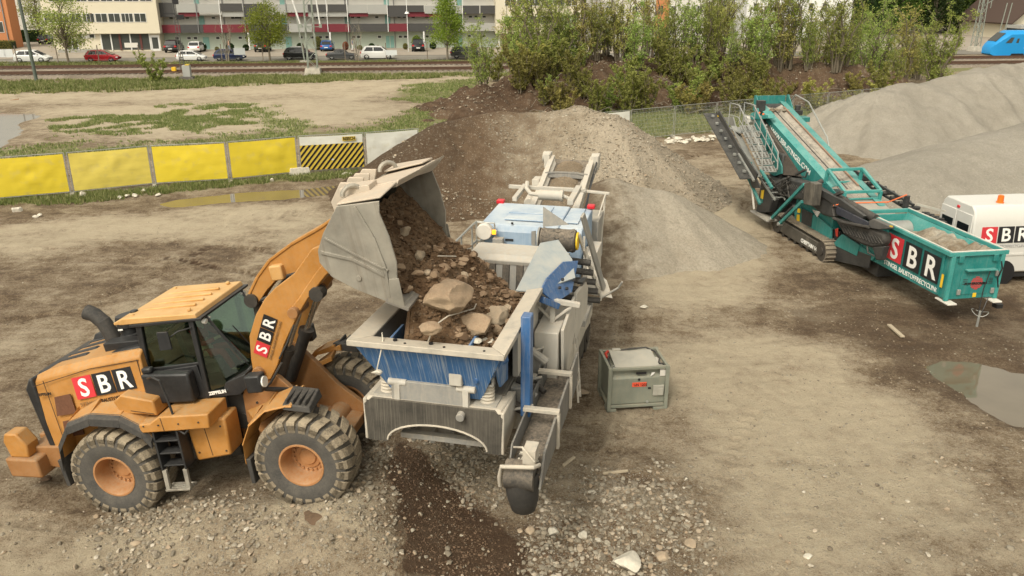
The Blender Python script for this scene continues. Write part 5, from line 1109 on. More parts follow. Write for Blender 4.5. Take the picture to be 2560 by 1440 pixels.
q = MB(); q.cyl((7.35, 0.98, 3.75), (7.55, 0.98, 3.75), 0.2, 22); kp('filter_tank', q, M['clear_white'], 0.02)
q = MB(); q.cyl((7.35, 0.72, 3.72), (7.35, 0.72, 3.82), 0.05, 12); kp('beacon', q, plain('amber_lamp', (0.9, 0.35, 0.02), 0.3, emit=(1, 0.4, 0.02, 1.5)), 0.005)
q = MB(); q.box(7.3, 7.5, 0.5, 0.75, 3.4, 3.62); q.tube([(7.4, 0.7, 3.6), (7.3, 0.5, 3.5), (7.4, 0.4, 3.4)], 0.03, 6); kp('switch_box', q, M['kgrey'], 0.02)
q = MB()
for z in (3.98, 3.5): q.tube([(5.2, 1.2, z-0.05), (5.4, 1.2, z), (7.1, 1.2, z+0.0), (7.5, 1.2, z-0.02), (7.5, 1.0, z-0.02)], 0.025, 8)
for x in (5.3, 6.2, 7.1, 7.5): q.cyl((x, 1.2, 2.9), (x, 1.2, 3.98), 0.022, 8)
for x in (7.5,): q.tube([(x, 1.2, 3.95), (x, 0.75, 3.95), (x, 0.7, 3.5)], 0.022, 8)
kp('handrail', q, M['galv'], 0)
q = MB(); q.box(5.0, 7.6, 0.75, 1.25, 2.82, 2.88); q.box(5.5, 7.6, -1.1, 0.7, 3.15, 3.3); kp('walkway', q, M['kwhite'], 0.01)
# side discharge conveyor with the lagged drum
RC = empty('discharge_conveyor', (0, 0, 0)); RC.parent = KT
q = MB(); q.lathe([(0.001, -0.4), (0.22, -0.4), (0.25, -0.38), (0.25, 0.38), (0.22, 0.4), (0.001, 0.4)], (6.2, -1.05, 4.04), (0, 1, 0), 26)
for i in range(10):
    a = i*0.628; q.beam((6.2+0.25*math.cos(a), -1.4, 4.04+0.25*math.sin(a)), (6.2+0.25*math.cos(a+0.9), -1.05, 4.04+0.25*math.sin(a+0.9)), 0.03, 0.03); q.beam((6.2+0.25*math.cos(a), -0.7, 4.04+0.25*math.sin(a)), (6.2+0.25*math.cos(a+0.9), -1.05, 4.04+0.25*math.sin(a+0.9)), 0.03, 0.03)
kp('head_drum', q, M['belt'], 0, RC)
q = MB(); q.cyl((6.2, -1.46, 4.04), (6.2, -1.5, 4.04), 0.2, 20); kp('drum_cap', q, M['yellow'], 0.005, RC)
q = MB(); q.cyl((6.2, -0.6, 4.04), (6.2, -0.64, 4.04), 0.26, 20); q.plate([(6.1, -0.56, 3.8), (6.1, -0.56, 4.25), (6.2, -0.45, 4.2), (6.2, -0.45, 3.9)], 0.02); q.plate([(6.6, -0.62, 4.2), (6.7, -0.6, 4.65), (6.75, -1.2, 4.25)], 0.02); kp('drum_guard', q, M['kgrey'], 0, RC)
q = MB(); q.beam((6.3, -1.56, 4.62), (7.5, -1.96, 2.5), 0.06, 0.16); kp('conveyor_rail', q, M['kgrey'], 0.01, RC)
q = MB(); q.beam((6.2, -1.5, 4.2), (7.3, -1.9, 2.4), 0.05, 0.08)
for k in range(7):
    t_ = k/6; q.beam((6.4+t_*0.9, -1.6-t_*0.32, 4.1-t_*1.7), (6.4+t_*0.9, -1.6-t_*0.32, 3.75-t_*1.5), 0.05, 0.03)
kp('conveyor_brackets', q, M['kwhite'], 0.006, RC)
for k in range(5):
    q = MB(); q.cyl((6.5+0.18*k, -0.9, 3.5-0.3*k), (6.5+0.2*k, -1.75-0.04*k, 3.45-0.3*k), 0.075, 12); kp('carrying_roller', q, M['rubber'], 0, RC)
q = MB(); q.box(6.3, 7.6, -1.7, -0.8, 1.95, 2.1); q.tube([(7.3, -1.9, 2.3), (7.6, -2.3, 2.5), (7.5, -2.4, 2.7)], 0.03, 6); q.prism([(6.4, 2.0), (7.5, 2.0), (7.5, 3.0), (6.6, 3.3)], 1, -0.95, -0.9); kp('conveyor_base', q, M['kgrey'], 0.01, RC)
q = MB(); q.plate([(7.8, -1.5, 3.0), (7.8, -2.0, 2.6), (7.4, -2.2, 2.3), (7.3, -1.6, 2.4)], 0.02); q.box(7.8, 9.0, -1.7, -1.4, 2.3, 3.2); kp('rear_guard', q, M['kwhite'], 0.01, RC)
# main conveyor rising to the heap
MC = empty('main_conveyor', (0, 0, 0)); MC.parent = KT
def mcl(t, y, dz=0): x = 10.4+4.5*t; return (x, y, 2.75+1.2*t+dz)
q = MB(); q.hexa([mcl(0, -0.5, -0.1), mcl(1, -0.5, -0.1), mcl(1, 0.62, -0.1), mcl(0, 0.62, -0.1)], [mcl(0, -0.5), mcl(1, -0.5), mcl(1, 0.62), mcl(0, 0.62)]); kp('conveyor_belt', q, M['belt'], 0, MC)
DIRT = heap_material('carried_material', ((0.3, (0.13, 0.095, 0.06)), (0.6, (0.25, 0.195, 0.135)), (0.8, (0.34, 0.28, 0.2))), grain=22, stone=(0.5, 0.45, 0.36), stamt=0.6, big=1.0)
q = MB(); nx, ny = 60, 14; vs = []
for i in range(nx):
    for j in range(ny):
        t = i/(nx-1)*0.97; y = -0.36+0.84*j/(ny-1); e = 1-(2*j/(ny-1)-1)**2; x, y_, z = mcl(t, y, 0.012+0.13*e+0.03*mnoise.noise(Vector((i*0.5, j*0.7, 0)))*e); vs.append((x, y_, z))
q.add(vs, [(i*ny+j, (i+1)*ny+j, (i+1)*ny+j+1, i*ny+j+1) for i in range(nx-1) for j in range(ny-1)]); kp('material_on_belt', q, DIRT, 0, MC, 60)
for s, y in ((-1, -0.62), (1, 0.68)):
    q = MB(); a = mcl(0, y, 0.05); b = mcl(1.02, y, 0.05); q.beam(a, b, 0.16, 0.34); 
    q.hexa([mcl(0, y-0.02, 0.16), mcl(1, y-0.02, 0.16), mcl(1, y+s*-0.16, 0.02), mcl(0, y+s*-0.16, 0.02)][::s or 1], [mcl(0, y-0.02, 0.19), mcl(1, y-0.02, 0.19), mcl(1, y+s*-0.16, 0.05), mcl(0, y+s*-0.16, 0.05)][::s or 1]); kp('conveyor_side', q, M['kwhite'], 0.01, MC)
q = MB(); P = [mcl(0.72, 0.72, 0.1), mcl(0.74, 0.66, 0.2), mcl(0.75, 0.3, 0.22), mcl(0.75, -0.3, 0.22), mcl(0.74, -0.62, 0.2), mcl(0.72, -0.66, 0.1)]; q.tube(P, 0.05, 8); q.hexa([mcl(0.73, -0.6, 0.1), mcl(0.76, -0.6, 0.1), mcl(0.76, 0.64, 0.1), mcl(0.73, 0.64, 0.1)], [mcl(0.74, -0.6, 0.21), mcl(0.75, -0.6, 0.21), mcl(0.75, 0.64, 0.21), mcl(0.74, 0.64, 0.21)]); kp('belt_hood', q, M['kside'], 0.01, MC)
q = MB(); q.cyl(mcl(1, -0.5, -0.1), mcl(1, 0.6, -0.1), 0.2, 18); kp('head_drum', q, M['belt'], 0, MC)
for y in (-0.85, 0.72):
    q = MB(); c_ = Vector(mcl(0.99, y, 0.08)); q.box(c_.x-0.25, c_.x+0.3, c_.y, c_.y+0.18, c_.z-0.2, c_.z+0.25); q.cyl(c_+Vector((0, 0, 0.1)), c_+Vector((0, 0.25, 0.12)), 0.18, 14); kp('drum_motor', q, M['kwhite'], 0.02, MC)
q = MB(); c_ = Vector(mcl(0.45, 0.86, 0)); q.cyl(c_+Vector((-0.35, 0, 0)), c_+Vector((0.2, 0.02, 0.05)), 0.15, 14); c_ = Vector(mcl(0.6, 0.86, 0.1)); q.box(c_.x, c_.x+0.5, c_.y-0.1, c_.y+0.12, c_.z-0.1, c_.z+0.2); kp('magnet_motor', q, M['kwhite'], 0.02, MC)
q = MB(); q.tube([mcl(0.2, -0.8, 0.1), mcl(0.4, -0.82, -0.2), mcl(0.7, -0.78, 0.1), mcl(0.95, -0.8, 0.2)], 0.03, 6); q.tube([mcl(0.3, -0.86, 0.2), mcl(0.5, -0.86, 0.3), mcl(0.9, -0.84, 0.1)], 0.02, 6); kp('cable', q, M['black'], 0, MC)
q = MB(); q.beam((9.7, 0.75, 4.0), (11.5, 0.85, 3.95), 0.12, 0.12); q.beam((9.7, -0.75, 4.0), (11.4, -0.72, 4.0), 0.16, 0.14); q.beam((11.2, -0.95, 3.98), (11.2, 1.25, 3.98), 0.1, 0.1); q.beam((11.3, -1.6, 3.9), (11.3, -0.7, 3.95), 0.14, 0.06); q.beam((10.3, -1.5, 2.3), (11.2, -1.5, 3.9), 0.05, 0.05); q.beam((9.9, -1.4, 3.3), (11.2, -1.5, 3.9), 0.04, 0.04); kp('upper_frame', q, M['kwhite'], 0.01)
q = MB(); q.cyl((10.55, 0.25, 3.95), (10.55, -0.35, 3.95), 0.14, 18); q.tube([(10.55, 0.25, 3.95), (10.6, 0.5, 3.95), (10.9, 0.68, 4.02), (11.1, 0.7, 4.15)], 0.06, 8); q.cyl((10.55, -0.35, 3.95), (10.55, -0.42, 3.95), 0.16, 16); q.tube([(10.55, -0.42, 3.95), (10.5, -0.6, 3.9), (10.1, -0.7, 3.85)], 0.05, 8); kp('silencer', q, M['kwhite'], 0)
q = MB(); q.box(9.7, 11.6, -1.3, 1.1, 2.4, 2.9); q.box(9.8, 11.0, -1.5, -1.0, 2.2, 3.5); kp('rear_frame', q, M['kgrey'], 0.02)

# ---------------------------------------------------------------- the load sliding from the bucket into the hopper
SOIL = heap_material('loose_soil', ((0.25, (0.065, 0.036, 0.018)), (0.45, (0.135, 0.082, 0.046)), (0.6, (0.205, 0.135, 0.08)), (0.8, (0.30, 0.215, 0.14))), grain=16, stone=(0.42, 0.34, 0.25), stamt=0.35, fine=(0.055, 0.032, 0.018), big=1.3, bump=1.0)
KM = Matrix.Translation(KT.location) @ Euler(KT.rotation_euler).to_matrix().to_4x4()
def soil_z(x, y):
    base = 3.74+0.12*np.clip((y+1)/1.4, 0, 1)
    up = smooth((y+0.95)/1.45)*smooth((x-0.2)/0.8)*(1-0.85*smooth((x-2.6)/1.7))
    z = base+1.12*up-0.35*smooth((x-3.2)/1.0)-0.3*smooth((0.7-x)/0.4)*smooth((y+0.2)/0.6)
    z = np.where(y > 0.42, np.maximum(z, 4.72+(y-0.42)*0.95+0.1*smooth((x-0.3)/0.6)), z)
    return z+0.13*fbm(x*2.2, y*2.2, 51, 4)+0.07*fbm(x*7, y*7, 52, 3)
def soilfn(X, Y):
    c, s = math.cos(R(77)), math.sin(R(77)); dx, dy = X-KT.location.x, Y-KT.location.y
    return dx*c+dy*s, -dx*s+dy*c
q = MB()
def patch(gx, gy, zf):
    XX, YY = np.meshgrid(gx, gy, indexing='ij'); ZZ = zf(XX, YY); nx, ny = XX.shape
    q.add(np.stack([XX.ravel(), YY.ravel(), ZZ.ravel()], 1), [(i*ny+j, i*ny+ny+j, i*ny+ny+j+1, i*ny+j+1) for i in range(nx-1) for j in range(ny-1)])
patch(np.linspace(0.38, 4.25, 150), np.linspace(-0.98, 0.42, 60), soil_z)
patch(np.linspace(0.3, 3.1, 120), np.linspace(0.42, 1.45, 44), lambda X, Y: 4.72+(Y-0.42)*0.95+0.1*smooth((X-0.3)/0.6)+0.13*fbm(X*2.2, Y*2.2, 51, 4)+0.07*fbm(X*7, Y*7, 52, 3))
patch(np.linspace(0.38, 4.25, 90), np.linspace(0.42, 0.7, 8), lambda X, Y: np.minimum(soil_z(X, np.full(X.shape, 0.34)), 4.6)*(1-smooth((Y-0.42)/0.28))+3.35*smooth((Y-0.42)/0.28)+0.06*fbm(X*6, Y*6, 4, 3))
patch(np.linspace(0.6, 4.25, 60), np.linspace(0.7, 0.98, 6), lambda X, Y: 3.35+0.06*fbm(X*6, Y*6, 4, 3))
rnd = random.Random(5)
for i in range(2600):
    x = rnd.uniform(0.42, 4.1); y = rnd.uniform(-0.95, 1.4)
    if y > 0.35 and x > 3.05: continue
    z = float(soil_z(np.array([x]), np.array([y]))[0]); q.rock((x, y, z+0.005), 0.02+0.06*rnd.random()**3, i, 0 if i % 3 else 1)
so = q.build('tipped_soil', SOIL, None, smooth=50); so.matrix_world = KM
tag(so, 'brown soil and rubble sliding out of the bucket into the hopper', 'soil')
BST = [M['stone'], paint('boulder', (0.36, 0.275, 0.185), 0.9, dust=0.7, dustcol=(0.24, 0.15, 0.09), bump=1.0, var=0.3, scale=2)]
for i, (px, py, r_, mt, lb) in enumerate([(1122, 752, 0.42, 1, 'largest angular boulder in the middle of the tipped soil'), (1188, 818, 0.29, 1, 'broad flat-topped boulder near the front flange of the hopper'),
    (1240, 790, 0.25, 0, 'brown rounded boulder by the right flange of the hopper'), (1071, 820, 0.18, 1, 'squarish tan stone at the left front of the load'), (1243, 826, 0.13, 1, 'tan stone in the right front corner of the hopper'),
    (1272, 805, 0.1, 1, 'small tan stone against the right flange'), (1188, 852, 0.09, 2, 'pale stone lying against the front flange, the left one of two'), (1222, 853, 0.1, 2, 'whitish stone lying against the front flange in the corner'),
    (1010, 578, 0.15, 0, 'brown stone in the mouth of the bucket'), (1048, 640, 0.16, 0, 'slab of brown rubble just outside the bucket'), (1068, 680, 0.1, 0, 'brown stone halfway down the sliding soil'), (1272, 768, 0.09, 0, 'small brown stone beside the wing plate'), (1160, 690, 0.09, 0, 'brown stone near the rubber curtain side of the load')]):
    # walk along the sight line until it meets the soil
    zz = 4.0
    for _ in range(30):
        p = G(px, py, zz); lx, ly = soilfn(p.x, p.y); zz = 0.5*zz+0.5*(float(soil_z(np.array([lx]), np.array([ly]))[0])+r_*0.25)
    q = MB(); q.rock((0, 0, 0), r_*1.12, 100+i, 3, 0.85); o = q.build('boulder', (BST+[M['palestone']])[mt], None, smooth=14); o.location = p; tag(o, lb, 'boulder', 'stones in the tipped load')
for pts in ([(1068, 860), (1085, 815), (1120, 790), (1185, 772), (1190, 760)], [(1095, 640), (1140, 641)]):
    q = MB(); P = []
    for k, (a, b) in enumerate(pts):
        zz = 4.0
        for _ in range(20): p = G(a, b, zz); lx, ly = soilfn(p.x, p.y); zz = 0.5*zz+0.5*(float(soil_z(np.array([lx]), np.array([ly]))[0])+0.08)
        P.append(p)
    q.tube(P, 0.012, 6); tag(q.build('root_strand', M['kflange'], None, smooth=60), 'pale root curling over the tipped soil' if len(pts) > 3 else 'short pale root sticking out of the sliding soil', 'root')
q = MB(); P = [G(955, 832, 4.1), G(957, 850, 4.06), G(952, 880, 3.9), G(942, 925, 3.6)]; q.tube(P, 0.01, 6); q.rock(G(942, 930, 3.58), 0.09, 8, 1); 
tag(q.build('hanging_stone', M['palestone'], None, smooth=30), 'white lump hanging on a cord from the hopper flange', 'hanging lump')
# ================================================================ tracked screener; local x away from the hopper end, y to its left (towards the crusher)
ST = empty('mobile_screener', (13.25, 22.25, 0), (0, 0, R(98.5)))
tag(ST, 'turquoise tracked screening plant with a long inclined belt and an open hopper', 'screener')
M['teal'] = paint('teal_paint', (0.0, 0.18, 0.17), 0.42, dust=0.3, dustcol=(0.33, 0.36, 0.31), var=0.12, streak=0.15)
M['teal_light'] = paint('teal_top', (0.02, 0.26, 0.24), 0.45, dust=0.35, dustcol=(0.42, 0.45, 0.4), var=0.1)
M['sdark'] = paint('screener_black', (0.022, 0.024, 0.026), 0.45, dust=0.35, dustcol=(0.22, 0.2, 0.17))
M['sbelt'] = paint('long_belt', (0.22, 0.205, 0.18), 0.75, dust=0.9, dustcol=(0.42, 0.37, 0.3), streak=0.0, scale=1.4, var=0.3)
M['mesh'] = paint('screen_mesh', (0.055, 0.045, 0.038), 0.8, dust=0.5, dustcol=(0.16, 0.13, 0.1), scale=4)
M['strap'] = plain('orange_strap', (0.7, 0.16, 0.05), 0.7)
def sp(nm, q, mat, bevel=0.01, par=None, smooth=35): return q.build(nm, mat, par or ST, smooth=smooth, bevel=bevel)
_SM = Euler(ST.rotation_euler).to_matrix().transposed(); _SO = _SM @ (Vector((0, 0, CAM_H))-ST.location)
def SY(px, py, y):                                   # picture point -> (x, z) on the machine's lengthwise plane y
    u = (px-1280)/CAM_F; v = (py-720)/CAM_F
    d = _SM @ Vector((u, math.cos(CAM_P)-v*math.sin(CAM_P), -math.sin(CAM_P)-v*math.cos(CAM_P)))
    t = (y-_SO.y)/d.y; p = _SO+d*t; return (p.x, p.z)
def side_poly(nm, pts, y, th, mat, bevel=0.01, par=None):
    q = MB(); q.prism([SY(a, b, y) for a, b in pts][::-1], 1, y-th, y); return sp(nm, q, mat, bevel, par)
def S3(px, py, y): x, z = SY(px, py, y); return (x, y, z)
for yc, sd in ((1.12, 1), (-1.12, -1)): crawler(ST, 5.55, 9.95, yc, 0.48, 0.82, sd)
lettering('CHIEFTAIN 1400', 0.2, M['white'], ST, (7.5, 1.315, 0.3), (-1, 0, 0), (0, 0, 1), bold=0.008, width=1.4)
# hopper
HP = empty('feed_hopper', (0, 0, 0)); HP.parent = ST
YL, YR = 0.9, -0.72
q = MB(); q.prism([(-0.16, 0.9), (-0.16, 2.18), (4.4, 2.18), (4.4, 1.2), (3.5, 0.84)], 1, YL-0.05, YL); sp('hopper_wall', q, M['teal'], 0.01, HP)
q = MB(); q.prism([(-0.16, 0.9), (-0.16, 2.18), (4.4, 2.18), (4.4, 1.2), (3.5, 0.84)], 1, YR, YR+0.05); sp('hopper_wall', q, M['teal'], 0.01, HP)
q = MB(); q.box(-0.18, -0.12, YR+0.002, YL-0.002, 0.88, 2.16); sp('tailgate', q, M['teal'], 0.01, HP)
q = MB(); q.box(4.36, 4.42, YR+0.06, YL-0.06, 1.2, 2.15); sp('hopper_wall', q, M['teal_light'], 0.01, HP)
q = MB()
q.box(-0.24, 4.48, YL-0.02, YL+0.1, 2.19, 2.31); q.box(-0.24, 4.48, YR-0.1, YR+0.02, 2.19, 2.31); q.box(-0.24, -0.12, YR+0.022, YL-0.022, 2.19, 2.31); q.box(4.36, 4.48, YR+0.022, YL-0.022, 2.19, 2.31)
sp('hopper_rim', q, M['teal_light'], 0.01, HP)
q = MB(); q.box(-0.22, 4.46, YL-0.0, YL+0.05, 2.315, 2.33); q.box(-0.22, 4.46, YR-0.05, YR, 2.315, 2.33); q.box(-0.22, -0.16, YR+0.01, YL-0.01, 2.315, 2.33); sp('rim_cap', q, M['clear_white'], 0, HP)
for s, y in ((1, YL), (-1, YR)):
    q = MB(); q.plate([(-0.1, y-s*0.06, 2.2), (4.35, y-s*0.06, 2.2), (4.35, y-s*0.55, 1.2), (-0.1, y-s*0.55, 1.2)], 0.015*s); sp('inner_lining', q, M['teal_light'], 0, HP)
for y in (0.62, -0.45):
    q = MB(); q.box(-0.25, -0.18, y-0.07, y+0.07, 2.0, 2.2); sp('bracket', q, M['teal'], 0.008, HP)
for x in (4.2, 2.9, 0.1):
    q = MB(); q.box(x-0.05, x+0.05, YL, YL+0.035, 0.95, 2.18); sp('stiffener', q, M['teal'], 0.006, HP)
q = MB(); q.box(-0.24, -0.16, YL-0.1, YL+0.02, 0.86, 2.19); q.box(-0.24, -0.16, YR-0.02, YR+0.1, 0.86, 2.19); sp('corner_post', q, M['teal_light'], 0.008, HP)
for y in (YL-0.1, YR+0.1):
    q = MB(); q.box(-0.45, 0.15, y-0.14, y+0.14, 0.8, 0.845); sp('foot_plate', q, M['clear_white'], 0.008, HP)
q = MB(); q.prism([(-0.1, 0.95), (4.3, 0.95), (4.3, 1.25), (-0.1, 1.25)], 1, -0.4, 0.55); sp('feeder_floor', q, M['sdark'], 0, HP)
MUD = heap_material('wet_sand', ((0.25, (0.09, 0.06, 0.04)), (0.42, (0.2, 0.155, 0.105)), (0.55, (0.34, 0.3, 0.235)), (0.75, (0.45, 0.42, 0.36))), grain=12, stone=(0.5, 0.45, 0.38), stamt=0.3, fine=(0.14, 0.1, 0.07), big=1.6)
q = MB(); nx, ny = 70, 30; vs = []
for i in range(nx):
    for j in range(ny):
        x = 0.0+3.7*i/(nx-1); y = YR+0.12+(YL-YR-0.24)*j/(ny-1)
        z = 1.82+0.1*math.sin(x*1.2)+0.35*abs(y-0.1)-0.2*(x > 3.0)*(x-3.0)+0.22*mnoise.noise(Vector((x*1.3, y*2, 3)))+0.1*mnoise.noise(Vector((x*4, y*5, 7)))
        vs.append((x, y, z))
q.add(vs, [(i*ny+j, (i+1)*ny+j, (i+1)*ny+j+1, i*ny+j+1) for i in range(nx-1) for j in range(ny-1)]); sp('wet_sand_load', q, MUD, 0, HP, 60)
q = MB(); q.cyl((3.9, YR+0.25, 1.75), (3.9, YL-0.25, 1.75), 0.3, 24); sp('feeder_drum', q, M['galv'], 0.01, HP)
sbr_sign(HP, (2.78, YL+0.035, 1.22), (-1, 0, 0), (0, 0, 1), 0.80, gap=0.13)
lettering('STINGEL BAUSTOFFRECYCLING', 0.205, M['white'], HP, (2.86, YL+0.008, 0.97), (-1, 0, 0), (0, 0, 1), bold=0.002, width=2.75)
q = MB(); q.plate([(0.04, YL+0.04, 1.2), (-0.06, YL+0.04, 1.2), (-0.06, YL+0.04, 1.6), (0.04, YL+0.04, 1.6)], 0.004); sp('sticker', q, M['yellow'], 0, HP)
q = MB(); q.box(-0.2, -0.185, -0.42, 0.5, 1.02, 1.62); sp('hatch', q, M['teal'], 0.004, HP)
q = MB(); q.box(-0.33, -0.185, -0.5, 0.42, 1.75, 1.79); sp('shelf', q, M['teal_light'], 0.004, HP)
GL = plain('globe_red', (0.5, 0.06, 0.06), 0.5)
q = MB()
for k in range(9):
    z = 1.16+0.045*k; hw = math.sqrt(max(0, 0.19**2-(z-1.34)**2))
    if hw > 0.02: q.box(-0.209, -0.201, -0.02-hw, -0.02+hw, z, z+0.028)
sp('globe_emblem', q, GL, 0, HP)
lettering('POWERSCREEN', 0.09, M['inkblack'], HP, (-0.212, 0.36, 1.31), (0, -1, 0), (0, 0, 1), bold=0.003, width=0.7)
for y in (0.34, -0.46):
    q = MB(); [q.box(-0.206, -0.2, y-0.06, y+0.08, 1.32+0.05*k, 1.335+0.05*k) for k in range(4)]; sp('louvre', q, M['sdark'], 0, HP)
for y, z in ((0.5, 1.1), (-0.56, 1.1), (-0.6, 1.62)):
    q = MB(); q.box(-0.24, -0.18, y-0.05, y+0.05, z-0.08, z+0.08); sp('latch', q, M['galv'], 0.01, HP)
q = MB(); q.plate([(-0.2, 0.03, 0.92), (-0.2, -0.08, 0.92), (-0.2, -0.08, 1.05), (-0.2, 0.03, 1.05)], 0.004); sp('sticker', q, M['yellow'], 0, HP)
q = MB(); q.tube([(-0.25, -0.62, 2.0), (-0.3, -0.66, 1.8), (-0.27, -0.6, 1.5), (-0.24, -0.7, 1.2)], 0.02, 6); q.tube([(-0.3, -0.3, 1.76), (-0.3, -0.2, 1.2), (-0.35, -0.16, 0.5), (-0.36, -0.18, 0.12)], 0.014, 6); q.tube([(-0.2, -0.5, 0.9), (-0.34, -0.3, 0.6), (-0.36, -0.2, 0.15)], 0.012, 6); sp('control_cable', q, M['black'], 0, HP)
q = MB(); q.cyl((-0.36, -0.19, 0.02), (-0.36, -0.19, 0.55), 0.035, 10); q.tube([(-0.36+0.25*math.cos(a), -0.19+0.2*math.sin(a), 0.5+0.05*math.sin(2*a)) for a in np.linspace(0, 6.0, 14)], 0.012, 5); sp('tether_post', q, M['galv'], 0, HP)
q = MB(); q.box(-0.3, -0.1, -0.95, -0.75, 0.55, 0.68); q.tube([(-0.2, -0.7, 0.85), (-0.2, -0.85, 0.7)], 0.012, 5); sp('pendant_control', q, M['black'], 0.02, HP)
# chassis and engine housing
q = MB(); q.prism([(3.4, 0.3), (3.4, 0.85), (5.6, 1.05), (11.6, 1.2), (11.6, 0.6), (5.0, 0.35)], 1, -0.75, 0.72); sp('chassis', q, M['sdark'], 0.02)
side_poly('chassis_panel', [(2070, 598), (2177, 640), (2170, 671), (2070, 648)], 0.98, 0.06, M['sdark'])
side_poly('chassis_panel', [(1962, 545), (2072, 598), (2070, 612), (1962, 560)], 0.99, 0.05, M['sdark'])
side_poly('engine_door', [(1985, 510), (2047, 544), (2077, 571), (2076, 604), (1987, 560)], 1.0, 0.08, M['teal'], 0.015)
side_poly('engine_vent', [(2004, 521), (2031, 534), (2027, 568), (2003, 557)], 1.02, 0.03, M['sdark'])
side_poly('side_panel', [(2104, 585), (2148, 613), (2141, 640), (2081, 611)], 1.0, 0.06, M['teal'], 0.015)
side_poly('side_panel', [(2148, 613), (2190, 640), (2180, 652), (2140, 632)], 0.96, 0.06, M['teal'], 0.01)
side_poly('engine_recess', [(2077, 571), (2100, 580), (2096, 604), (2076, 604)], 0.85, 0.05, M['sdark'], 0)
side_poly('red_hose', [(2087, 573), (2094, 570), (2093, 592), (2089, 590)], 0.9, 0.04, plain('red_cap', (0.5, 0.05, 0.03), 0.5), 0.01)
for pts in ([(1994, 520), (2001, 522), (2000, 533), (1993, 531)], [(1992, 536), (1999, 537), (1998, 554), (1991, 552)], [(2068, 605), (2073, 606), (2073, 612), (2068, 611)], [(2076, 609), (2081, 610), (2081, 620), (2076, 618)]):
    side_poly('sticker', pts, 1.045, 0.008, M['yellow'], 0)
q = MB(); q.box(6.2, 9.0, -0.9, 0.9, 1.1, 1.9); sp('engine_housing', q, M['teal'], 0.04)
# long inclined conveyor
LC = empty('main_conveyor', (0, 0, 0)); LC.parent = ST
def tz(x): return 2.62+(x-7.3)*0.2985
q = MB(); q.prism([(14.05, tz(14.05)-0.06), (5.9, tz(5.9)-0.06), (5.9, tz(5.9)-0.4), (8.0, 2.0), (9.3, 2.38), (13.6, 4.12), (14.05, 4.25)][::-1], 1, 0.66, 0.70); sp('girder', q, M['teal'], 0.008, LC)
q = MB(); q.prism([(14.05, tz(14.05)-0.06), (5.5, tz(5.5)-0.06), (5.5, tz(5.5)-0.3), (9.3, 2.6), (14.05, 4.25)][::-1], 1, -0.72, -0.68); sp('girder', q, M['teal'], 0.008, LC)
def tf(y0, z0, y1, z1, xa, xb, nm, mat, th=0.03):
    q = MB(); q.hexa([(xa, y1, tz(xa)+z1-th), (xb, y1, tz(xb)+z1-th), (xb, y0, tz(xb)+z0-th), (xa, y0, tz(xa)+z0-th)], [(xa, y1, tz(xa)+z1), (xb, y1, tz(xb)+z1), (xb, y0, tz(xb)+z0), (xa, y0, tz(xa)+z0)]); return sp(nm, q, mat, 0.004, LC)
tf(0.71, -0.045, 0.40, 0.02, 7.0, 14.05, 'girder_flange', M['teal_light']); tf(-0.40, 0.02, -0.73, -0.045, 5.6, 14.05, 'girder_flange', M['teal_light'])
tf(0.42, -0.05, 0.12, -0.14, 5.7, 13.85, 'conveyor_belt', M['sbelt']); tf(0.119, -0.14, -0.119, -0.15, 5.7, 13.85, 'conveyor_belt', M['sbelt']); tf(-0.12, -0.14, -0.42, -0.05, 5.7, 13.85, 'conveyor_belt', M['sbelt'])
tf(-0.33, 0.03, -0.43, 0.0, 7.0, 13.4, 'belt_skirt', paint('skirt', (0.33, 0.19, 0.13), 0.8, dust=0.6, dustcol=(0.38, 0.3, 0.22)), 0.06)
tf(0.06, -0.12, 0.02, -0.12, 7.0, 13.6, 'belt_seam', M['sdark'], 0.02)
q = MB(); q.box(13.95, 14.02, -0.66, 0.66, 4.1, 4.85); q.prism([(13.3, 4.35), (14.0, 4.2), (14.02, 4.86), (13.85, 4.9)], 1, 0.702, 0.75); q.prism([(13.3, 4.35), (14.0, 4.2), (14.02, 4.86), (13.85, 4.9)], 1, -0.77, -0.722); sp('head_plate', q, M['teal'], 0.01, LC)
q = MB(); q.cyl((13.85, -0.6, 4.3), (13.85, 0.6, 4.3), 0.22, 18); q.box(13.2, 13.6, -1.15, -0.78, 4.1, 4.3); q.cyl((13.4, -1.0, 4.3), (13.4, -1.0, 4.5), 0.12, 12); sp('head_drum', q, M['sdark'], 0.01, LC)
q = MB(); q.box(12.6, 13.1, -1.2, -0.75, 3.9, 4.1); sp('drive_bracket', q, M['teal'], 0.02, LC)
q = MB()
for i in range(40): q.rock((13.4+random.uniform(-0.4, 0.4), random.uniform(-0.5, 0.5), tz(13.4)-0.1), random.uniform(0.04, 0.13), i, 0)
sp('caked_mud', q, MUD, 0, LC, 50)
lettering('WWW.SBR-STINGEL.COM', 0.29, M['white'], LC, (12.35, 0.705, tz(12.35)-0.46), (-1, 0, -0.2985), (0, 0, 1), bold=0.003, width=3.9)
q = MB(); q.tube([(14.0, -0.95, 4.6), (13.7, -0.98, 4.9), (12.5, -0.98, 4.75), (10.6, -0.95, 3.6), (10.3, -0.9, 3.3)], 0.03, 8); sp('handrail', q, M['galv'], 0)
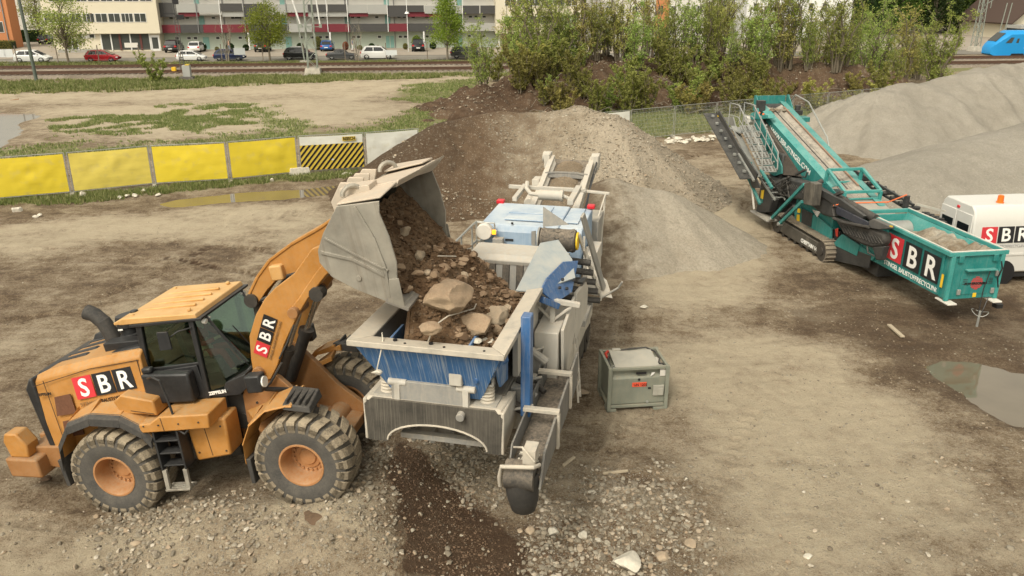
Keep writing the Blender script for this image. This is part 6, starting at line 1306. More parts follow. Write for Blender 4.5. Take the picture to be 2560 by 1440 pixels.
# screen box: side plate, mesh deck
side_poly('screen_side', [(1900, 298), (1919, 340), (1941, 383), (1954, 416), (1954, 434), (1935, 441), (1915, 428), (1900, 395), (1888, 350), (1884, 300), (1886, 275), (1893, 270)], 0.98, 0.06, M['teal'], 0.01)
q = MB(); A = [S3(1897, 297, 0.93), S3(1957, 437, 0.93)]; B = [S3(1911, 297, 0.72), S3(2004, 440, 0.72)]
q.plate([A[0], A[1], B[1], B[0]], -0.03); sp('screen_deck', q, M['mesh'], 0)
q = MB(); q.plate([(13.4, -0.7, 3.9), (8.6, -0.7, 2.1), (8.6, 0.7, 2.1), (13.4, 0.7, 3.9)], -0.04); sp('screen_deck', q, M['mesh'], 0)
side_poly('crossbeam', [(1887, 288), (1920, 287), (1921, 296), (1890, 299)], 1.0, 0.3, M['teal_light'], 0.01)
side_poly('drive_guard', [(1879, 348), (1911, 346), (1914, 362), (1908, 376), (1882, 375)], 1.25, 0.22, M['teal'], 0.03)
q = MB(); q.cyl(S3(1885, 290, 1.1), S3(1885, 290, 0.9), 0.16, 14); sp('bearing_cap', q, M['teal'], 0.01)
for a, b in ((1896, 283), (1906, 286)):
    q = MB(); x, z = SY(a, b, 1.02); q.rock((x, 0.98, z), 0.07, 4, 2, 1); sp('fuel_cap', q, M['strap'], 0)
for a, b in ((1903, 332), (1918, 367), (1928, 386), (1936, 405), (1944, 423), (1917, 314)):
    q = MB(); x, z = SY(a, b, 0.99); q.cyl((x, 0.985, z), (x, 1.06, z), 0.05, 8); sp('spring_bolt', q, M['galv'], 0.01)
q = MB(); a = S3(1890, 272, 0.95); q.box(a[0]-0.15, a[0]+0.1, 0.6, 0.93, a[2]-0.1, a[2]+0.35); sp('belt_guard', q, M['sdark'], 0.01)
# side conveyor reaching up to the left
FC = empty('side_conveyor', (0, 0, 0)); FC.parent = ST
def fl(pts, y, w, h, nm, mat):
    q = MB()
    for a, b in zip(pts[:-1], pts[1:]): q.beam(S3(*a, y), S3(*b, y), w, h)
    return sp(nm, q, mat, 0.008, FC)
fl([(1792, 284), (1842, 385), (1885, 450)], 2.1, 0.06, 0.2, 'conveyor_frame', M['sdark'])
fl([(1797, 281), (1848, 372), (1893, 440)], 2.75, 0.06, 0.2, 'conveyor_frame', M['sdark'])
q = MB(); q.plate([S3(1790, 282, 2.12), S3(1885, 446, 2.12), (SY(1885, 446, 2.12)[0], 2.7, SY(1885, 446, 2.12)[1]), (SY(1790, 282, 2.12)[0], 2.7, SY(1790, 282, 2.12)[1])], 0.03); sp('conveyor_belt', q, M['sdark'], 0, FC)
for t in np.linspace(0.08, 0.92, 8):
    a = Vector(S3(1790, 282, 2.12)).lerp(Vector(S3(1885, 446, 2.12)), float(t)); q = MB(); q.box(a.x-0.08, a.x+0.08, 2.35, 2.45, a.z+0.02, a.z+0.12); sp('roller_bracket', q, M['galv'], 0.01, FC)
side_poly('sticker', [(1793, 288), (1796, 287), (1797, 292), (1794, 293)], 2.15, 0.01, M['yellow'], 0, FC)
side_poly('belt_underside', [(1793, 305), (1812, 318), (1838, 370), (1860, 400), (1880, 425), (1900, 470), (1880, 470), (1840, 400)], 2.0, 0.06, M['sdark'], 0, FC)
for a, b in (((1858, 415), (1876, 455)), ((1876, 405), (1878, 460)), ((1876, 455), (1900, 510)), ((1902, 425), (1930, 470))):
    q = MB(); q.beam(S3(*a, 1.95), S3(*b, 1.95), 0.1, 0.1); sp('strut', q, M['teal'], 0.01, FC)
q = MB(); q.beam(S3(1879, 460, 1.95), S3(1885, 523, 1.95), 0.06, 0.06); sp('strut', q, M['clear_white'], 0.005, FC)
q = MB(); q.beam(S3(1846, 385, 2.2), S3(1885, 452, 2.2), 0.08, 0.08); sp('hydraulic_ram', q, M['galv'], 0, FC)
# walkway with grating, ladder and rails
WK = empty('access_walkway', (0, 0, 0)); WK.parent = ST
q = MB(); q.plate([S3(1827, 316, 2.0), S3(1889, 444, 2.0), (SY(1889, 444, 2.0)[0], 1.75, SY(1889, 444, 2.0)[1]), (SY(1827, 316, 2.0)[0], 1.75, SY(1827, 316, 2.0)[1])], 0.03); sp('walkway_edge', q, M['galv'], 0, WK)
TRD = paint('dark_tread', (0.05, 0.045, 0.04), 0.8, dust=0.3)
a0, a1 = Vector(S3(1848, 312, 1.95)), Vector(S3(1904, 432, 1.95))
for k in range(7):
    u, v = a0.lerp(a1, k/7+0.01), a0.lerp(a1, (k+0.86)/7)
    q = MB(); q.hexa([(u.x, 1.95, u.z-0.03), (v.x, 1.95, v.z-0.03), (v.x, 1.3, v.z-0.03), (u.x, 1.3, u.z-0.03)][::-1], [(u.x, 1.95, u.z), (v.x, 1.95, v.z), (v.x, 1.3, v.z), (u.x, 1.3, u.z)][::-1]); t_ = sp('stair_tread', q, M['galv'], 0, WK)
    q = MB()
    for jx in range(3):
        for jy in range(4):
            p0 = u.lerp(v, 0.15+0.28*jx); p1 = u.lerp(v, 0.35+0.28*jx); y = 1.86-0.15*jy
            q.sheet([(p0.x, y, p0.z+0.004), (p0.x, y-0.08, p0.z+0.004), (p1.x, y-0.08, p1.z+0.004), (p1.x, y, p1.z+0.004)])
    q.build('tread_grating', TRD, t_, smooth=0)
q = MB(); x0 = a0.x; q.box(x0-0.1, x0+1.2, 0.85, 1.95, a0.z-0.35, a0.z-0.3); sp('platform', q, M['galv'], 0.005, WK)
for y, off_ in ((1.95, 0), (1.3, 0)):
    q = MB(); top = a0+Vector((0.9, 0, 0.75)); P = [(a0.x+1.1, y, a0.z-0.3), (a0.x+1.1, y, a0.z+0.75), (a0.x+0.2, y, a0.z+0.78), (a1.x+0.1, y, a1.z+0.78), (a1.x, y, a1.z+0.1)]
    q.tube(P, 0.028, 8); q.tube([(a0.x+1.1, y, a0.z+0.25), (a0.x+0.2, y, a0.z+0.3), (a1.x+0.1, y, a1.z+0.4)], 0.02, 6)
    for t in (0.0, 0.25, 0.5, 0.75): p = a0.lerp(a1, t); q.cyl((p.x, y, p.z), (p.x+0.02, y, p.z+0.8), 0.02, 8)
    sp('handrail', q, M['galv'], 0, WK)
q = MB(); b0, b1 = Vector(S3(1896, 440, 1.7)), Vector(S3(1938, 500, 1.7))
for dy in (0, -0.42): q.beam((b0.x, 1.7+dy, b0.z), (b1.x, 1.7+dy, b1.z), 0.04, 0.08)
for k in range(5): p = b0.lerp(b1, (k+0.5)/5); q.beam((p.x, 1.7, p.z), (p.x, 1.28, p.z), 0.04, 0.04)
sp('ladder', q, M['galv'], 0.004, WK)
side_poly('grey_hopper_plate', [(1808, 293), (1832, 291), (1840, 322), (1828, 316)], 1.6, 0.04, M['galv'], 0, WK)
side_poly('vibrator_tube', [(1856, 288), (1868, 290), (1873, 305), (1868, 312), (1858, 302)], 1.2, 0.3, M['clear_white'], 0.03)
# rear corner: black jacking post with plate
side_poly('jack_post', [(1900, 470), (1915, 462), (1930, 500), (1922, 530), (1888, 533), (1892, 515)], 1.55, 0.3, M['sdark'], 0.03)
side_poly('warning_board', [(1903, 476), (1910, 475), (1907, 498), (1901, 495)], 1.57, 0.012, M['yellow'], 0)
side_poly('warning_board', [(1901, 496), (1907, 498), (1906, 508), (1900, 505)], 1.57, 0.012, M['teal'], 0)
q = MB(); x, z = SY(1905, 538, 1.55); q.box(x-0.9, x+0.7, 0.9, 1.75, z-0.03, z+0.03); sp('base_plate', q, M['kgrey'], 0.005)
q = MB(); q.box(9.9, 11.4, -0.6, 1.3, 0.5, 2.0); q.box(10.5, 11.5, -0.9, 0.9, 1.2, 3.0); sp('rear_machinery', q, M['sdark'], 0.06)
q = MB()
for k in range(9): q.tube([S3(1930+random.randint(-20, 50), 440+random.randint(0, 60), 1.35) for _ in range(3)], 0.03, 6)
sp('hoses', q, M['rubber'], 0)
# folded side conveyor with chevron belt
FB = empty('folded_conveyor', (0, 0, 0)); FB.parent = ST
side_poly('chevron_belt', [(1952, 444), (1975, 446), (2012, 456), (2050, 480), (2083, 504), (2081, 546), (2055, 538), (2029, 517), (1998, 500), (1965, 494), (1950, 480)], 1.3, 0.45, M['sdark'], 0.08, FB)
side_poly('chevron_belt', [(2083, 544), (2106, 583), (2130, 600), (2152, 612), (2180, 621), (2200, 618), (2210, 602), (2208, 583), (2172, 567), (2120, 556)], 1.35, 0.3, M['belt'] if 0 else M['rubber'], 0.09, FB)
for k in range(13):
    t = k/12; a = (2100+t*95, 560+t*33); b = (2112+t*95, 583+t*33 if t < 0.6 else 600+t*10)
    q = MB(); q.beam(S3(a[0], a[1], 1.37), S3(b[0], b[1], 1.37), 0.03, 0.035); sp('belt_cleat', q, M['rubber'], 0.004, FB)
for k in range(8):
    a = (1962+k*7, 452+k*3); q = MB(); q.beam(S3(a[0], a[1], 1.31), S3(a[0]+11, a[1]+17, 1.31), 0.025, 0.03); sp('belt_cleat', q, M['rubber'], 0.004, FB)
side_poly('arm_plate', [(2086, 514), (2170, 556), (2168, 573), (2092, 536)], 1.45, 0.08, paint('blue_black', (0.02, 0.026, 0.045), 0.4, dust=0.15), 0.01, FB)
side_poly('arm_plate', [(2020, 458), (2100, 498), (2160, 540), (2155, 548), (2085, 512), (2020, 470)], 1.35, 0.12, M['sdark'], 0.015, FB)
q = MB(); q.cyl(S3(2090, 492, 1.0), S3(2190, 548, 1.0), 0.15, 14); q.cyl(S3(2036, 463, 1.3), S3(2056, 452, 1.0), 0.09, 10); sp('return_roller', q, M['rubber'], 0.01, FB)
q = MB(); q.tube([S3(2085, 540, 1.5), S3(2082, 520, 1.5), S3(2088, 514, 1.5)], 0.04, 6); q.tube([S3(2083, 545, 1.48), S3(2110, 556, 1.48), S3(2172, 568, 1.48)], 0.05, 6); sp('belt_edge', q, M['rubber'], 0, FB)
side_poly('tension_unit', [(2165, 556), (2182, 547), (2222, 565), (2221, 572), (2196, 574), (2176, 570)], 1.42, 0.2, paint('tension_grey', (0.07, 0.072, 0.075), 0.5, dust=0.3), 0.02, FB)
side_poly('sticker', [(2224, 563), (2231, 565), (2231, 568), (2224, 567)], 1.43, 0.01, M['yellow'], 0, FB)
side_poly('tail_motor', [(2180, 618), (2210, 616), (2202, 640), (2200, 651), (2189, 650), (2186, 638)], 1.35, 0.22, M['sdark'], 0.03, FB)
q = MB(); q.tube([S3(2168, 616, 1.4), S3(2170, 632, 1.4), S3(2185, 640, 1.4)], 0.03, 6); sp('motor_hose', q, M['rubber'], 0, FB)
side_poly('hydraulic_tower', [(2010, 459), (2024, 454), (2037, 460), (2031, 515), (2008, 510)], 1.75, 0.3, M['kblack'], 0.02, FB)
side_poly('steel_flap', [(2030, 524), (2050, 530), (2043, 543)], 1.5, 0.03, M['kgrey'], 0, FB)
for a, b in (((1928, 547), (2011, 461)), ((1949, 559), (2006, 504))):
    q = MB(); q.beam(S3(*a, 1.6), S3(*b, 1.6), 0.09, 0.12); sp('brace', q, M['teal'], 0.01, FB)
q = MB(); q.cyl(S3(1957, 542, 1.5), S3(1985, 515, 1.5), 0.06, 10); sp('brace_ram', q, M['sdark'], 0, FB)
for a in ((1929, 547), (1950, 560)):
    q = MB(); x, z = SY(*a, 1.6); q.cyl((x, 1.5, z), (x, 1.7, z), 0.07, 10); sp('brace_pin', q, M['galv'], 0.005, FB)
q = MB(); q.beam(S3(1990, 436, 1.0), S3(2014, 424, 1.0), 0.1, 0.08); q.tube([S3(1992, 440, 0.98), S3(2014, 443, 0.98), S3(2018, 430, 0.98)], 0.03, 6); q.beam(S3(2080, 492, 1.2), S3(2106, 480, 1.2), 0.12, 0.1); sp('belt_holder', q, M['rubber'], 0.01, FB)
q = MB(); q.tube([S3(2083, 525, 1.5), S3(2084, 514, 1.46), S3(2110, 508, 1.2), (4.2, 0.2, 2.62), (4.9, -0.9, 2.65)], 0.025, 5); sp('lashing_strap', q, M['strap'], 0)
# turquoise cage over the feed end of the long belt
q = MB(); za = 3.03; zb = 2.52
c4 = [Vector((7.35, 0.68, 3.04)), Vector((7.35, -0.66, 3.04)), Vector((6.05, -0.68, 2.52)), Vector((6.05, 0.68, 2.52))]
for i in range(4): q.beam(c4[i], c4[(i+1) % 4], 0.1, 0.1)
d4 = [Vector((7.45, 0.68, 2.5)), Vector((7.45, -0.66, 2.5)), Vector((6.1, -0.68, 1.95)), Vector((6.1, 0.68, 1.95))]
for a, b in zip(c4, d4): q.beam(a, b, 0.1, 0.12)
q.beam(d4[0], d4[1], 0.06, 0.16); q.beam(d4[3], d4[2], 0.06, 0.14); q.beam(d4[2]+Vector((0.0, 0, 0.3)), d4[3]+Vector((0, 0, 0.3)), 0.06, 0.06)
sp('cage', q, M['teal_light'], 0.01)
q = MB(); q.hexa([(4.6, -0.7, 1.5), (6.2, -0.7, 1.8), (6.2, 0.7, 1.8), (4.6, 0.7, 1.5)], [(4.6, -0.7, 1.9), (6.2, -0.7, 2.2), (6.2, 0.7, 2.2), (4.6, 0.7, 1.9)]); sp('belt_feed_box', q, M['kgrey'], 0.02)
# conveyor folded on the far side
q = MB()
for z in (0, 0.25): q.beam((9.2, -1.2, 2.45+z), (5.0, -1.3, 2.0+z), 0.08, 0.08)
for k in range(8): x = 5.1+k*0.52; q.cyl((x, -1.15, 2.05+0.1*(x-4.4)), (x, -1.6, 2.05+0.1*(x-4.4)), 0.08, 10)
q.cyl((5.0, -1.0, 2.2), (5.0, -1.0, 2.6), 0.1, 10)
sp('far_conveyor', q, M['sdark'], 0.01)
side_poly('splash_board', [(2293, 508), (2362, 526), (2362, 531), (2293, 514)], -0.98, 0.02, M['kwhite'], 0)
q = MB(); q.box(3.1, 4.3, -1.25, -0.95, 1.95, 2.2); [q.cyl((3.3+0.25*k, -1.25, 2.22), (3.3+0.25*k, -0.98, 2.25), 0.05, 8) for k in range(4)]; sp('far_conveyor_head', q, M['sdark'], 0.02)
# ================================================================ white van
def vehicle_wheel(parent, c, r, w, side, rimcol='alloy'):
    o = empty('wheel', c); o.parent = parent
    q = MB(); q.lathe([(r*0.62, w/2), (r*0.9, w/2), (r, w*0.36), (r, -w*0.36), (r*0.9, -w/2), (r*0.62, -w/2)], (0, 0, 0), (0, side, 0), 24); q.build('tyre', M['blackrubber'], o, smooth=40)
    q = MB(); q.lathe([(r*0.62, w*0.42), (r*0.58, w*0.3), (r*0.3, w*0.3), (0.001, w*0.36)], (0, 0, 0), (0, side, 0), 20)
    q.mat(1)
    for k in range(5):
        a = k*2*math.pi/5; q.beam((math.cos(a+0.63)*r*0.1, side*w*0.36, math.sin(a+0.63)*r*0.1), (math.cos(a+0.63)*r*0.55, side*w*0.36, math.sin(a+0.63)*r*0.55), r*0.16, 0.01, (0, 1, 0)) if rimcol == 'alloy' else None
    q.build('rim', [M['blackrubber'] if rimcol == 'alloy' else M[rimcol], M['alloy']], o, smooth=30)
    return o
M['blackrubber'] = plain('car_tyre', (0.02, 0.02, 0.02), 0.8); M['alloy'] = plain('alloy', (0.5, 0.5, 0.5), 0.35, metal=0.7)
M['vanwhite'] = paint('van_white', (0.60, 0.59, 0.555), 0.3, dust=0.2, dustcol=(0.5, 0.45, 0.37), bump=0.02, var=0.03)
M['darkglass'] = plain('tinted_glass', (0.012, 0.014, 0.016), 0.06, spec=0.6)
VT = empty('white_van', (14.72, 26.25, 0.05), (0, 0, R(6)))
tag(VT, 'white van with an amber roof beacon parked behind the screener hopper', 'van')
def vp(nm, q, mat, bevel=0.02): return q.build(nm, mat, VT, smooth=40, bevel=bevel)
vsec = [(-0.93, 0.42), (-0.96, 0.9), (-0.96, 1.45), (-0.91, 2.1), (-0.84, 2.5), (-0.68, 2.66), (0.68, 2.66), (0.84, 2.5), (0.91, 2.1), (0.96, 1.45), (0.96, 0.9), (0.93, 0.42)]
q = MB(); q.prism(vsec, 0, 0.0, 4.3); vp('body', q, M['vanwhite'], 0.05)
q = MB(); q.prism([(4.302, 0.42), (5.5, 0.42), (5.55, 0.9), (5.4, 1.2), (4.9, 1.35), (4.302, 2.3)], 1, -0.93, 0.93); vp('bonnet', q, M['vanwhite'], 0.08)
q = MB(); q.prism([(4.36, 2.12), (4.93, 1.42), (4.96, 1.44), (4.4, 2.16)], 1, -0.8, 0.8); vp('windscreen', q, M['darkglass'], 0)
q = MB(); q.box(4.0, 4.6, -0.957, -0.935, 1.45, 2.0); vp('window', q, M['darkglass'], 0)
for y0, y1 in ((-0.72, -0.12), (0.12, 0.72)):
    q = MB(); q.box(-0.02, 0.02, y0, y1, 1.55, 2.02); vp('rear_window', q, M['darkglass'], 0.02)
    q = MB(); q.box(-0.035, 0.0, y0-0.12 if y0 < 0 else y0-0.1, y1+0.1 if y0 < 0 else y1+0.12, 0.6, 2.36) ; vp('rear_door', q, M['vanwhite'], 0.03)
    q = MB(); q.box(-0.045, -0.03, y0, y1, 1.55, 2.02); vp('rear_window', q, M['darkglass'], 0.02)
q = MB(); q.box(-0.03, 0.04, -0.06, 0.06, 2.42, 2.5); vp('brake_light', q, plain('tail_red', (0.55, 0.02, 0.03), 0.4), 0.01)
q = MB(); q.box(-0.12, 0.1, -0.95, 0.95, 0.4, 0.62); vp('bumper', q, M['black'], 0.04)
q = MB(); q.box(0.2, 4.4, -0.985, -0.962, 1.02, 1.1); vp('rubbing_strip', q, M['vanwhite'], 0.006)
q = MB(); q.box(1.0, 5.0, -0.85, 0.85, 0.22, 0.5); vp('underbody', q, M['black'], 0.02)
for x in (1.25, 4.75):
    for s in (-1, 1): vehicle_wheel(VT, (x, s*0.84, 0.36), 0.36, 0.22, s, 'galv')
    q = MB(); q.cyl((x, -0.975, 0.4), (x, -0.965, 0.4), 0.46, 24); vp('wheel_arch', q, M['inkblack'], 0)
q = MB(); q.lathe([(0.12, 0), (0.12, 0.04), (0.10, 0.05), (0.09, 0.24), (0.06, 0.26), (0.001, 0.26)], (1.1, -0.42, 2.655), (0, 0, 1), 18); vp('roof_beacon', q, plain('amber', (0.75, 0.16, 0.02), 0.3), 0)
sbr_sign(VT, (0.3, -0.972, 1.46), (1, 0, 0), (0, 0.1, 1), 0.54, gap=0.07)
lettering('STINGEL BAUSTOFFRECYCLING', 0.15, plain('pale_grey_ink', (0.4, 0.4, 0.4), 0.5), VT, (0.32, -0.972, 1.3), (1, 0, 0), (0, 0, 1), width=1.6)
# ================================================================ fuel tank container with steel frame
tk = G(1517, 1036); TA = math.atan2((G(1672, 1034)-tk).y, (G(1672, 1034)-tk).x)
TK = empty('fuel_tank', (tk.x, tk.y, hz(tk.x+0.6, tk.y+0.4)-0.01), (0, 0, R(6.5)))
tag(TK, 'square grey steel fuel tank with an orange plate on the yard', 'fuel tank')
M['tankgrey'] = paint('tank_grey', (0.22, 0.24, 0.20), 0.55, metal=0.2, dust=0.55, dustcol=(0.36, 0.31, 0.22), streak=0.3, streakcol=(0.33, 0.29, 0.2))
M['tanktop'] = paint('tank_top', (0.38, 0.37, 0.32), 0.6, metal=0.1, dust=0.6, dustcol=(0.45, 0.4, 0.32))
W_, D_2, H_ = 1.44, 1.08, 1.12
def tp(nm, q, mat, bevel=0.008): return q.build(nm, mat, TK, smooth=35, bevel=bevel)
q = MB()
for x in (0, W_-0.09):
    for y in (0, D_2-0.09): q.box(x, x+0.09, y, y+0.09, 0.0, H_)
for y in (0.012, D_2-0.078):
    q.box(0.092, W_-0.092, y, y+0.06, H_-0.075, H_-0.005); q.box(0.092, W_-0.092, y, y+0.06, 0.09, 0.16)
for x in (0.012, W_-0.078):
    q.box(x, x+0.06, 0.092, D_2-0.092, H_-0.075, H_-0.005); q.box(x, x+0.06, 0.092, D_2-0.092, 0.09, 0.16)
q.box(0.0, 0.22, 0.0, 0.3, 0.0, 0.07); q.box(W_-0.34, W_, -0.005, 0.3, 0.0, 0.07); q.box(0, 0.22, D_2-0.3, D_2, 0, 0.07)
tp('frame', q, M['tankgrey'])
q = MB(); q.prism([(0.06, 0.16), (0.06, 0.82), (0.16, 0.9), (0.16, 1.0), (D_2-0.1, 1.0), (D_2-0.06, 0.9), (D_2-0.06, 0.16)], 0, 0.07, W_-0.07); tp('tank_body', q, M['tankgrey'], 0.02)
q = MB(); q.hexa([(0.2, 0.16, 1.0), (1.2, 0.16, 1.0), (1.2, 0.86, 1.0), (0.2, 0.86, 1.0)], [(0.2, 0.16, 1.04), (1.2, 0.16, 1.04), (1.2, 0.86, 1.12), (0.2, 0.86, 1.12)]); tp('lid_box', q, M['tankgrey'], 0.01)
q = MB(); q.plate([(0.18, 0.12, 1.08), (0.7, 0.08, 1.055), (1.22, 0.12, 1.08), (1.2, 0.9, 1.16), (0.7, 0.88, 1.13), (0.2, 0.9, 1.16)], 0.015); tp('lid', q, M['tanktop'], 0.004)
for x in (0.28, 0.9): 
    q = MB(); q.box(x, x+0.2, 0.86, 0.94, 1.16, 1.2); tp('hinge', q, M['tanktop'])
q = MB(); q.tube([(0.1, 0.2, 1.02), (0.12, 0.6, 1.08), (0.25, 0.9, 1.12), (0.7, 0.86, 1.2), (1.1, 0.88, 1.2), (1.3, 0.8, 1.12), (1.33, 0.5, 1.1), (1.25, 0.3, 1.05), (1.32, 0.2, 1.1), (1.36, 0.16, 1.0)], 0.022, 7); tp('fuel_hose', q, M['rubber'], 0)
q = MB(); q.tube([(0.12, 0.75, 1.05), (0.13, 0.9, 1.08), (0.2, 0.95, 1.12)], 0.035, 8); tp('fuel_nozzle', q, plain('red_cap', (0.5, 0.05, 0.03), 0.5), 0)
q = MB(); q.plate([(1.22, 0.06, 1.0), (1.34, 0.06, 1.0), (1.34, 0.7, 1.012), (1.22, 0.7, 1.012)], 0.012); q.box(1.22, 1.35, 0.048, 0.06, 0.85, 1.0); tp('white_pad', q, M['clear_white'], 0.004)
q = MB(); q.box(0.58, 0.92, 0.048, 0.058, 0.60, 0.71); tp('hazard_plate', q, plain('orange_plate', (0.75, 0.10, 0.05), 0.5), 0.004)
lettering('UN 1202', 0.085, M['inkblack'], TK, (0.615, 0.046, 0.625), (1, 0, 0), (0, 0, 1), bold=0.001)
q = MB(); q.box(1.08, 1.33, 0.02, 0.06, 0.36, 0.62); q.box(1.18, 1.32, 0.008, 0.02, 0.37, 0.54); tp('instrument_box', q, M['tanktop'], 0.01)
q = MB(); q.box(0.96, 1.03, 0.045, 0.06, 0.53, 0.57); q.cyl((0.74, 0.05, 0.78), (0.74, 0.06, 0.78), 0.03, 12); q.box(0.66, 0.9, 0.05, 0.062, 0.92, 0.97); tp('fitting', q, M['inkblack'], 0)
q = MB(); q.tube([(0.12+0.03*math.cos(a), 0.05, H_+0.03+0.03*math.sin(a)) for a in np.linspace(0, 6.28, 12)], 0.008, 6); tp('lifting_eye', q, M['galv'], 0)
q = MB(); q.cyl((0.96, 0.03, 0.2), (0.96, 0.06, 0.2), 0.03, 10); tp('drain_plug', q, M['galv'], 0.004)
q = MB(); q.plate([(1.0, 0.044, 0.86), (1.06, 0.044, 0.9), (1.1, 0.044, 0.96), (1.02, 0.044, 0.95)], 0.003); tp('sticker', q, M['white'], 0)
# ================================================================ things lying about
p = place(1459, 985); q = MB(); q.rock((0, 0, 0.05), 0.14, 3, 2, 0.5); o = q.build('stone', M['stone'], smooth=25); o.location = p; tag(o, 'flat grey stone on the ground left of the fuel tank', 'stone')
for (a, b, r_, lb, m_) in ((1572, 1412, 0.26, 'large whitish block of stone at the bottom edge of the picture', 'palestone'), (1456, 1340, 0.12, 'rounded pale stone in the rubble right of the black rubber boot', 'palestone'), (1384, 1332, 0.16, 'whitish lump with brown earth on it among the rubble', 'palestone'),
    (1325, 1330, 0.11, 'dark grey stone between the soil patch and the whitish lump', 'stone'), (1612, 770, 0.15, 'lone pale boulder on the open yard above the fuel tank', 'palestone'), (1300, 1328, 0.09, 'small grey stone at the edge of the dark soil patch', 'stone'),
    (1656, 1392, 0.13, 'brown earthy clod beside the large whitish block', 'stone'), (1728, 1362, 0.11, 'dark stone at the right edge of the rubble', 'stone'), (620, 1247, 0.18, 'clod of dark earth on the ground between the loader wheels', 'clod'), (516, 1268, 0.15, 'clod of dark earth below the loader steps', 'clod'), (785, 1298, 0.2, 'clod of dark earth in front of the near front wheel', 'clod'),
    (117, 1200, 0.14, 'clod of earth behind the loader rear wheel', 'clod'), (340, 1360, 0.1, 'grey stone at the lower left below the rear wheel', 'stone'), (2020, 1395, 0.08, 'small stone on the dry ground at lower right', 'palestone')):
    if 'clod' not in M: M['clod'] = paint('clod_earth', (0.12, 0.075, 0.045), 0.95, dust=0.3, dustcol=(0.2, 0.14, 0.09), bump=0.8, var=0.3, scale=3)
    p = place(a, b); q = MB(); q.rock((0, 0, r_*0.25), r_, a, 2, 0.7 if m_ != 'clod' else 0.35); o = q.build('clod' if m_ == 'clod' else 'stone', M[m_], smooth=25); o.location = p; tag(o, lb, 'clod' if m_ == 'clod' else 'stone')
WOOD = paint('weathered_wood', (0.42, 0.35, 0.25), 0.85, dust=0.4)
for (a, b, c_, d_, w__, lb) in ((2222, 815, 2256, 846, 0.12, 'pale wooden board lying on the wet ground by the screener'), (1408, 1168, 1436, 1148, 0.06, 'short splintered stick near the rubber boot'), (1508, 1188, 1570, 1182, 0.05, 'long thin stick on the rubble right of the boot')):
    u, v = place(a, b), place(c_, d_); q = MB(); q.beam(u+Vector((0, 0, 0.04)), v+Vector((0, 0, 0.05)), w__, 0.05); tag(q.build('board' if w__ > 0.1 else 'stick', WOOD, bevel=0.008), lb, 'board' if w__ > 0.1 else 'stick')
# loose crushed stone: many small stones thrown over the yard
def scatter(nm, n, polys, sizes, mat, seed, sub_small=0, weight=None):
    rnd = random.Random(seed); q = MB(); cnt = 0
    for (wt, pts) in polys:
        P = [G(a, b) for a, b in pts]; x0, x1 = min(p.x for p in P), max(p.x for p in P); y0, y1 = min(p.y for p in P), max(p.y for p in P)
        m = int(n*wt*2.5); X = np.array([rnd.uniform(x0, x1) for _ in range(m)]); Y = np.array([rnd.uniform(y0, y1) for _ in range(m)])
        k = poly_mask(X, Y, P, 0.8)*(0.65+1.2*fbm(X*1.1, Y*1.1, 77, 3)); sel = [i for i in range(m) if rnd.random() < k[i]][:int(n*wt)]
        Z = ground_h(X, Y)
        for i in sel:
            r_ = sizes[0]+(sizes[1]-sizes[0])*rnd.random()**3
            q.rock((X[i], Y[i], Z[i]+r_*0.2), r_, rnd.randint(0, 99999), 1 if r_ > sizes[1]*0.4 else 0, 0.8)
    return tag(q.build(nm, mat, None, smooth=30), kind='stuff')
def stone_mix():
    m, n, p = _new('crushed_stone'); v = coords(n)
    q = N(n, 'ShaderNodeNewGeometry'); rp = N(n, 'ShaderNodeValToRGB'); n.links.new(q.outputs['Random Per Island'], rp.inputs[0])
    e = rp.color_ramp.elements; e[0].color = (0.13, 0.11, 0.085, 1); e[1].color = (0.5, 0.46, 0.38, 1); x = e.new(0.35); x.color = (0.22, 0.195, 0.15, 1); x = e.new(0.6); x.color = (0.30, 0.275, 0.22, 1); x = e.new(0.8); x.color = (0.33, 0.25, 0.17, 1)
    n.links.new(mixc(n, ramp(n, noise(n, v, 25, 4), 0.35, 0.7, 0, 0.5), rp.outputs[0], (0.22, 0.17, 0.115)), p.inputs['Base Color']); p.inputs['Roughness'].default_value = 0.95; p.inputs['Specular IOR Level'].default_value = 0.2
    return m
CS = stone_mix()
scatter('crushed_stone', 9500, [(0.22, ((1030, 1115), (1270, 1140), (1290, 1290), (1180, 1260), (1080, 1200))), (0.36, ((1290, 1180), (1640, 1165), (1760, 1290), (1770, 1470), (1330, 1470), (1290, 1330))), (0.28, ((260, 1290), (560, 1300), (940, 1210), (985, 1320), (1000, 1480), (250, 1480))), (0.08, ((850, 1120), (1000, 1130), (980, 1250), (860, 1260))), (0.12, ((-60, 1300), (2700, 1100), (2700, 1500), (-60, 1500)))], (0.01, 0.072), CS, 4)
scatter('gravel_specks', 9000, [(0.6, ((-100, 1200), (900, 1050), (1500, 800), (2200, 700), (2700, 900), (2700, 1500), (-100, 1500))), (0.4, ((-100, 600), (900, 500), (1900, 400), (2200, 700), (1500, 1000), (-100, 1100)))], (0.008, 0.035), CS, 5)
scatter('soil_crumbs', 5000, [(0.7, ((960, 1180), (1080, 1190), (1300, 1300), (1380, 1470), (960, 1470))), (0.3, ((1330, 1290), (1760, 1290), (1780, 1470), (1330, 1470)))], (0.008, 0.03), M['clod'], 6)
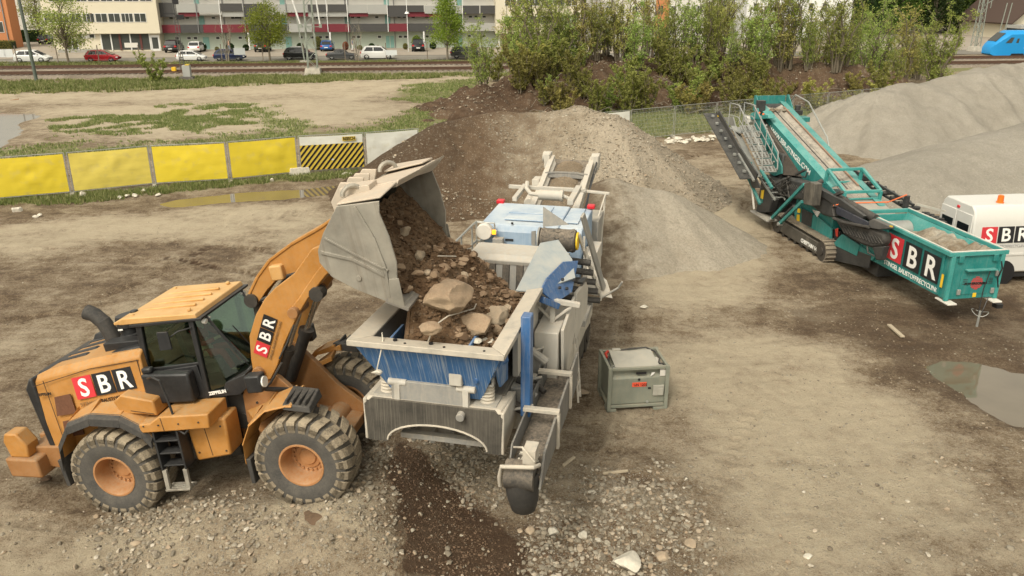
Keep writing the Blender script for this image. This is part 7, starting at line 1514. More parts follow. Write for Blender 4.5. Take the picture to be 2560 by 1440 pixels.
# white stones strewn along the fences
rnd = random.Random(12)
fs_pts = [(207, 491), (43, 528), (395, 490), (300, 496), (320, 492), (337, 492), (360, 480), (862, 438), (878, 437), (680, 453), (88, 545), (100, 542)]
for i, (a, b) in enumerate(fs_pts):
    p = place(a, b); q = MB(); q.rock((0, 0, 0.06), (0.24 if i in (0, 1, 7) else 0.14), 50+i, 2, 0.8); o = q.build('white_stone', M['palestone'], smooth=25); o.location = p; tag(o, 'white stone lying in the grass verge at the foot of the yellow fence', 'stone', 'white stones along the yellow fence')
for i in range(26):
    a = 1668+i*5.2+rnd.uniform(-3, 3); b = 357+rnd.uniform(-6, 6)-(i*0.35); p = place(a, b); q = MB(); q.rock((0, 0, 0.1), rnd.uniform(0.12, 0.3), 80+i, 2, 0.8); o = q.build('white_stone', M['palestone'], smooth=25); o.location = p; tag(o, 'white stone in the row below the wire mesh fence', 'stone', 'white stones below the mesh fence')

# loose stones lying on the heaps and the bank (each set belongs to its heap)
def strew(parent, hf, n, box, size, mat, seed, xmin=-99):
    rs = np.random.RandomState(seed); X = rs.uniform(box[0], box[1], n*3); Y = rs.uniform(box[2], box[3], n*3); Z = hf(X, Y)
    dens = np.clip(0.5+1.3*fbm(X*0.7, Y*0.7, 5, 3)+np.clip((X-xmin)/8, -0.5, 0.6), 0.05, 1); q = MB(); c = 0
    for x, y, z, d in zip(X, Y, Z, dens):
        if z > 0.0 and rs.rand() < d: r_ = size[0]+(size[1]-size[0])*rs.rand()**4; q.rock((x, y, z+r_*0.15), r_, c, 0, 0.8); c += 1
        if c >= n: break
    tag(q.build('loose_stones', mat, parent, smooth=30), kind='stuff')
strew(HEAPA, hfA, 9000, (-6, 13, 30, 42), (0.02, 0.10), CS, 1, 3.5)
q = MB(); rnd = random.Random(9)
for i in range(420):
    x = rnd.uniform(0.5, 4.0); y = rnd.uniform(-0.95, 1.35)
    if y > 0.4 and x > 2.9: continue
    r_ = 0.035+0.10*rnd.random()**2.5; z = float(soil_z(np.array([x]), np.array([y]))[0]) if y <= 0.42 else 4.75+(y-0.42)*0.95; q.rock((x, y, z+r_*0.3), r_, i, 1, 0.8)
def rubble_mix():
    m, n, p = _new('rubble_mix'); g = N(n, 'ShaderNodeNewGeometry'); n.links.new(mixc(n, g.outputs['Random Per Island'], (0.11, 0.065, 0.038), (0.30, 0.215, 0.14)), p.inputs['Base Color']); p.inputs['Roughness'].default_value = 0.95; p.inputs['Specular IOR Level'].default_value = 0.15; return m
o = q.build('loose_stones', rubble_mix(), so, smooth=20); tag(o, kind='stuff')
strew(bko, hfK, 2500, (-8, 48, 60, 72), (0.03, 0.16), CS, 2)
# ================================================================ site fences
M['yellow_sheet'] = None
def sheet_mat(name, col, tr=0.25, var=0.08):
    m, n, p = _new(name); v = coords(n)
    wv = noise(n, coords(n, (0.5, 1, 2.2)), 1.6, 5, 0.6); fine = noise(n, v, 120, 2)
    c = mixc(n, ramp(n, wv, 0.35, 0.7), tuple(x*(1-var) for x in col), col); c = mixc(n, ramp(n, noise(n, v, 2.2, 5), 0.55, 0.75, 0, 0.35), c, (0.42, 0.36, 0.2))
    n.links.new(c, p.inputs['Base Color']); p.inputs['Roughness'].default_value = 0.6; p.inputs['Specular IOR Level'].default_value = 0.25
    b = N(n, 'ShaderNodeBump'); b.inputs['Strength'].default_value = 0.4; b.inputs['Distance'].default_value = 0.03; n.links.new(wv, b.inputs['Height']); n.links.new(b.outputs[0], p.inputs['Normal'])
    return m
M['ysheet'] = sheet_mat('yellow_sheeting', (0.72, 0.56, 0.045)); M['ysheet2'] = sheet_mat('faded_yellow_sheeting', (0.76, 0.62, 0.13), var=0.15)
M['wsheet'] = sheet_mat('white_sheeting', (0.66, 0.66, 0.60)); M['ystripe'] = plain('stripe_yellow', (0.62, 0.45, 0.06), 0.7)
def wire_mat():
    m, n, p = _new('fence_wire'); p.inputs['Base Color'].default_value = (0.42, 0.44, 0.42, 1); p.inputs['Metallic'].default_value = 0.5; p.inputs['Roughness'].default_value = 0.5; return m
M['wire'] = wire_mat()
def fence_panel(a, b, kind, label, group=None, wires=True):
    """a, b: foot of the two uprights; panel 2 m high"""
    a, b = Vector(a), Vector(b); L = (b-a).length; d = (b-a).normalized(); ang = math.atan2(d.y, d.x)
    t = empty('site_fence', (a.x, a.y, hz(a.x, a.y)), (0, -math.asin(max(-0.2, min(0.2, (hz(b.x, b.y)-hz(a.x, a.y))/L))), ang)); tag(t, label, 'fence panel', group)
    q = MB(); g = 0.06
    for x in (g, L-g): q.cyl((x, 0, 0.02), (x, 0, 2.0), 0.021, 8)
    q.tube([(g, 0, 2.0), (L-g, 0, 2.0)], 0.017, 8); q.tube([(g, 0, 0.16), (L-g, 0, 0.16)], 0.017, 8); q.build('frame', M['galv'], t)
    if wires:
        q = MB()
        n_ = int(L/0.12)
        for k in range(1, n_): x = g+(L-2*g)*k/n_; q.beam((x, 0, 0.16), (x, 0, 2.0), 0.008, 0.008, (1, 0, 0))
        for k in range(1, 8): z = 0.16+1.84*k/8; q.beam((g, 0, z), (L-g, 0, z), 0.008, 0.008)
        q.build('wire_mesh', M['wire'], t, smooth=0)
    if kind:
        nx, nz = 30, 14; vs = []
        for i in range(nx+1):
            for j in range(nz+1):
                x = g+0.05+(L-2*g-0.1)*i/nx; z = 0.2+1.75*j/nz; e = math.sin(math.pi*i/nx)*math.sin(math.pi*j/nz)
                vs.append((x, -0.03-0.04*e*(1+mnoise.noise(Vector((x*1.5+a.x, z*2, 1)))*1.6)-0.015*mnoise.noise(Vector((x*5, z*4, a.y))), z-0.02*math.sin(math.pi*i/nx)*(j == nz)))
        mt = {'y': 'ysheet', 'f': 'ysheet2', 'w': 'wsheet', 's': 'wsheet'}[kind]
        q = MB(); q.add(vs, [(i*(nz+1)+j, (i+1)*(nz+1)+j, (i+1)*(nz+1)+j+1, i*(nz+1)+j+1) for i in range(nx) for j in range(nz)]); sh = q.build('sheeting', M[mt], t, smooth=60)
        if kind == 's':
            z0, z1 = 0.22, 1.52; q = MB(); q.box(0.1, L-0.1, -0.095, -0.09, z0, z1); q.build('stripe_field', M['ystripe'], sh, smooth=0)
            q = MB(); st = 0.28; k = -8
            while k*st < L+0.2:
                x = k*st; P = [(x, z0), (x+0.13, z0), (x+0.13+(z1-z0)*0.85, z1), (x+(z1-z0)*0.85, z1)]; lo, hi = 0.1, L-0.1; Q = []
                for i in range(4):                   # clip to the panel
                    p0, p1 = P[i], P[(i+1) % 4]
                    def cut(p0, p1, xv): f = (xv-p0[0])/(p1[0]-p0[0]); return (xv, p0[1]+f*(p1[1]-p0[1]))
                    Q.append(p0)
                def clip(Q, xv, sg):
                    out = []
                    for i in range(len(Q)):
                        p0, p1 = Q[i], Q[(i+1) % len(Q)]; i0, i1 = (p0[0]-xv)*sg >= 0, (p1[0]-xv)*sg >= 0
                        if i0: out.append(p0)
                        if i0 != i1: f = (xv-p0[0])/(p1[0]-p0[0]); out.append((xv, p0[1]+f*(p1[1]-p0[1])))
                    return out
                Q = clip(Q, lo, 1); Q = clip(Q, hi, -1) if len(Q) > 2 else Q
                if len(Q) > 2: q.prism([(u, v) for u, v in Q], 1, -0.105, -0.099)
                k += 1
            o_ = q.build('stripes', M['inkblack'], sh, smooth=0)
            q = MB(); q.box(L*0.66, L*0.86, -0.10, -0.094, 1.64, 1.86); q.build('logo_field', M['ystripe'], sh, smooth=0)
            lettering('REISCH', 0.22, M['inkblack'], sh, (L*0.67, -0.104, 1.68), (1, 0, 0), (0, 0, 1), bold=0.008, width=L*0.18)
        if kind == 'w': pass
    return t
def fence_foot(p, label, group='concrete feet of the site fence', big=False, ang=0.4):
    q = MB(); s_ = 1.5 if big else 1.0
    q.hexa([(-0.36*s_, -0.12*s_, 0), (0.36*s_, -0.12*s_, 0), (0.36*s_, 0.12*s_, 0), (-0.36*s_, 0.12*s_, 0)], [(-0.32*s_, -0.09*s_, 0.14 if not big else 0.4), (0.32*s_, -0.09*s_, 0.14 if not big else 0.4), (0.32*s_, 0.09*s_, 0.14 if not big else 0.4), (-0.32*s_, 0.09*s_, 0.14 if not big else 0.4)])
    o = q.build('fence_foot', M['concrete'] if not big else M['palestone'], bevel=0.02); o.location = (p.x, p.y, hz(p.x, p.y)-0.01); o.rotation_euler = (0, 0, ang+math.pi/2 if not big else ang); tag(o, label, 'fence foot', None if big else group)
yp = [G(-215, 530), G(-18, 510), G(183, 492), G(388, 470), G(577, 458), G(750, 440), G(915, 427), G(1052, 415)]
kinds = [('y', 'leftmost yellow sheeted fence panel cut by the picture edge'), ('y', 'yellow sheeted fence panel at the left beside the white reflecting puddle'), ('f', 'faded yellow fence panel with a sagging rumpled sheet'), ('y', 'yellow fence panel between the faded one and the brightest one'), ('y', 'brightest yellow fence panel next to the black and yellow striped panel'), ('s', 'fence panel with black and yellow diagonal stripes under a white band'), ('w', 'white sheeted fence panel half hidden by the brown heap')]
for i, (k, lb) in enumerate(kinds):
    if i == 0: continue
    fence_panel(yp[i], yp[i+1], k, lb)
for i in (2, 3, 4): fence_foot(yp[i], 'small concrete foot under a joint of the yellow fence panels')
fence_foot(yp[5], 'large pale concrete block between the yellow and the striped fence panels', big=True)
fd = (G(1783, 335)-G(1683, 346)).normalized(); f0 = G(1683, 346)-fd*3.5
fence_panel(f0-fd*3.5, f0, 'w', 'white sheeted fence panel peeping out to the right of the rubble heap')
names_ = ['first', 'second', 'third', 'fourth', 'fifth', 'sixth', 'seventh', 'eighth', 'ninth']
for i in range(7):
    a = f0+fd*3.5*i; fence_panel(a, a+fd*3.5, None, '%s bare wire mesh fence panel counting right from the white sheeted one' % names_[i], 'wire mesh fence panels below the bank')
    if i < 4: fence_foot(a, 'flat concrete foot under a joint of the wire mesh fence', ang=0.2)
q = MB(); a = f0+fd*7; q.tube([(a.x, a.y+0.05, 0.2), (a.x+0.4, a.y-1.2, 0.2), (a.x+0.4, a.y-1.2, 1.6), (a.x, a.y, 1.9)], 0.03, 6) if 0 else None
# low street fence: row of thin posts and wire along the road
PD = D_ROADN+0.3
MP = paint('rusty_post', (0.16, 0.13, 0.10), 0.8, dust=0.4)
WF = empty('street_fence', FP(-70, PD, 0.02)); tag(WF, 'row of thin posts with wire along the street behind the railway', 'post and wire fence')
for k in range(20):
    px = 38+k*103 if k < 12 else 1275+(k-12)*105
    s_, z_ = far_s(min(px, 3000), 130, PD); q = MB(); p0 = FP(s_, PD, 0)-WF.location; q.beam(p0, p0+Vector((0, 0, 2.3)), 0.09, 0.09); q.build('post', MP, WF, smooth=0)
q = MB()
for z in (0.6, 1.2, 1.8): q.beam(FP(-70, PD, z)-WF.location, FP(60, PD, z)-WF.location, 0.012, 0.012)
q.build('wire', M['wire'], WF, smooth=0)
# ================================================================ buildings
def fz(py, px, d):                                   # height of a picture point on depth line d
    return far_s(px, py, d)[1]
BW = plain('render_cream', (0.62, 0.565, 0.44), 0.85, var=0.06, scale=0.5); BWH = plain('render_white', (0.60, 0.58, 0.53), 0.85, var=0.06, scale=0.4)
BMINT = plain('render_mint', (0.47, 0.53, 0.45), 0.85, var=0.06, scale=0.4); BGREY = plain('panel_grey', (0.34, 0.34, 0.32), 0.7, var=0.05); BDARK = plain('panel_dark', (0.058, 0.056, 0.055), 0.7, var=0.1)
BRED = plain('panel_red', (0.15, 0.02, 0.03), 0.7, var=0.1); WFR = plain('window_frame', (0.68, 0.68, 0.66), 0.5, var=0.03); WGL = plain('window_pane', (0.06, 0.065, 0.06), 0.08, var=0.5, scale=0.6)
DTURQ = plain('door_turquoise', (0.22, 0.40, 0.36), 0.6); BROWN = plain('brown_panel', (0.10, 0.03, 0.025), 0.7); PIPE = plain('zinc_pipe', (0.2, 0.2, 0.2), 0.5)
ORNG = plain('render_orange', (0.48, 0.20, 0.085), 0.85); CONC = plain('plinth', (0.3, 0.29, 0.26), 0.85)
def block(parent, nm, s0, s1, d0, d1, z0, z1, mat):
    o_ = parent.location; q = MB(); P = [FP(s0, d0, z0), FP(s1, d0, z0), FP(s1, d1, z0), FP(s0, d1, z0)]
    q.hexa([p-o_ for p in P], [p-o_+Vector((0, 0, z1-z0)) for p in P]); return q.build(nm, mat, parent, smooth=0)
def window(parent, s0, s1, d, z0, z1, bars=1, fr=0.07, proud=0.05, pane=None, sill=False):
    w_ = block(parent, 'window', s0, s1, d-proud, d+0.02, z0, z1, WFR); n_ = bars
    wd = (s1-s0-fr*(n_+1))/n_
    for k in range(n_):
        a = s0+fr+k*(wd+fr); g = block(w_, 'pane', a, a+wd, d-proud-0.012, d-proud+0.003, z0+fr, z1-fr, pane or WGL); g.location = -Vector((0, 0, 0)); 
        for v in g.data.vertices: v.co = v.co-parent.location
    return w_
def bs(px, d): return far_s(px, 100, d)[0]
DB = D_BLD
# long apartment house with balcony decks
AP = empty('apartment_house', FP(bs(405, DB), DB, 0.1)); tag(AP, 'long white apartment house with mint ground floor and grey and dark red balcony fronts', 'apartment house')
sA, sB = bs(403, DB+1.3), bs(1262, DB+1.3)
DW = DB+1.6                                          # wall behind the balcony decks
z1 = fz(80, 800, DB); z2 = fz(60, 800, DB); zb3 = fz(30, 800, DB); zt3 = fz(12, 800, DB); z4 = zt3+(zt3-z2)
block(AP, 'ground_floor_wall', sA, sB, DW, DW+9, 0.12, z1+0.1, BMINT); block(AP, 'wall', sA, sB, DW+0.02, DW+9, z1+0.102, z1+10, BWH); block(AP, 'roof', sA-0.5, sB+0.5, DW-1.5, DW+9.5, z1+10.002, z1+10.4, BDARK)
def band(parent, segs, za, zb, d, mat_of, nm='balcony_front'):
    for x0, x1, mm in segs:
        block(parent, nm, bs(x0, d), bs(x1, d)-0.03, d, d+0.12, za, zb, mat_of[mm])
MO = dict(r=BRED, d=BDARK, g=BGREY)
band(AP, [(406, 455, 'r'), (455, 512, 'd'), (512, 625, 'r'), (625, 725, 'd'), (725, 783, 'g'), (783, 877, 'r'), (877, 974, 'd'), (974, 1021, 'r'), (1021, 1146, 'd'), (1146, 1240, 'g')], z1, z2, DB, MO)
block(AP, 'balcony_deck', sA, sB, DB+0.122, DW-0.002, z1+0.02, z1+0.2, CONC)
zz = lambda y: fz(y, 800, DB)
# second deck: fronts of unequal height, lower ones set slightly behind
for (x0, x1, y0, y1, mm) in [(402, 448, 6, 41, 'd'), (449, 505, 8, 30, 'g'), (505, 561, 9, 31, 'g'), (561, 615, 8, 27, 'd'), (616, 668, 9, 42, 'd'), (668, 722, 11, 32, 'g'), (722, 776, 10, 31, 'g'), (776, 823, 11, 29, 'd'), (825, 872, 11, 29, 'd'), (874, 923, 12, 33, 'g'), (923, 972, 12, 34, 'g'), (972, 1020, 14, 43, 'd'), (1020, 1063, 14, 31, 'd'), (1064, 1157, 15, 35, 'g'), (1158, 1200, 15, 36, 'd'), (1202, 1240, 15, 36, 'd')]:
    block(AP, 'balcony_front', bs(x0, DB), bs(x1, DB)-0.04, DB, DB+0.12, zz(y1), zz(y0), MO[mm])
for (x0, x1, y0, y1, mm) in [(455, 507, 27, 40, 'r'), (563, 617, 27, 41, 'g'), (723, 776, 29, 41, 'r'), (776, 874, 29, 42, 'g'), (876, 924, 30, 42, 'r'), (1020, 1108, 31, 43, 'r')]:
    block(AP, 'balcony_front', bs(x0, DB+0.3), bs(x1, DB+0.3), DB+0.2, DB+0.3, zz(y1), zz(y0)-0.0, MO[mm])
block(AP, 'balcony_deck', sA, sB, DB+0.31, DW-0.002, zz(38), zz(36), CONC)
band(AP, [(402, 560, 'd'), (560, 700, 'g'), (700, 840, 'r'), (840, 1000, 'd'), (1000, 1240, 'g')], z4, z4+1.2, DB, MO); block(AP, 'balcony_deck', sA, sB, DB+0.122, DW-0.002, z4, z4+0.2, CONC)
for x in (407, 500, 558, 617, 668, 722, 822, 873, 972, 1020, 1108, 1158):
    q = MB(); p0 = FP(bs(x, DB-0.06), DB-0.08, z1-0.05)-AP.location; q.beam(p0, p0+Vector((0, 0, 8)), 0.09, 0.09); q.build('post', PIPE if x % 3 else WFR, AP, smooth=0)
for x in (826, 1060, 622, 1248):
    q = MB(); p0 = FP(bs(x, DB), DB+0.05, 0.1)-AP.location; q.beam(p0, p0+Vector((0, 0, z1-0.12)), 0.22, 0.22); q.build('pillar', WFR, AP, smooth=0)
for x in (566, 618, 868, 875, 988, 1112):
    q = MB(); p0 = FP(bs(x, DW), DW-0.08, 0.1)-AP.location; q.beam(p0, p0+Vector((0, 0, z1+9)), 0.1, 0.1); q.build('downpipe', PIPE, AP, smooth=0)
zg0, zg1 = fz(97, 800, DW), fz(89, 800, DW)
for x in (438, 468, 484, 540, 596, 612, 748, 775, 796, 813, 880, 892, 944, 996, 1009, 1063, 1077, 1168, 1205): window(AP, bs(x, DW), bs(x, DW)+0.62, DW, zg0, zg1)
for x in (508, 714): door = block(AP, 'front_door', bs(x, DW), bs(x+15, DW), DW-0.06, DW, 0.2, fz(91, 800, DW), DTURQ)
for x in (965, 976, 1146): block(AP, 'front_door', bs(x, DW), bs(x+9, DW), DW-0.06, DW, 0.2, fz(91, 800, DW), DTURQ)
zh0, zh1 = fz(47, 800, DW), fz(40, 800, DW)
for x in (430, 470, 535, 583, 592, 600, 688, 744, 793, 806, 880, 895, 940, 995, 1008, 1030, 1064, 1078, 1130, 1172, 1186, 1206): window(AP, bs(x, DW), bs(x, DW)+0.62, DW, zh0, zh1)
for x in (504, 709, 865, 965, 1145): block(AP, 'front_door', bs(x, DW), bs(x+13, DW), DW-0.06, DW, z1+0.25, fz(38, 800, DW), DTURQ)
zk = zt3+0.35
for x in (520, 700, 990, 1000, 1025, 1064, 1078, 1095, 1130, 1180, 1196): window(AP, bs(x, DW), bs(x, DW)+0.62, DW, zk+0.3, zk+1.0)
for x in (497, 708, 964, 1144): block(AP, 'front_door', bs(x, DW), bs(x+12, DW), DW-0.06, DW, zt3-0.4, zt3+1.6, DTURQ)
# cream block at the left
def cream(x0, x1, d, dep, label, rows, extra=None, h=14, z_over=None):
    C_ = empty('office_building', FP(bs(x0, d), d, 0.1)); tag(C_, label, 'building')
    return C_
CL = empty('office_building', FP(bs(120, DB), DB, 0.1)); tag(CL, 'cream building with strip windows and a glazed shop front at the left', 'building')
d0 = DB-1.2
zc = fz(84, 300, d0)
block(CL, 'upper_wall', bs(118, d0), bs(403, d0), d0, d0+11, zc, zc+11, BW); block(CL, 'ground_wall', bs(133, d0+0.5), bs(400, d0+0.5), d0+0.6, d0+11, 0.12, zc-0.002, BW)
za, zb = fz(56, 250, d0), fz(33, 250, d0)
x = 120
for k in range(8):
    window(CL, bs(120+k*32, d0), bs(150+k*32, d0), d0, za, zb, 2 if k % 3 else 3)
for k in range(8): window(CL, bs(140+k*32, d0), bs(170+k*32, d0), d0, fz(4, 250, d0), fz(-18, 250, d0), 2)
block(CL, 'red_panel', bs(236, d0), bs(241, d0), d0-0.06, d0, za, zb, BROWN)
dg = d0+0.6
block(CL, 'shop_window', bs(252, dg), bs(376, dg), dg-0.05, dg, fz(128, 300, dg)+0.2, fz(85, 300, dg), WGL)
for x in (252, 277, 325, 374): block(CL, 'mullion', bs(x, dg), bs(x+3, dg), dg-0.12, dg-0.052, 0.3, fz(85, 300, dg), WFR)
for x in (298, 350): block(CL, 'mullion', bs(x, dg), bs(x+5, dg), dg-0.12, dg-0.052, 0.3, fz(85, 300, dg), BROWN)
block(CL, 'sign_board', bs(310, dg), bs(344, dg), dg-0.16, dg-0.122, fz(119, 300, dg), fz(107, 300, dg), BWH)
block(CL, 'glass_door', bs(376, dg), bs(399, dg), dg-0.05, dg-0.002, 0.2, fz(88, 300, dg), WFR); block(CL, 'door_pane', bs(380, dg), bs(395, dg), dg-0.07, dg-0.052, 0.5, fz(94, 300, dg), WGL)
block(CL, 'glass_door', bs(160, dg), bs(195, dg), dg-0.05, dg-0.002, 0.2, fz(96, 200, dg), WFR); block(CL, 'door_pane', bs(164, dg), bs(176, dg), dg-0.07, dg-0.052, 0.3, fz(98, 200, dg), WGL); block(CL, 'door_pane', bs(180, dg), bs(192, dg), dg-0.07, dg-0.052, 0.3, fz(98, 200, dg), WGL)
block(CL, 'window', bs(196, dg), bs(240, dg), dg-0.05, dg-0.002, fz(96, 220, dg), fz(84, 220, dg), WFR); block(CL, 'window_pane', bs(198, dg), bs(206, dg), dg-0.07, dg-0.052, fz(94, 220, dg), fz(86, 220, dg), WGL); block(CL, 'window_pane', bs(226, dg), bs(237, dg), dg-0.07, dg-0.052, fz(94, 220, dg), fz(86, 220, dg), WGL)
block(CL, 'steps', bs(150, dg), bs(250, dg), dg-1.6, dg-0.1, 0.12, 0.5, CONC)
for i_, nm_ in enumerate('47c'): pass
# cream block right of the apartment house, half hidden by trees
CR = empty('office_building', FP(bs(1240, DB), DB, 0.1)); tag(CR, 'cream building with strip windows behind the trees right of the apartment house', 'building')
d0 = DB-1.2; zc = fz(84, 1350, d0)
block(CR, 'upper_wall', bs(1240, d0), bs(1452, d0), d0, d0+11, zc, zc+11, BW); block(CR, 'ground_wall', bs(1246, d0+2), bs(1450, d0+2), d0+2, d0+11, 0.12, zc-0.002, BWH)
for k in range(6):
    window(CR, bs(1262+k*30, d0), bs(1290+k*30, d0), d0, fz(60, 1350, d0), fz(40, 1350, d0), 2)
    window(CR, bs(1262+k*30, d0), bs(1290+k*30, d0), d0, fz(15, 1350, d0), fz(-6, 1350, d0), 2)
for k in range(4): block(CR, 'shop_window', bs(1256+k*48, d0+2), bs(1296+k*48, d0+2), d0+1.94, d0+1.998, 0.4, zc-0.5, WGL)
# two paler blocks farther right and one at the far left
WB = empty('apartment_house', FP(bs(1500, DB+6), DB+6, 0.1)); tag(WB, 'pale block with brown gable strip and dark windows behind the willow scrub', 'building')
d1 = DB+6; block(WB, 'wall', bs(1500, d1), bs(1790, d1), d1, d1+12, 0.12, 16, BWH); block(WB, 'brown_strip', bs(1635, d1), bs(1668, d1), d1-0.06, d1-0.002, 0.5, 9, ORNG)
for r_ in range(4):
    for k in range(9):
        window(WB, bs(1512+k*32, d1), bs(1526+k*32, d1), d1, 1.6+r_*3, 3.0+r_*3, 2)
WC = empty('apartment_house', FP(bs(1850, DB+14), DB+14, 0.1)); tag(WC, 'white house front glimpsed through the scrub above the middle of the bank', 'building')
d2 = DB+14; block(WC, 'wall', bs(1860, d2), bs(2120, d2), d2, d2+12, 0.12, 13, plain('bright_render', (0.72, 0.72, 0.70), 0.8, var=0.04)); block(WC, 'roof', bs(1855, d2), bs(2125, d2), d2-0.5, d2+12.5, 13.002, 13.4, BDARK)
for r_ in range(3):
    for k in range(7): window(WC, bs(1875+k*34, d2), bs(1888+k*34, d2), d2, 1.6+r_*3.2, 3.0+r_*3.2, 1)
OB = empty('orange_building', FP(bs(0, DB+4), DB+4, 0.1)); tag(OB, 'orange rendered building at the top left corner', 'building')
d3 = DB+8; block(OB, 'wall', bs(-260, d3), bs(34, d3), d3, d3+3, 0.12, 9.5, ORNG)
for k in range(4):
    for r_ in range(2): window(OB, bs(2-k*50, d3), bs(16-k*50, d3), d3, 2.4+r_*3, 4.0+r_*3, 1)
q = MB(); p0 = FP(bs(22, d3), d3-0.1, 0.2)-OB.location; q.beam(p0, p0+Vector((0, 0, 13)), 0.12, 0.12); q.build('downpipe', PIPE, OB, smooth=0)
LW = empty('light_building', FP(bs(70, DB+28), DB+28, 0.1)); tag(LW, 'pale grey building set back between the orange and the cream buildings', 'building')
d4 = DB+26; block(LW, 'wall', bs(16, d4), bs(150, d4), d4, d4+4, 0.12, 10.5, BWH)
for x, z in ((24, 2.5), (64, 2.5), (86, 2.6), (24, 7), (82, 7.5), (60, 7)): window(LW, bs(x, d4), bs(x+6, d4), d4, z, z+1.9, 1)
q = MB(); p0 = FP(bs(45, d4), d4-0.1, 0.2)-LW.location; q.beam(p0, p0+Vector((0, 0, 15)), 0.12, 0.12); q.build('downpipe', PIPE, LW, smooth=0)
# house with a gable at the top right
GH = empty('gable_house', FP(bs(2540, DB+12), DB+12, 0.1)); tag(GH, 'beige gabled house with a dark roof at the right edge behind the train', 'house')
d5 = DB+10; sH = bs(2525, d5); q = MB(); o_ = GH.location
zt, ze = fz(4, 2600, d5), fz(52, 2530, d5)
def gpt(s, d, z): return FP(s, d, z)-o_
P = [(sH, 0.12), (sH+9, 0.12), (sH+9, ze), (sH+4.6, zt+1.0), (sH, ze)]
q.add([gpt(a, d5, b) for a, b in P]+[gpt(a, d5+14, b) for a, b in P], [(0, 1, 2, 3, 4), (9, 8, 7, 6, 5)]+[(i, i+5, (i+1) % 5+5, (i+1) % 5) for i in range(5)]); q.build('wall', BW, GH, smooth=0)
q = MB()
for sa, za_, sb, zb_ in ((sH-1.0, ze-0.6, sH+4.6, zt+1.25), (sH+10, ze-0.6, sH+4.6, zt+1.25)):
    q.plate([gpt(sa, d5-1, za_), gpt(sb, d5-1, zb_), gpt(sb, d5+15, zb_), gpt(sa, d5+15, za_)], 0.25)
q.build('roof', plain('dark_roof', (0.07, 0.045, 0.035), 0.8), GH, smooth=0)
block(GH, 'porch', sH-1.5, sH+10, d5-4, d5-0.1, fz(72, 2540, d5-4), fz(64, 2540, d5-4), BGREY); block(GH, 'glazed_porch', sH-1.2, sH+10, d5-3.8, d5-0.2, 0.12, fz(72, 2540, d5-4)-0.002, WGL)
# ================================================================ blue train
TD = depth_of(2520, 144)
s0 = far_s(2466, 120, TD)[0]
TR = empty('regional_train', FP(s0, TD, 0.12), (0, 0, FA)); TR.scale = (0.93, 0.93, 0.93); tag(TR, 'bright blue regional train with a white swoosh at the right edge', 'train')
TB = plain('train_blue', (0.015, 0.25, 0.58), 0.35, var=0.05); TW = plain('train_white', (0.7, 0.71, 0.7), 0.4)
def loft(secs, nm, mat, par, smooth=40, bevel=0):
    q = MB(); n_ = len(secs[0]); vs = sum([list(s) for s in secs], [])
    fs = [(i*n_+k, i*n_+(k+1) % n_, (i+1)*n_+(k+1) % n_, (i+1)*n_+k) for i in range(len(secs)-1) for k in range(n_)]+[tuple(range(n_-1, -1, -1)), tuple(range((len(secs)-1)*n_, len(secs)*n_))]
    q.add(vs, fs); return q.build(nm, mat, par, smooth=smooth, bevel=bevel)
def tsec(x, w, z0, z1, r=0.5): return [(x, -w, z0), (x, w, z0), (x, w, z1-r), (x, w-0.35*r/0.5, z1-0.12), (x, w-0.8, z1), (x, -w+0.8, z1), (x, -w+0.35*r/0.5, z1-0.12), (x, -w, z1-r)]
loft([tsec(0, 0.95, 0.5, 1.5, 0.2), tsec(0.5, 1.25, 0.25, 2.1, 0.3), tsec(1.5, 1.38, 0.2, 3.0), tsec(2.6, 1.42, 0.2, 3.65), tsec(40, 1.42, 0.2, 3.7)], 'body', TB, TR)
q = MB(); q.plate([(0.62, -0.9, 2.2), (1.9, -0.9, 3.3), (1.9, 0.9, 3.3), (0.62, 0.9, 2.2)], 0.05); q.build('windscreen', WGL, TR, smooth=0)
def tpan(nm, P, mat, th=0.012): q = MB(); q.plate([(a, -1.425, b) for a, b in P], th); return q.build(nm, mat, TR, smooth=0)
tpan('side_window', [(1.75, 2.0), (2.7, 2.0), (3.0, 2.75), (2.5, 2.75)], WGL); tpan('side_window', [(3.35, 2.0), (3.75, 2.0), (3.8, 2.6), (3.5, 2.6)], WGL)
for k in range(8): tpan('side_window', [(7.4+k*3.0, 1.55), (8.9+k*3.0, 1.55), (8.9+k*3.0, 2.4), (7.4+k*3.0, 2.4)], WGL)
tpan('white_swoosh', [(6.1, 2.1), (6.5, 1.55), (8.0, 0.95), (11, 0.5), (20, 0.5), (20, 1.0), (11, 1.0), (8.4, 1.35), (7.0, 1.7)], TW, 0.006)
tpan('stripe', [(7.2, 2.66), (9.5, 2.66), (9.5, 2.74), (7.2, 2.74)], plain('stripe_gold', (0.5, 0.4, 0.1), 0.5), 0.008)
lettering('Go-Ahead', 0.5, TW, TR, (5.2, -1.432, 2.6), (1, 0, 0), (0, 0, 1), bold=0.012, width=1.7)
lettering('M', 0.3, TW, TR, (4.6, -1.432, 1.2), (1, 0, 0), (0, 0, 1), width=1.3)
for x in (3.9, 12, 20): 
    q = MB(); q.prism([(x-1.2, 0.0), (x+1.2, 0.0), (x+0.9, 0.55), (x-0.9, 0.55)], 1, -1.46, -1.43); q.build('bogie', M['inkblack'], TR, smooth=0)
q = MB(); q.box(7, 14, -0.8, 0.8, 3.62, 3.95); q.build('roof_unit', PIPE, TR, bevel=0.05)
for x in (8.2, 14):
    q = MB(); q.beam((x, 0, 3.9), (x+1.2, 0, 4.5), 0.06, 0.06); q.beam((x+1.2, 0, 4.5), (x+0.4, 0, 5.0), 0.06, 0.06); q.beam((x+0.4, -0.7, 5.0), (x+0.4, 0.7, 5.0), 0.06, 0.04); q.build('pantograph', PIPE, TR, smooth=0)
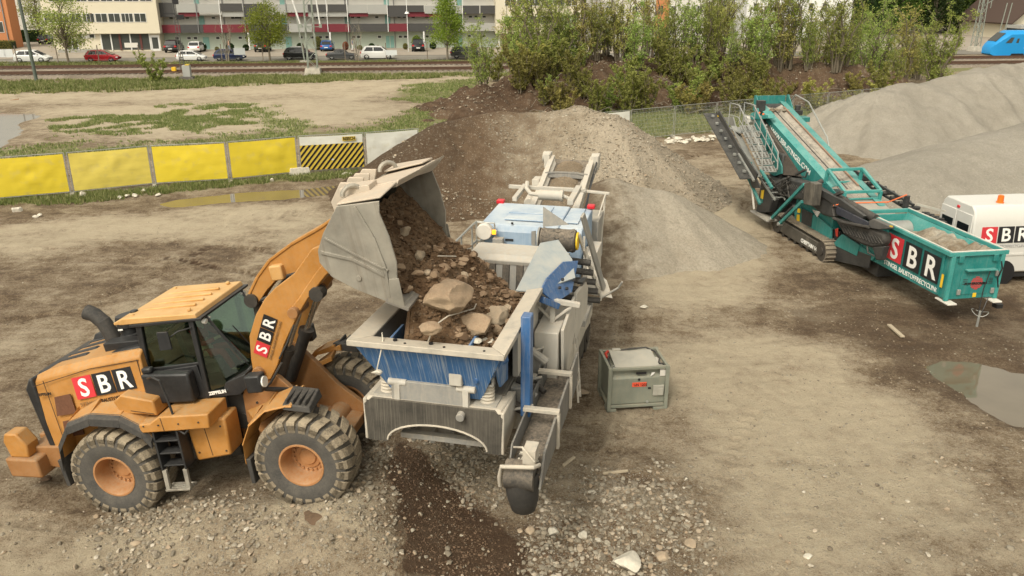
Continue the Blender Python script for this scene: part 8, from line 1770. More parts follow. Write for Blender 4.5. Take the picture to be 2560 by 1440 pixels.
# ================================================================ parked cars
CARM = {}
def carpaint(nm, col): return plain('car_'+nm, col, 0.25, var=0.03, spec=0.5)
TLR = plain('tail_lamp', (0.5, 0.02, 0.02), 0.3); HLM = plain('head_lamp', (0.7, 0.7, 0.68), 0.15)
def make_car(kind, mat, roof=None):
    root = empty('parked_car', (0, 0, 0))
    Pm = dict(hatch=dict(L=4.1, W=0.86, zb=0.92, roof=1.46, r0=0.35, r1=2.35, h0=3.3), suv=dict(L=4.5, W=0.92, zb=1.05, roof=1.66, r0=0.35, r1=2.7, h0=3.45), wagon=dict(L=4.6, W=0.88, zb=0.95, roof=1.45, r0=0.35, r1=2.7, h0=3.6), cabrio=dict(L=4.2, W=0.9, zb=0.88, roof=1.32, r0=1.1, r1=2.2, h0=2.75), van=dict(L=4.4, W=0.95, zb=1.1, roof=1.85, r0=0.2, r1=3.2, h0=3.9))[kind]
    L, W, zb, zr = Pm['L'], Pm['W'], Pm['zb'], Pm['roof']
    def sec(x, w, z0, z1): return [(x, -w*0.92, z0), (x, w*0.92, z0), (x, w, z0+0.22), (x, w, z1-0.14), (x, w*0.86, z1), (x, -w*0.86, z1), (x, -w, z1-0.14), (x, -w, z0+0.22)]
    loft([sec(0, W*0.82, 0.42, zb-0.12), sec(0.12, W*0.96, 0.28, zb-0.02), sec(0.7, W, 0.22, zb+0.02), sec(L*0.6, W, 0.2, zb+0.02), sec(Pm['h0'], W, 0.22, zb-0.02), sec(L-0.4, W*0.96, 0.24, zb-0.18), sec(L-0.08, W*0.84, 0.3, zb-0.32), sec(L, W*0.7, 0.38, zb-0.42)], 'body', mat, root)
    cab = [(Pm['r0']-0.25, zb-0.02), (Pm['r0']+0.2, zr-0.05), (Pm['r0']+0.6, zr), (Pm['r1']-0.3, zr), (Pm['r1']+0.05, zr-0.08), (Pm['h0']+0.1, zb-0.05)]
    def csec(x, z, w): return z, w
    q = MB(); n_ = len(cab); wt = [W*0.9, W*0.76, W*0.72, W*0.72, W*0.76, W*0.88]
    vs = [(x, -wt[i], z) for i, (x, z) in enumerate(cab)]+[(x, wt[i], z) for i, (x, z) in enumerate(cab)]
    q.add(vs, [tuple(range(n_-1, -1, -1))[::-1][::-1], tuple(range(n_, 2*n_))]+[(i, (i+1) % n_, (i+1) % n_+n_, i+n_) for i in range(n_)]); q.build('roof', roof or mat, root, smooth=20, bevel=0.03)
    for s in (-1, 1):
        def lerpw(z): return (W*0.9-(W*0.18)*(z-zb)/(zr-zb)+0.012)*s
        m = (Pm['r0']+Pm['r1'])/2+0.15
        for a, b, c_, d_ in (((Pm['r0']+0.12, zb+0.03), (m-0.04, zb+0.03), (m-0.04, zr-0.1), (Pm['r0']+0.45, zr-0.1)), ((m+0.04, zb+0.03), (Pm['h0']-0.25, zb+0.03), (Pm['r1']-0.02, zr-0.12), (m+0.04, zr-0.1))):
            q = MB(); q.plate([(x, lerpw(z), z) for x, z in (a, b, c_, d_)], 0.008*s); q.build('side_window', M['darkglass'], root, smooth=0)
    q = MB(); q.plate([(Pm['r1']+0.12, -W*0.68, zr-0.09), (Pm['r1']+0.12, W*0.68, zr-0.09), (Pm['h0']+0.08, W*0.8, zb+0.0), (Pm['h0']+0.08, -W*0.8, zb+0.0)], -0.02); q.build('windscreen', M['darkglass'], root, smooth=0)
    q = MB(); q.plate([(Pm['r0']+0.15, -W*0.68, zr-0.09), (Pm['r0']+0.15, W*0.68, zr-0.09), (Pm['r0']-0.22, W*0.8, zb+0.04), (Pm['r0']-0.22, -W*0.8, zb+0.04)], 0.02); q.build('rear_window', M['darkglass'], root, smooth=0)
    for s in (-1, 1):
        for x in (0.78, L-0.85): vehicle_wheel(root, (x, s*(W-0.1), 0.32), 0.33 if kind != 'suv' else 0.36, 0.21, s)
        q = MB(); q.box(-0.02, 0.14, *sorted((s*W*0.6, s*(W*0.93))), zb-0.28, zb-0.08); q.build('taillight', TLR, root, bevel=0.03)
        q = MB(); q.box(L-0.28, L-0.06, *sorted((s*W*0.5, s*(W*0.86))), zb-0.42, zb-0.28); q.build('headlight', HLM, root, bevel=0.03)
        q = MB(); q.box(Pm['h0']-0.5, Pm['h0']-0.35, *sorted((s*W, s*(W+0.14))), zb+0.02, zb+0.14); q.build('mirror', mat, root, bevel=0.03)
    q = MB(); q.box(-0.03, 0.02, -0.26, 0.26, 0.5, 0.62); q.build('number_plate', M['white'], root, smooth=0)
    return root
W_c = carpaint('white', (0.72, 0.72, 0.70)); R_c = carpaint('red', (0.38, 0.015, 0.025)); K_c = carpaint('black', (0.012, 0.013, 0.015)); B_c = carpaint('navy', (0.02, 0.03, 0.075)); BL_c = carpaint('blue', (0.02, 0.10, 0.30)); G_c = carpaint('grey', (0.055, 0.058, 0.06)); S_c = carpaint('silver', (0.5, 0.52, 0.53))
cars = [(41, 158, 'hatch', W_c, 0, 1.02, 'white hatchback parked at the far left beside the leaning pole'), (218, 157, 'hatch', R_c, 0, 0.98, 'bright red hatchback parked below the cream building'), (444, 154, 'hatch', W_c, 0, 0.88, 'small white hatchback with red tail lamps behind the signal mast'), (537, 153, 'hatch', B_c, 0, 0.95, 'dark navy hatchback parked behind the white notice board'),
    (711, 153, 'suv', K_c, 0, 0.93, 'black off-road car with a pale roof box beside the lattice mast'), (817, 152, 'cabrio', G_c, 0, 0.96, 'dark grey convertible parked left of the white off-roader'), (903, 151, 'suv', W_c, 0, 0.98, 'white off-road car parked in the middle of the street row'), (1126, 149, 'wagon', G_c, 0, 1.0, 'dark estate car partly hidden by the bushy tree'),
    (1336, 145, 'wagon', K_c, 0, 1.0, 'black car half hidden behind the tree at the end of the bank'), (1628, 128, 'hatch', S_c, 0, 1.0, 'silver car glimpsed through the scrub on the bank')]
for px, py, kd, mt, rz, sc, lb in cars:
    c = make_car(kd, mt, BDARK if kd == 'cabrio' else None); p = FP(far_s(px, py, D_ROADN+2.6)[0], D_ROADN+2.6, 0.135); c.location = p; c.rotation_euler = (0, 0, FA+rz); c.scale = (sc, sc, sc); tag(c, lb, 'car', 'cars parked along the street')
    if kd == 'suv' and mt is K_c: q = MB(); q.box(1.0, 2.4, -0.4, 0.4, 1.66, 1.78); q.build('roof_box', W_c, c, bevel=0.04)
nose = [(411, 134, 'suv', K_c, 'black off-roader parked nose-in beside the cream building'), (468, 126, 'hatch', W_c, 'white hatchback parked nose-in behind the smaller white one'), (636, 134, 'suv', K_c, 'black off-roader with a spare wheel parked nose-in under the round tree'), (800, 130, 'hatch', BL_c, 'blue hatchback parked nose-in near the middle of the apartment house'), (1030, 133, 'suv', K_c, 'black hatchback parked nose-in beside the light green bush'), (86, 84, 'hatch', K_c, 'dark car in front of the hedge by the pale grey building')]
for px, py, kd, mt, lb in nose:
    c = make_car(kd, mt); d_ = depth_of(px+18, py)+0.2; d_ = min(d_, DB-4.5) if py > 100 else DB+16
    s_ = far_s(px+16, py, d_)[0]; c.location = FP(s_, d_, 0.155); c.rotation_euler = (0, 0, FA+R(90)); tag(c, lb, 'car', 'cars parked nose-in at the houses')
    if 'spare' in lb: q = MB(); q.cyl((-0.06, 0, 1.0), (-0.22, 0, 1.0), 0.34, 20); q.build('spare_wheel', M['blackrubber'], c)
# ================================================================ street furniture and railway equipment
GM = paint('mast_green', (0.24, 0.27, 0.235), 0.6, dust=0.3)
def lattice(px, py, d, h, w0, w1, label, cat='lattice mast', mat=None):
    s_ = far_s(px, py, d)[0]; t = empty('lattice_mast', FP(s_, d, 0.05), (0, 0, FA)); tag(t, label, cat)
    q = MB(); q.hexa([(-w0*0.9, -w0*0.9, 0), (w0*0.9, -w0*0.9, 0), (w0*0.9, w0*0.9, 0), (-w0*0.9, w0*0.9, 0)], [(-w0*0.75, -w0*0.75, 0.75), (w0*0.75, -w0*0.75, 0.75), (w0*0.75, w0*0.75, 0.75), (-w0*0.75, w0*0.75, 0.75)]); q.build('concrete_base', M['concrete'], t, bevel=0.03)
    q = MB(); n_ = int(h/0.9)
    for sx in (-1, 1):
        for sy in (-1, 1): q.beam((sx*w0/2, sy*w0/2, 0.75), (sx*w1/2, sy*w1/2, h), 0.09, 0.09)
    for k in range(n_):
        za, zb_ = 0.75+(h-0.75)*k/n_, 0.75+(h-0.75)*(k+1)/n_; wa, wb = (w0+(w1-w0)*(za-0.75)/(h-0.75))/2, (w0+(w1-w0)*(zb_-0.75)/(h-0.75))/2
        sg = 1 if k % 2 else -1
        for sy in (-1, 1): q.beam((-sg*wa, sy*wa, za), (sg*wb, sy*wb, zb_), 0.05, 0.04)
        for sx in (-1, 1): q.beam((sx*wa, -sg*wa, za), (sx*wb, sg*wb, zb_), 0.05, 0.04)
    q.build('lattice', mat or GM, t, smooth=0); return t
DM = depth_of(783, 189)
t = lattice(783, 180, DM, 15, 1.0, 0.55, 'tall green lattice mast on a pale concrete block beside the tracks')
q = MB(); q.beam((-1.1, 0, 8.6), (1.3, 0, 8.6), 0.1, 0.1); q.beam((-1.0, 0, 5.0), (1.2, 0, 5.0), 0.1, 0.08)
for x in (-0.9, 1.15): q.box(x-0.14, x+0.14, -0.14, 0.14, 4.9, 5.3)
q.build('switch_arm', GM, t, smooth=0)
q = MB(); q.cyl((-0.95, 0, 5.3), (-1.9, 0, 9.2), 0.09, 8); q.cyl((1.1, 0, 5.3), (0.85, 0, 8.5), 0.08, 8); q.build('insulator_rod', W_c, t)
DM2 = depth_of(765, 160)
t = empty('catenary_post', FP(far_s(762, 158, DM2)[0], DM2, 0.05), (0, 0, FA)); tag(t, 'slender post on a white block beside the green lattice mast', 'post')
q = MB(); q.box(-0.55, 0.55, -0.4, 0.4, 0, 0.35); q.build('concrete_base', M['concrete'], t); q = MB(); q.beam((0, 0, 0.35), (-0.6, 0, 6.4), 0.14, 0.14); q.build('pole', GM, t, smooth=0)
t = lattice(2432, 150, DB-14, 14, 0.9, 0.5, 'green lattice mast at the right with a long cross arm')
q = MB(); q.beam((-2.6, 0, 8.2), (3.0, 0, 8.2), 0.09, 0.09); q.beam((3.0, 0, 8.2), (0.6, 0, 6.6), 0.07, 0.07); q.beam((1.2, 0, 6.0), (1.2, 0, 12.5), 0.08, 0.08); q.build('cross_arm', GM, t, smooth=0)
for px in (2500, 2488):
    t = empty('thin_post', FP(far_s(px, 120, DB-8)[0], DB-8, 0.1)); tag(t, 'thin grey post beside the train roof', 'post', 'thin posts behind the train'); q = MB(); q.beam((0, 0, 0), (0.5, 0, 6.5), 0.1, 0.1); q.build('pole', GM, t, smooth=0)
dp = depth_of(92, 206); t = empty('telegraph_pole', FP(far_s(92, 206, dp)[0], dp, 0)); tag(t, 'tall dark green pole at the left in the grass before the rails', 'pole'); q = MB(); q.cyl((0, 0, -0.1), (-0.25, 0, 13), 0.17, 12, 0.13); q.build('pole_shaft', plain('pole_green', (0.10, 0.12, 0.10), 0.7), t)
ds_ = depth_of(460, 178); t = empty('signal_mast', FP(far_s(457, 176, ds_)[0], ds_, 0), (0, 0, FA)); tag(t, 'narrow ladder-like railway signal mast with a small yellow box', 'signal mast')
q = MB()
for x in (-0.22, 0.22): q.beam((x, 0, 0), (x*0.6, 0, 8.2), 0.07, 0.07)
for k in range(16): q.beam((-0.2, 0, 0.5+k*0.48), (0.2, 0, 0.5+k*0.48), 0.05, 0.05)
q.build('mast', plain('dark_mast', (0.09, 0.09, 0.085), 0.7), t, smooth=0)
q = MB(); q.box(-0.1, 0.5, -0.1, 0.1, 7.2, 7.7); q.box(0.1, 0.9, -0.1, 0.1, 5.6, 6.1); q.beam((-1.2, 0, 6.2), (0, 0, 6.2), 0.08, 0.08); q.beam((-1.2, 0, 6.2), (-1.2, 0, 7.4), 0.06, 0.06); q.build('signal_head', M['inkblack'], t, smooth=0)
dc = depth_of(472, 202); t = empty('relay_cabinet', FP(far_s(470, 200, dc)[0], dc, 0), (0, 0, FA)); tag(t, 'grey railway cabinet on a dark plinth beside the signal mast', 'cabinet')
q = MB(); q.hexa([(-0.85, -0.5, 0), (0.75, -0.5, 0), (0.75, 0.5, 0), (-0.85, 0.5, 0)], [(-0.7, -0.4, 0.42), (0.6, -0.4, 0.42), (0.6, 0.4, 0.42), (-0.7, 0.4, 0.42)]); q.build('plinth', plain('dark_plinth', (0.10, 0.09, 0.08), 0.9), t, bevel=0.03)
q = MB(); q.box(-0.38, 0.38, -0.28, 0.28, 0.42, 1.55); q.build('cabinet_body', plain('cabinet_grey', (0.36, 0.36, 0.34), 0.7), t, bevel=0.03); q = MB(); q.box(-0.05, 0.32, -0.3, 0.3, 1.55, 1.64); q.build('cap', M['ystripe'], t)
dy_ = depth_of(437, 188); t = empty('yellow_marker', FP(far_s(437, 187, dy_)[0], dy_, 0), (0, 0, FA)); tag(t, 'small yellow box on short legs beside the rails', 'marker box'); q = MB(); q.box(-0.22, 0.22, -0.2, 0.2, 0.35, 0.85); q.build('box', plain('marker_yellow', (0.75, 0.45, 0.02), 0.6), t, bevel=0.03); q = MB(); q.beam((-0.1, 0, 0), (-0.1, 0, 0.35), 0.06, 0.06); q.beam((0.1, 0, 0), (0.3, 0, 0.35), 0.06, 0.06); q.build('legs', M['inkblack'], t)
for px0, px1, py0, py1, lb in ((0, 12, 123, 143, 'white notice board at the left edge of the street'), (14, 31, 123, 143, 'white notice board next to the one at the left edge'), (586, 612, 120, 137, 'pale board fixed to the street fence over the navy car'), (965, 992, 125, 138, 'white board on the street fence right of the white off-roader')):
    a, za = far_s(px0, py1, PD); b, zb_ = far_s(px1, py0, PD); q = MB(); P = [FP(a, PD-0.1, za), FP(b, PD-0.1, za), FP(b, PD-0.1, zb_), FP(a, PD-0.1, zb_)]; q.plate(P, 0.03); tag(q.build('notice_board', plain('board_white', (0.6, 0.62, 0.62), 0.6) if px0 != 586 else plain('board_grey', (0.42, 0.44, 0.44), 0.6), None, smooth=0), lb, 'notice board')
t = empty('street_lamp', FP(far_s(1021, 120, DB-6)[0], DB-6, 0.15)); tag(t, 'slim street lamp with a red and white head before the apartment house', 'street lamp'); q = MB(); q.cyl((0, 0, 0), (0, 0, 5.2), 0.05, 8); q.build('pole', WFR, t); q = MB(); q.cyl((0, 0, 5.2), (0, 0, 5.45), 0.35, 12, 0.2); q.build('lamp_head', W_c, t)
# people on the pavement
STAND = dict(pelvis=(0, 0, 0.95), chest=(0, 0, 1.32), neck=(0, 0, 1.48), head=(0.02, 0, 1.62), Lshoulder=(0, 0.19, 1.42), Lelbow=(0.02, 0.24, 1.15), Lhand=(0.14, 0.2, 0.95), Rshoulder=(0, -0.19, 1.42), Relbow=(-0.04, -0.25, 1.15), Rhand=(0.06, -0.24, 0.92), Lhip=(0, 0.09, 0.92), Lknee=(0.1, 0.1, 0.5), Lankle=(0.02, 0.1, 0.09), Ltoe=(0.2, 0.1, 0.03), Rhip=(0, -0.09, 0.92), Rknee=(0.02, -0.1, 0.5), Rankle=(-0.18, -0.1, 0.1), Rtoe=(0.0, -0.1, 0.03))
person('walker in a black top and blue jeans before the dark round bush', FP(far_s(574, 130, DB-4)[0], DB-4, 0.155), FA+1.2, STAND, M['blackcloth'], M['jeans'])
person('walker with a white and pink bundle near the reddish shrub', FP(far_s(882, 128, DB-4)[0], DB-4, 0.155), FA+0.2, STAND, M['jeans'], M['whitecloth'])
# ================================================================ trees, shrubs, grass
def leaf_mat(name, a, b, c=None, tr=0.45):
    m, n, p = _new(name); g = N(n, 'ShaderNodeNewGeometry'); oi = N(n, 'ShaderNodeObjectInfo')
    rp = N(n, 'ShaderNodeValToRGB'); n.links.new(g.outputs['Random Per Island'], rp.inputs[0]); e = rp.color_ramp.elements
    e[0].color = a+(1,); e[1].color = b+(1,); x = e.new(0.5); x.color = (c or tuple((i+j)/2 for i, j in zip(a, b)))+(1,)
    hv = N(n, 'ShaderNodeHueSaturation'); n.links.new(rp.outputs[0], hv.inputs['Color'])
    n.links.new(ramp(n, oi.outputs['Random'], 0, 1, 0.472, 0.515), hv.inputs['Hue']); n.links.new(ramp(n, oi.outputs['Random'], 0, 1, 0.8, 1.2), hv.inputs['Value'])
    n.links.new(hv.outputs[0], p.inputs['Base Color']); p.inputs['Roughness'].default_value = 0.7; p.inputs['Specular IOR Level'].default_value = 0.2
    t = N(n, 'ShaderNodeBsdfTranslucent'); n.links.new(hv.outputs[0], t.inputs[0]); mx = N(n, 'ShaderNodeMixShader'); mx.inputs[0].default_value = tr
    n.links.new(p.outputs[0], mx.inputs[1]); n.links.new(t.outputs[0], mx.inputs[2]); n.links.new(mx.outputs[0], n.nodes['Material Output'].inputs['Surface']); return m
BARK = plain('bark', (0.15, 0.125, 0.09), 0.9, var=0.3); PALEBARK = plain('pale_bark', (0.22, 0.19, 0.15), 0.9, var=0.2)
L_WIL = leaf_mat('willow_leaf', (0.17, 0.24, 0.045), (0.44, 0.50, 0.15), (0.29, 0.36, 0.09)); L_YEL = leaf_mat('yellowish_leaf', (0.27, 0.26, 0.06), (0.52, 0.48, 0.17)); L_BRI = leaf_mat('bright_leaf', (0.12, 0.20, 0.02), (0.32, 0.42, 0.07))
L_DRK = leaf_mat('dark_leaf', (0.015, 0.035, 0.01), (0.05, 0.09, 0.025)); L_WOOD = leaf_mat('wood_leaf', (0.04, 0.085, 0.014), (0.17, 0.26, 0.05)); L_RED = leaf_mat('reddish_leaf', (0.25, 0.10, 0.05), (0.45, 0.22, 0.12)); L_OLV = leaf_mat('olive_leaf', (0.17, 0.18, 0.04), (0.33, 0.33, 0.10))
def quads(pts, rnd, w0, l0, jit=0.0):
    q = MB(); vs = []; fs = []
    for c in pts:
        a = Vector((rnd.gauss(0, 1), rnd.gauss(0, 1), rnd.gauss(0, 0.8))).normalized(); b = a.orthogonal().normalized(); b = (Matrix.Rotation(rnd.uniform(0, 6.28), 3, a) @ b)
        l, w = l0*rnd.uniform(0.6, 1.3), w0*rnd.uniform(0.6, 1.3); k = len(vs)
        vs += [c-a*l/2, c+b*w/2, c+a*l/2, c-b*w/2]; fs.append((k, k+1, k+2, k+3))
    q.add(vs, fs); return q
def scrub_mesh(seed, h, spread, nst, leaf, lw=0.075, ll=0.17, dens=1.0, bark=BARK, low=0.12):
    rnd = random.Random(seed); tr = MB(); pts = []
    for s in range(nst):
        a = rnd.uniform(0, 6.28); b = Vector((math.cos(a)*0.12*spread, math.sin(a)*0.12*spread, 0)); hh = h*rnd.uniform(0.65, 1.0); lean = spread*rnd.uniform(0.2, 1.0)
        P = []
        for k in range(7):
            t = k/6; P.append(b+Vector((math.cos(a)*lean*t**1.3*0.75+rnd.gauss(0, 0.05*h*t), math.sin(a)*lean*t**1.3*0.75+rnd.gauss(0, 0.05*h*t), hh*t)))
        tr.tube(P, [0.014*h*(1-0.85*k/6)*0.75+0.005 for k in range(7)], 4)
        for j in range(int(15*dens)):
            t = rnd.uniform(low, 1.0); i = min(5, int(t*6)); c = P[i].lerp(P[i+1], t*6-i); d = Vector((rnd.gauss(0, 1), rnd.gauss(0, 1), 0.8)).normalized(); L = h*rnd.uniform(0.08, 0.2)*(1.15-t*0.5)
            e = c+d*L; tr.tube([c, c.lerp(e, 0.5)+Vector((0, 0, 0.04)), e], [0.012, 0.008, 0.003], 3)
            for _ in range(int(26*dens)):
                u = rnd.random()**0.7; pts.append(c.lerp(e, u)+Vector((rnd.gauss(0, 0.11), rnd.gauss(0, 0.11), rnd.gauss(0, 0.11)))*h*0.14)
    return tr.mesh('trunk', bark), quads(pts, rnd, lw, ll).mesh('crown', leaf)
def tree_mesh(seed, h, r, leaf, th=0.3, shape='round', n=5000, lw=0.1, ll=0.16, bark=BARK, tw=0.02):
    rnd = random.Random(seed); tr = MB(); tr.tube([(0, 0, 0), (rnd.gauss(0, 0.05), 0, h*th), (rnd.gauss(0, 0.1), rnd.gauss(0, 0.1), h*0.85)], [tw*h, tw*h*0.75, tw*h*0.2], 8); pts = []
    cl = []
    for i in range(46):
        t = rnd.random(); z = h*(th+(1-th)*t); rr = r*{'round': math.sin(math.pi*min(1, 0.12+t*0.86))**0.6, 'cone': (1-t)**0.7*min(1, 0.5+t*4)}[shape]
        a = rnd.uniform(0, 6.28); c = Vector((math.cos(a)*rr*rnd.uniform(0.4, 1), math.sin(a)*rr*rnd.uniform(0.4, 1), z)); cl.append(c)
        tr.tube([(0, 0, max(h*th*0.8, z-rr*0.7)), Vector((0, 0, z-rr*0.2)).lerp(c, 0.5), c], [0.007*h, 0.005*h, 0.002*h], 4)
    for i in range(n):
        c = rnd.choice(cl); pts.append(c+Vector((rnd.gauss(0, 1), rnd.gauss(0, 1), rnd.gauss(0, 0.75)))*r*0.2)
    return tr.mesh('trunk', bark), quads(pts, rnd, lw, ll).mesh('crown', leaf)
def plant(name, meshes, loc, label, cat, rz=0.0, sc=1.0, group=None, parts=('trunk', 'crown')):
    t = empty(name, loc, (0, 0, rz)); t.scale = (sc, sc, sc) if not isinstance(sc, tuple) else sc; tag(t, label, cat, group)
    for nm, me in zip(parts, meshes):
        o = bpy.data.objects.new(nm, me); S.collection.objects.link(o); o.parent = t
    return t
SCR = [scrub_mesh(1, 7.0, 2.4, 9, L_WIL), scrub_mesh(2, 6.0, 2.0, 8, L_WIL), scrub_mesh(3, 7.5, 2.2, 9, L_YEL), scrub_mesh(4, 6.5, 2.6, 10, L_WIL, dens=1.15), scrub_mesh(5, 8.0, 2.0, 8, L_BRI, dens=0.9)]
LOWS = [scrub_mesh(11, 2.2, 1.5, 10, L_WIL, 0.07, 0.13, low=0.05), scrub_mesh(12, 1.8, 1.4, 10, L_YEL, 0.07, 0.13, low=0.05), scrub_mesh(13, 2.6, 1.4, 9, L_OLV, 0.07, 0.13, low=0.05)]
def bank_z(x, y): return max(0.0, float(hfK(np.array([x]), np.array([y]))[0]))
rnd = random.Random(21)
kinds_ = ['leafy green willow shrub growing on the overgrown bank', 'leafy green willow shrub growing on the overgrown bank', 'yellowish blossoming willow shrub growing on the overgrown bank', 'leafy green willow shrub growing on the overgrown bank', 'bright green young tree growing on the overgrown bank']
gk = ['green willow shrubs on the bank']*2+['yellowish willow shrubs on the bank', 'green willow shrubs on the bank', 'bright young trees on the bank']
for i in range(54):
    px = 1300+i*20+rnd.uniform(-16, 16); Y = rnd.uniform(70.5, 80) if i % 3 else rnd.uniform(68.5, 72)
    if px > 2120: Y = rnd.uniform(76, 90)
    x = (px-1280)/CAM_F*(Y*math.cos(CAM_P)+6*math.sin(CAM_P)); k = rnd.choice((0, 1, 1, 2, 3, 3, 4, 0))
    if 1500 < px < 1620 and rnd.random() < 0.3: k = 2
    plant('willow_shrub' if k < 4 else 'young_tree', SCR[k], (x, Y, bank_z(x, Y)-0.1), kinds_[k], 'shrub' if k < 4 else 'tree', rnd.uniform(0, 6.28), rnd.uniform(0.6, 1.2), gk[k])
for i in range(64):
    px = rnd.uniform(1280, 2230); Y = rnd.uniform(62.5, 69.5); x = (px-1280)/CAM_F*(Y*math.cos(CAM_P)+7*math.sin(CAM_P)); k = rnd.randint(0, 2)
    plant('low_bush', LOWS[k], (x, Y, bank_z(x, Y)-0.1), ['low green bush on the earthy slope of the bank', 'low yellowish bush on the earthy slope of the bank', 'low olive green bush on the earthy slope of the bank'][k], 'bush', rnd.uniform(0, 6.28), rnd.uniform(0.6, 1.5), ['low green bushes on the slope', 'low yellowish bushes on the slope', 'low bright bushes on the slope'][k])
def gplant(meshes, px, py, label, cat, sc=1.0, name='young_tree', zz=None):
    p = G(px, py); plant(name, meshes, (p.x, p.y, 0.0 if zz is None else zz), label, cat, px*0.37, sc)
gplant(SCR[3], 1210, 226, 'airy young tree at the left end of the earth bank', 'tree', 0.95)
gplant(SCR[1], 1295, 205, 'taller spreading tree with a dark trunk behind the left end of the bank', 'tree', 1.35, zz=0.3)
gplant(SCR[2], 1270, 172, 'yellow-green blossoming tree by the end of the apartment house', 'tree', 1.2, zz=0.1)
gplant(LOWS[0], 392, 207, 'rounded yellow-green bush in the grass before the rails', 'bush', 1.35, 'bush')
gplant(LOWS[2], 1240, 205, 'bushy foliage by the rails at the left foot of the bank', 'bush', 1.3, 'bush')
for px, py, sc in ((1560, 275, 0.7), (1850, 268, 0.6), (1672, 262, 0.8), (1745, 258, 0.8), (1420, 262, 0.9), (1360, 255, 0.8), (1900, 250, 0.7)):
    gplant(LOWS[px % 3], px, py, 'small leafy sapling in the grass behind the mesh fence', 'sapling', sc, 'sapling'); bpy.context.scene.objects[-1]
for o in S.objects:
    if o.name.split('.')[0] == 'sapling' and o.parent is None: o['group'] = 'saplings behind the mesh fence'
# street trees
T1 = tree_mesh(31, 7.0, 2.7, L_BRI, 0.33, 'round', 7000, 0.14, 0.2); T2 = tree_mesh(32, 7.5, 2.7, L_BRI, 0.28, 'cone', 8000, 0.14, 0.2, bark=PALEBARK); T3 = tree_mesh(33, 7.8, 3.0, L_WIL, 0.28, 'round', 5200, 0.14, 0.22); BARE = scrub_mesh(34, 5.5, 1.5, 7, L_OLV, 0.03, 0.06, 0.35, PALEBARK, 0.4)
def fplant(meshes, px, d, label, sc=1.0, name='street_tree', cat='tree', z=0.1, group=None): s_ = far_s(px, 120, d)[0]; return plant(name, meshes, FP(s_, d, z), label, cat, px*0.31, sc, group)
fplant(T3, 165, D_ROADN+0.2, 'airy whitish-green blossoming street tree before the cream building', 1.0)
fplant(T1, 672, D_ROADN+0.4, 'round bright green street tree left of the lattice mast', 0.95)
fplant(T2, 1118, D_ROADN+0.3, 'pointed bright green street tree with a pale trunk', 1.02)
fplant(BARE, 566, D_ROADN+0.5, 'nearly bare young tree with brownish twigs above the navy car', 0.95)
fplant(BARE, 892, D_ROADN+0.5, 'nearly bare young tree right of the lattice mast', 0.95)
fplant(tree_mesh(35, 9, 2.6, L_WIL, 0.2, 'round', 5000, 0.12, 0.2), 108, DB+18, 'large leafy tree between the pale grey and the cream buildings', 1.1)
def ball(px, py0, py1, d, leaf, label, seed, name='round_bush', ratio=1.0):
    s_, zt = far_s(px, py0, d); h = zt-0.15; rnd = random.Random(seed); pts = []
    for _ in range(2200):
        v = Vector((rnd.gauss(0, 1), rnd.gauss(0, 1), rnd.gauss(0, 1))).normalized()*rnd.uniform(0.82, 1.02); pts.append(Vector((v.x*h/2*ratio, v.y*h/2*ratio, h/2+v.z*h/2)))
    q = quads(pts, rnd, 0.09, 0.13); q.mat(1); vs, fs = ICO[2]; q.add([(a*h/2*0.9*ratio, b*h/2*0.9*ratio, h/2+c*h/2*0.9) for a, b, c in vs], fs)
    o = q.build(name, [leaf, plain('leaf_core', (0.02, 0.035, 0.01), 0.9)], None, smooth=0); o.location = FP(s_, d, 0.15); tag(o, label, 'bush')
ball(505, 107, 128, DB-1.5, L_DRK, 'dark clipped round bush left of the first turquoise door', 1); ball(574, 107, 128, DB-1.5, L_DRK, 'dark round bush behind the walker in black', 2); ball(614, 111, 128, DB-1.5, L_DRK, 'small dark bush beside the nose-in black car', 3); ball(750, 107, 126, DB-1.5, L_DRK, 'dark round bush just left of the lattice mast', 4)
ball(793, 91, 126, DB-1.5, L_OLV, 'tall olive bush just right of the lattice mast', 5, 'tall_bush', 0.6); ball(929, 108, 124, DB-1.5, L_DRK, 'dark round bush above the white off-roader', 6); ball(1082, 106, 124, DB-1.5, L_DRK, 'large dark round bush left of the pointed street tree', 7); ball(1041, 88, 124, DB-1.2, L_BRI, 'tall light green bush over the nose-in black hatchback', 8, 'tall_bush', 0.75); ball(863, 104, 126, DB-1.8, L_RED, 'reddish shrub by the walker in front of the apartment house', 9, 'red_shrub', 0.75); ball(1185, 107, 124, DB-1.5, L_RED, 'red-leaved shrub near the estate car', 10, 'red_shrub', 1.2)
ball(542, 117, 128, DB-1.5, L_OLV, 'small olive shrub between the two dark round bushes', 11, 'small_shrub'); ball(899, 113, 125, DB-1.5, L_OLV, 'low green shrub under the bare tree', 12, 'small_shrub', 1.2); ball(945, 113, 125, DB-1.5, L_OLV, 'yellow-green shrub right of the round bush above the white off-roader', 13, 'small_shrub', 0.9); ball(1013, 108, 124, DB-1.5, L_OLV, 'wispy shrub beside the street lamp', 14, 'small_shrub', 0.8)
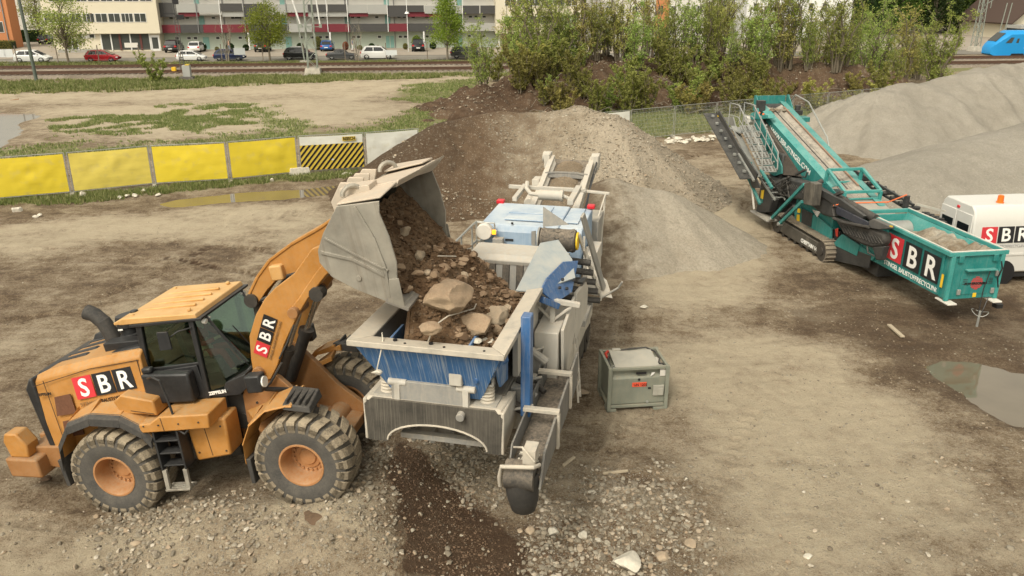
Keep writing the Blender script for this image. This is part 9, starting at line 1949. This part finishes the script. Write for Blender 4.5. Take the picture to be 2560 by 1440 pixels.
def hedge_box(label, s0, s1, d0, d1, z1, leaf, seed, n=5000):
    rnd = random.Random(seed); pts = []
    for _ in range(n):
        f = rnd.randint(0, 2); s = rnd.uniform(s0, s1); d = rnd.uniform(d0, d1); z = rnd.uniform(0.1, z1)
        if f == 0: d = d0
        if f == 1: z = z1
        pts.append(FP(s, d, z)+Vector((rnd.gauss(0, 0.06), rnd.gauss(0, 0.06), rnd.gauss(0, 0.06))))
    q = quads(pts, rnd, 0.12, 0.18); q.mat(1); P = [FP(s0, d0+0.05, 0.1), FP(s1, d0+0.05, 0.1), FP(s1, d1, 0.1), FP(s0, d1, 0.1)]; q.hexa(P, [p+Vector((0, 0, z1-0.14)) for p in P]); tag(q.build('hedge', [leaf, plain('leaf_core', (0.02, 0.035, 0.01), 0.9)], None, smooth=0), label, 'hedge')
hedge_box('long dark clipped hedge at the foot of the pale grey building', bs(34, DB+22), bs(110, DB+22), DB+22, DB+23.5, 1.9, L_DRK, 5)
hedge_box('low hedge at the foot of the orange building', bs(-60, DB+6), bs(26, DB+6), DB+6, DB+7.6, 1.2, L_OLV, 6, 3000)
# wood behind on the right
WD = [tree_mesh(41, 15, 5.5, L_WOOD, 0.12, 'round', 7000, 0.32, 0.45), tree_mesh(42, 13, 5.0, L_BRI, 0.12, 'round', 6000, 0.3, 0.42), tree_mesh(43, 16, 4.5, L_DRK, 0.08, 'cone', 7000, 0.3, 0.42)]
rnd = random.Random(8)
for i in range(34):
    px = 1800+i*24+rnd.uniform(-10, 10); d_ = DB+26+rnd.uniform(0, 40)+(14 if px < 2130 else 0); k = rnd.choice((0, 0, 1, 2, 0)); s_ = far_s(px, 40, d_)[0]
    plant('wood_tree', WD[k], FP(s_, d_, 0), ['tall full green tree in the wood behind the train', 'bright green tree in the wood behind the train', 'dark conical tree in the wood behind the train'][k], 'tree', rnd.uniform(0, 6), rnd.uniform(0.8, 1.25), ['full green trees of the wood', 'bright green trees of the wood', 'dark conical trees of the wood'][k])
for i in range(7):
    px = 1458+i*9; d_ = DB+22; s_ = far_s(px, 40, d_)[0]; plant('wood_tree', WD[2], FP(s_, d_, 0), 'dark conical tree in the gap between the cream and the pale buildings', 'tree', i, 0.7, 'dark trees in the gap between the buildings') if i % 2 == 0 else None
# fallen branches on the bank face
TW = MB(); rnd = random.Random(4)
for i in range(70):
    px = rnd.uniform(1330, 2250); Y = rnd.uniform(62.5, 68.5); x = (px-1280)/CAM_F*Y; z = bank_z(x, Y); a = rnd.uniform(-0.6, 0.6)+(3.14 if rnd.random() < 0.5 else 0); L = rnd.uniform(0.8, 3)
    TW.tube([(x, Y, z+0.1), (x+math.cos(a)*L*0.5, Y-0.3, z+0.2+rnd.uniform(0, 0.5)), (x+math.cos(a)*L, Y-0.5-rnd.random()*0.5, z+rnd.uniform(-0.3, 0.6))], [0.035, 0.025, 0.008], 4)
tag(TW.build('brushwood', PALEBARK, None, smooth=0), kind='stuff')
# grass: blades in tufts
L_GR = leaf_mat('grass_blade', (0.09, 0.125, 0.03), (0.34, 0.31, 0.16), (0.18, 0.21, 0.065), 0.25)
def grass(nm, n, regions, hgt, seed, spread=0.12, blades=5, wd=0.02):
    rs = np.random.RandomState(seed); V = []; F = []; k = 0
    for wt, pts in regions:
        P = [G(a, b) for a, b in pts]; x0, x1 = min(p.x for p in P), max(p.x for p in P); y0, y1 = min(p.y for p in P), max(p.y for p in P); m = int(n*wt)
        X = rs.uniform(x0, x1, m*3); Y = rs.uniform(y0, y1, m*3); c = poly_mask(X, Y, P, 0.5)*np.clip(cover('grass', X, Y)*1.5-0.5+1.7*fbm(X*0.7, Y*0.7, 91, 4), 0, 1)
        sel = np.where(rs.rand(len(X)) < c)[0][:m]; X = X[sel]; Y = Y[sel]; Z = ground_h(X, Y)
        for x, y, z in zip(X, Y, Z):
            for b in range(blades):
                a = rs.rand()*6.28; r_ = rs.rand()*spread; h = hgt*(0.5+rs.rand()); bx, by = x+math.cos(a)*r_, y+math.sin(a)*r_; lx, ly = math.cos(a)*h*0.45, math.sin(a)*h*0.45; w_ = wd*(0.6+rs.rand())
                t = rs.rand()*3.14; dx, dy = math.cos(t)*w_, math.sin(t)*w_
                V += [(bx-dx, by-dy, z-0.01), (bx+dx, by+dy, z-0.01), (bx+lx, by+ly, z+h)]; F.append((k, k+1, k+2)); k += 3
    me = bpy.data.meshes.new(nm); me.from_pydata(V, [], F); me.materials.append(L_GR); o = bpy.data.objects.new(nm, me); S.collection.objects.link(o); return tag(o, kind='stuff')
grass('verge_grass', 15000, [(0.5, ((-100, 508), (180, 490), (560, 455), (900, 428), (905, 445), (560, 476), (180, 512), (0, 522), (-100, 530))), (0.5, ((1150, 290), (1500, 270), (1600, 250), (2140, 240), (2240, 250), (2100, 320), (1850, 330), (1720, 340), (1640, 352), (1560, 340)))], 0.16, 3)
grass('field_grass', 26000, [(0.6, ((-300, 380), (0, 366), (120, 350), (280, 352), (420, 345), (640, 300), (560, 276), (640, 262), (700, 268), (720, 290), (830, 318), (960, 300), (1060, 262), (960, 250), (1010, 212), (1190, 196), (1240, 260), (1160, 300), (1120, 340), (760, 350), (400, 380), (0, 402), (-300, 420))), (0.4, ((120, 300), (330, 285), (420, 262), (620, 262), (640, 320), (380, 340), (140, 345)))], 0.12, 4, 0.2, 4, 0.03)
grass('rail_grass', 20000, [(0.7, ((-100, 206), (300, 200), (760, 187), (1280, 180), (1280, 191), (900, 203), (500, 222), (300, 232), (-100, 242))), (0.3, ((-100, 160), (600, 157), (1300, 153), (1300, 161), (600, 165), (-100, 168)))], 0.24, 5, 0.3, 4, 0.05)
# ================================================================ pieces that lie apart become parts of their own
_KEEP = ('letter', 'wire', 'crown', 'sleeper', 'stripes', 'globe', 'louvre', 'slots', 'gravel', 'stone', 'boulder', 'material', 'caked', 'foliage', 'trunk', 'hedge', 'bush', 'shrub', 'shoes', 'lattice', 'soil', 'eyes', 'handrail', 'ladder', 'rim', 'tyre', 'tread')
def _split(o):
    me = o.data; n = len(me.vertices)
    if n > 6000 or n < 8: return
    par = list(range(n))
    def find(i):
        while par[i] != i: par[i] = par[par[i]]; i = par[i]
        return i
    for e in me.edges:
        a, b = find(e.vertices[0]), find(e.vertices[1])
        if a != b: par[a] = b
    isl = {}
    for i in range(n): isl.setdefault(find(i), []).append(i)
    if len(isl) < 2 or len(isl) > 150: return
    ks = list(isl); bb = []
    for k in ks:
        c = np.array([me.vertices[i].co[:] for i in isl[k]]); bb.append((c.min(0), c.max(0), (c.max(0)-c.min(0)).max()))
    grp = list(range(len(ks)))
    def gf(i):
        while grp[i] != i: i = grp[i]
        return i
    for i in range(len(ks)):
        for j in range(i+1, len(ks)):
            gap = np.linalg.norm(np.maximum(0, np.maximum(bb[i][0]-bb[j][1], bb[j][0]-bb[i][1])))
            if gap <= max(0.02, 0.5*max(bb[i][2], bb[j][2])):
                a, b = gf(i), gf(j)
                if a != b: grp[a] = b
    roots = sorted({gf(i) for i in range(len(ks))})
    if not 2 <= len(roots) <= 20: return
    gi = {}
    for x, k in enumerate(ks):
        for i in isl[k]: gi[i] = gf(x)
    base = o.name.split('.')[0]
    for m_i, r in enumerate(roots):
        ids = [i for i in range(n) if gi[i] == r]; mp = {v: k for k, v in enumerate(ids)}
        fs = [p for p in me.polygons if gi[p.vertices[0]] == r]
        nm = bpy.data.meshes.new(base); nm.from_pydata([me.vertices[i].co[:] for i in ids], [], [[mp[v] for v in p.vertices] for p in fs])
        for m in me.materials: nm.materials.append(m)
        nm.polygons.foreach_set('material_index', [p.material_index for p in fs]); nm.shade_smooth(); nm.set_sharp_from_angle(angle=R(35))
        if m_i == 0: keep = nm
        else: c = o.copy(); c.data = nm; S.collection.objects.link(c); [setattr(k_, 'parent', c) for k_ in ()]
    o.data = keep
bpy.context.view_layer.update()
for o in list(S.objects):
    if o.type == 'MESH' and o.parent is not None and o.get('kind') is None and not any(k in o.name for k in _KEEP) and o.data.users == 1 and not any(m.type == 'SKIN' for m in o.modifiers): _split(o)
bpy.context.view_layer.update()
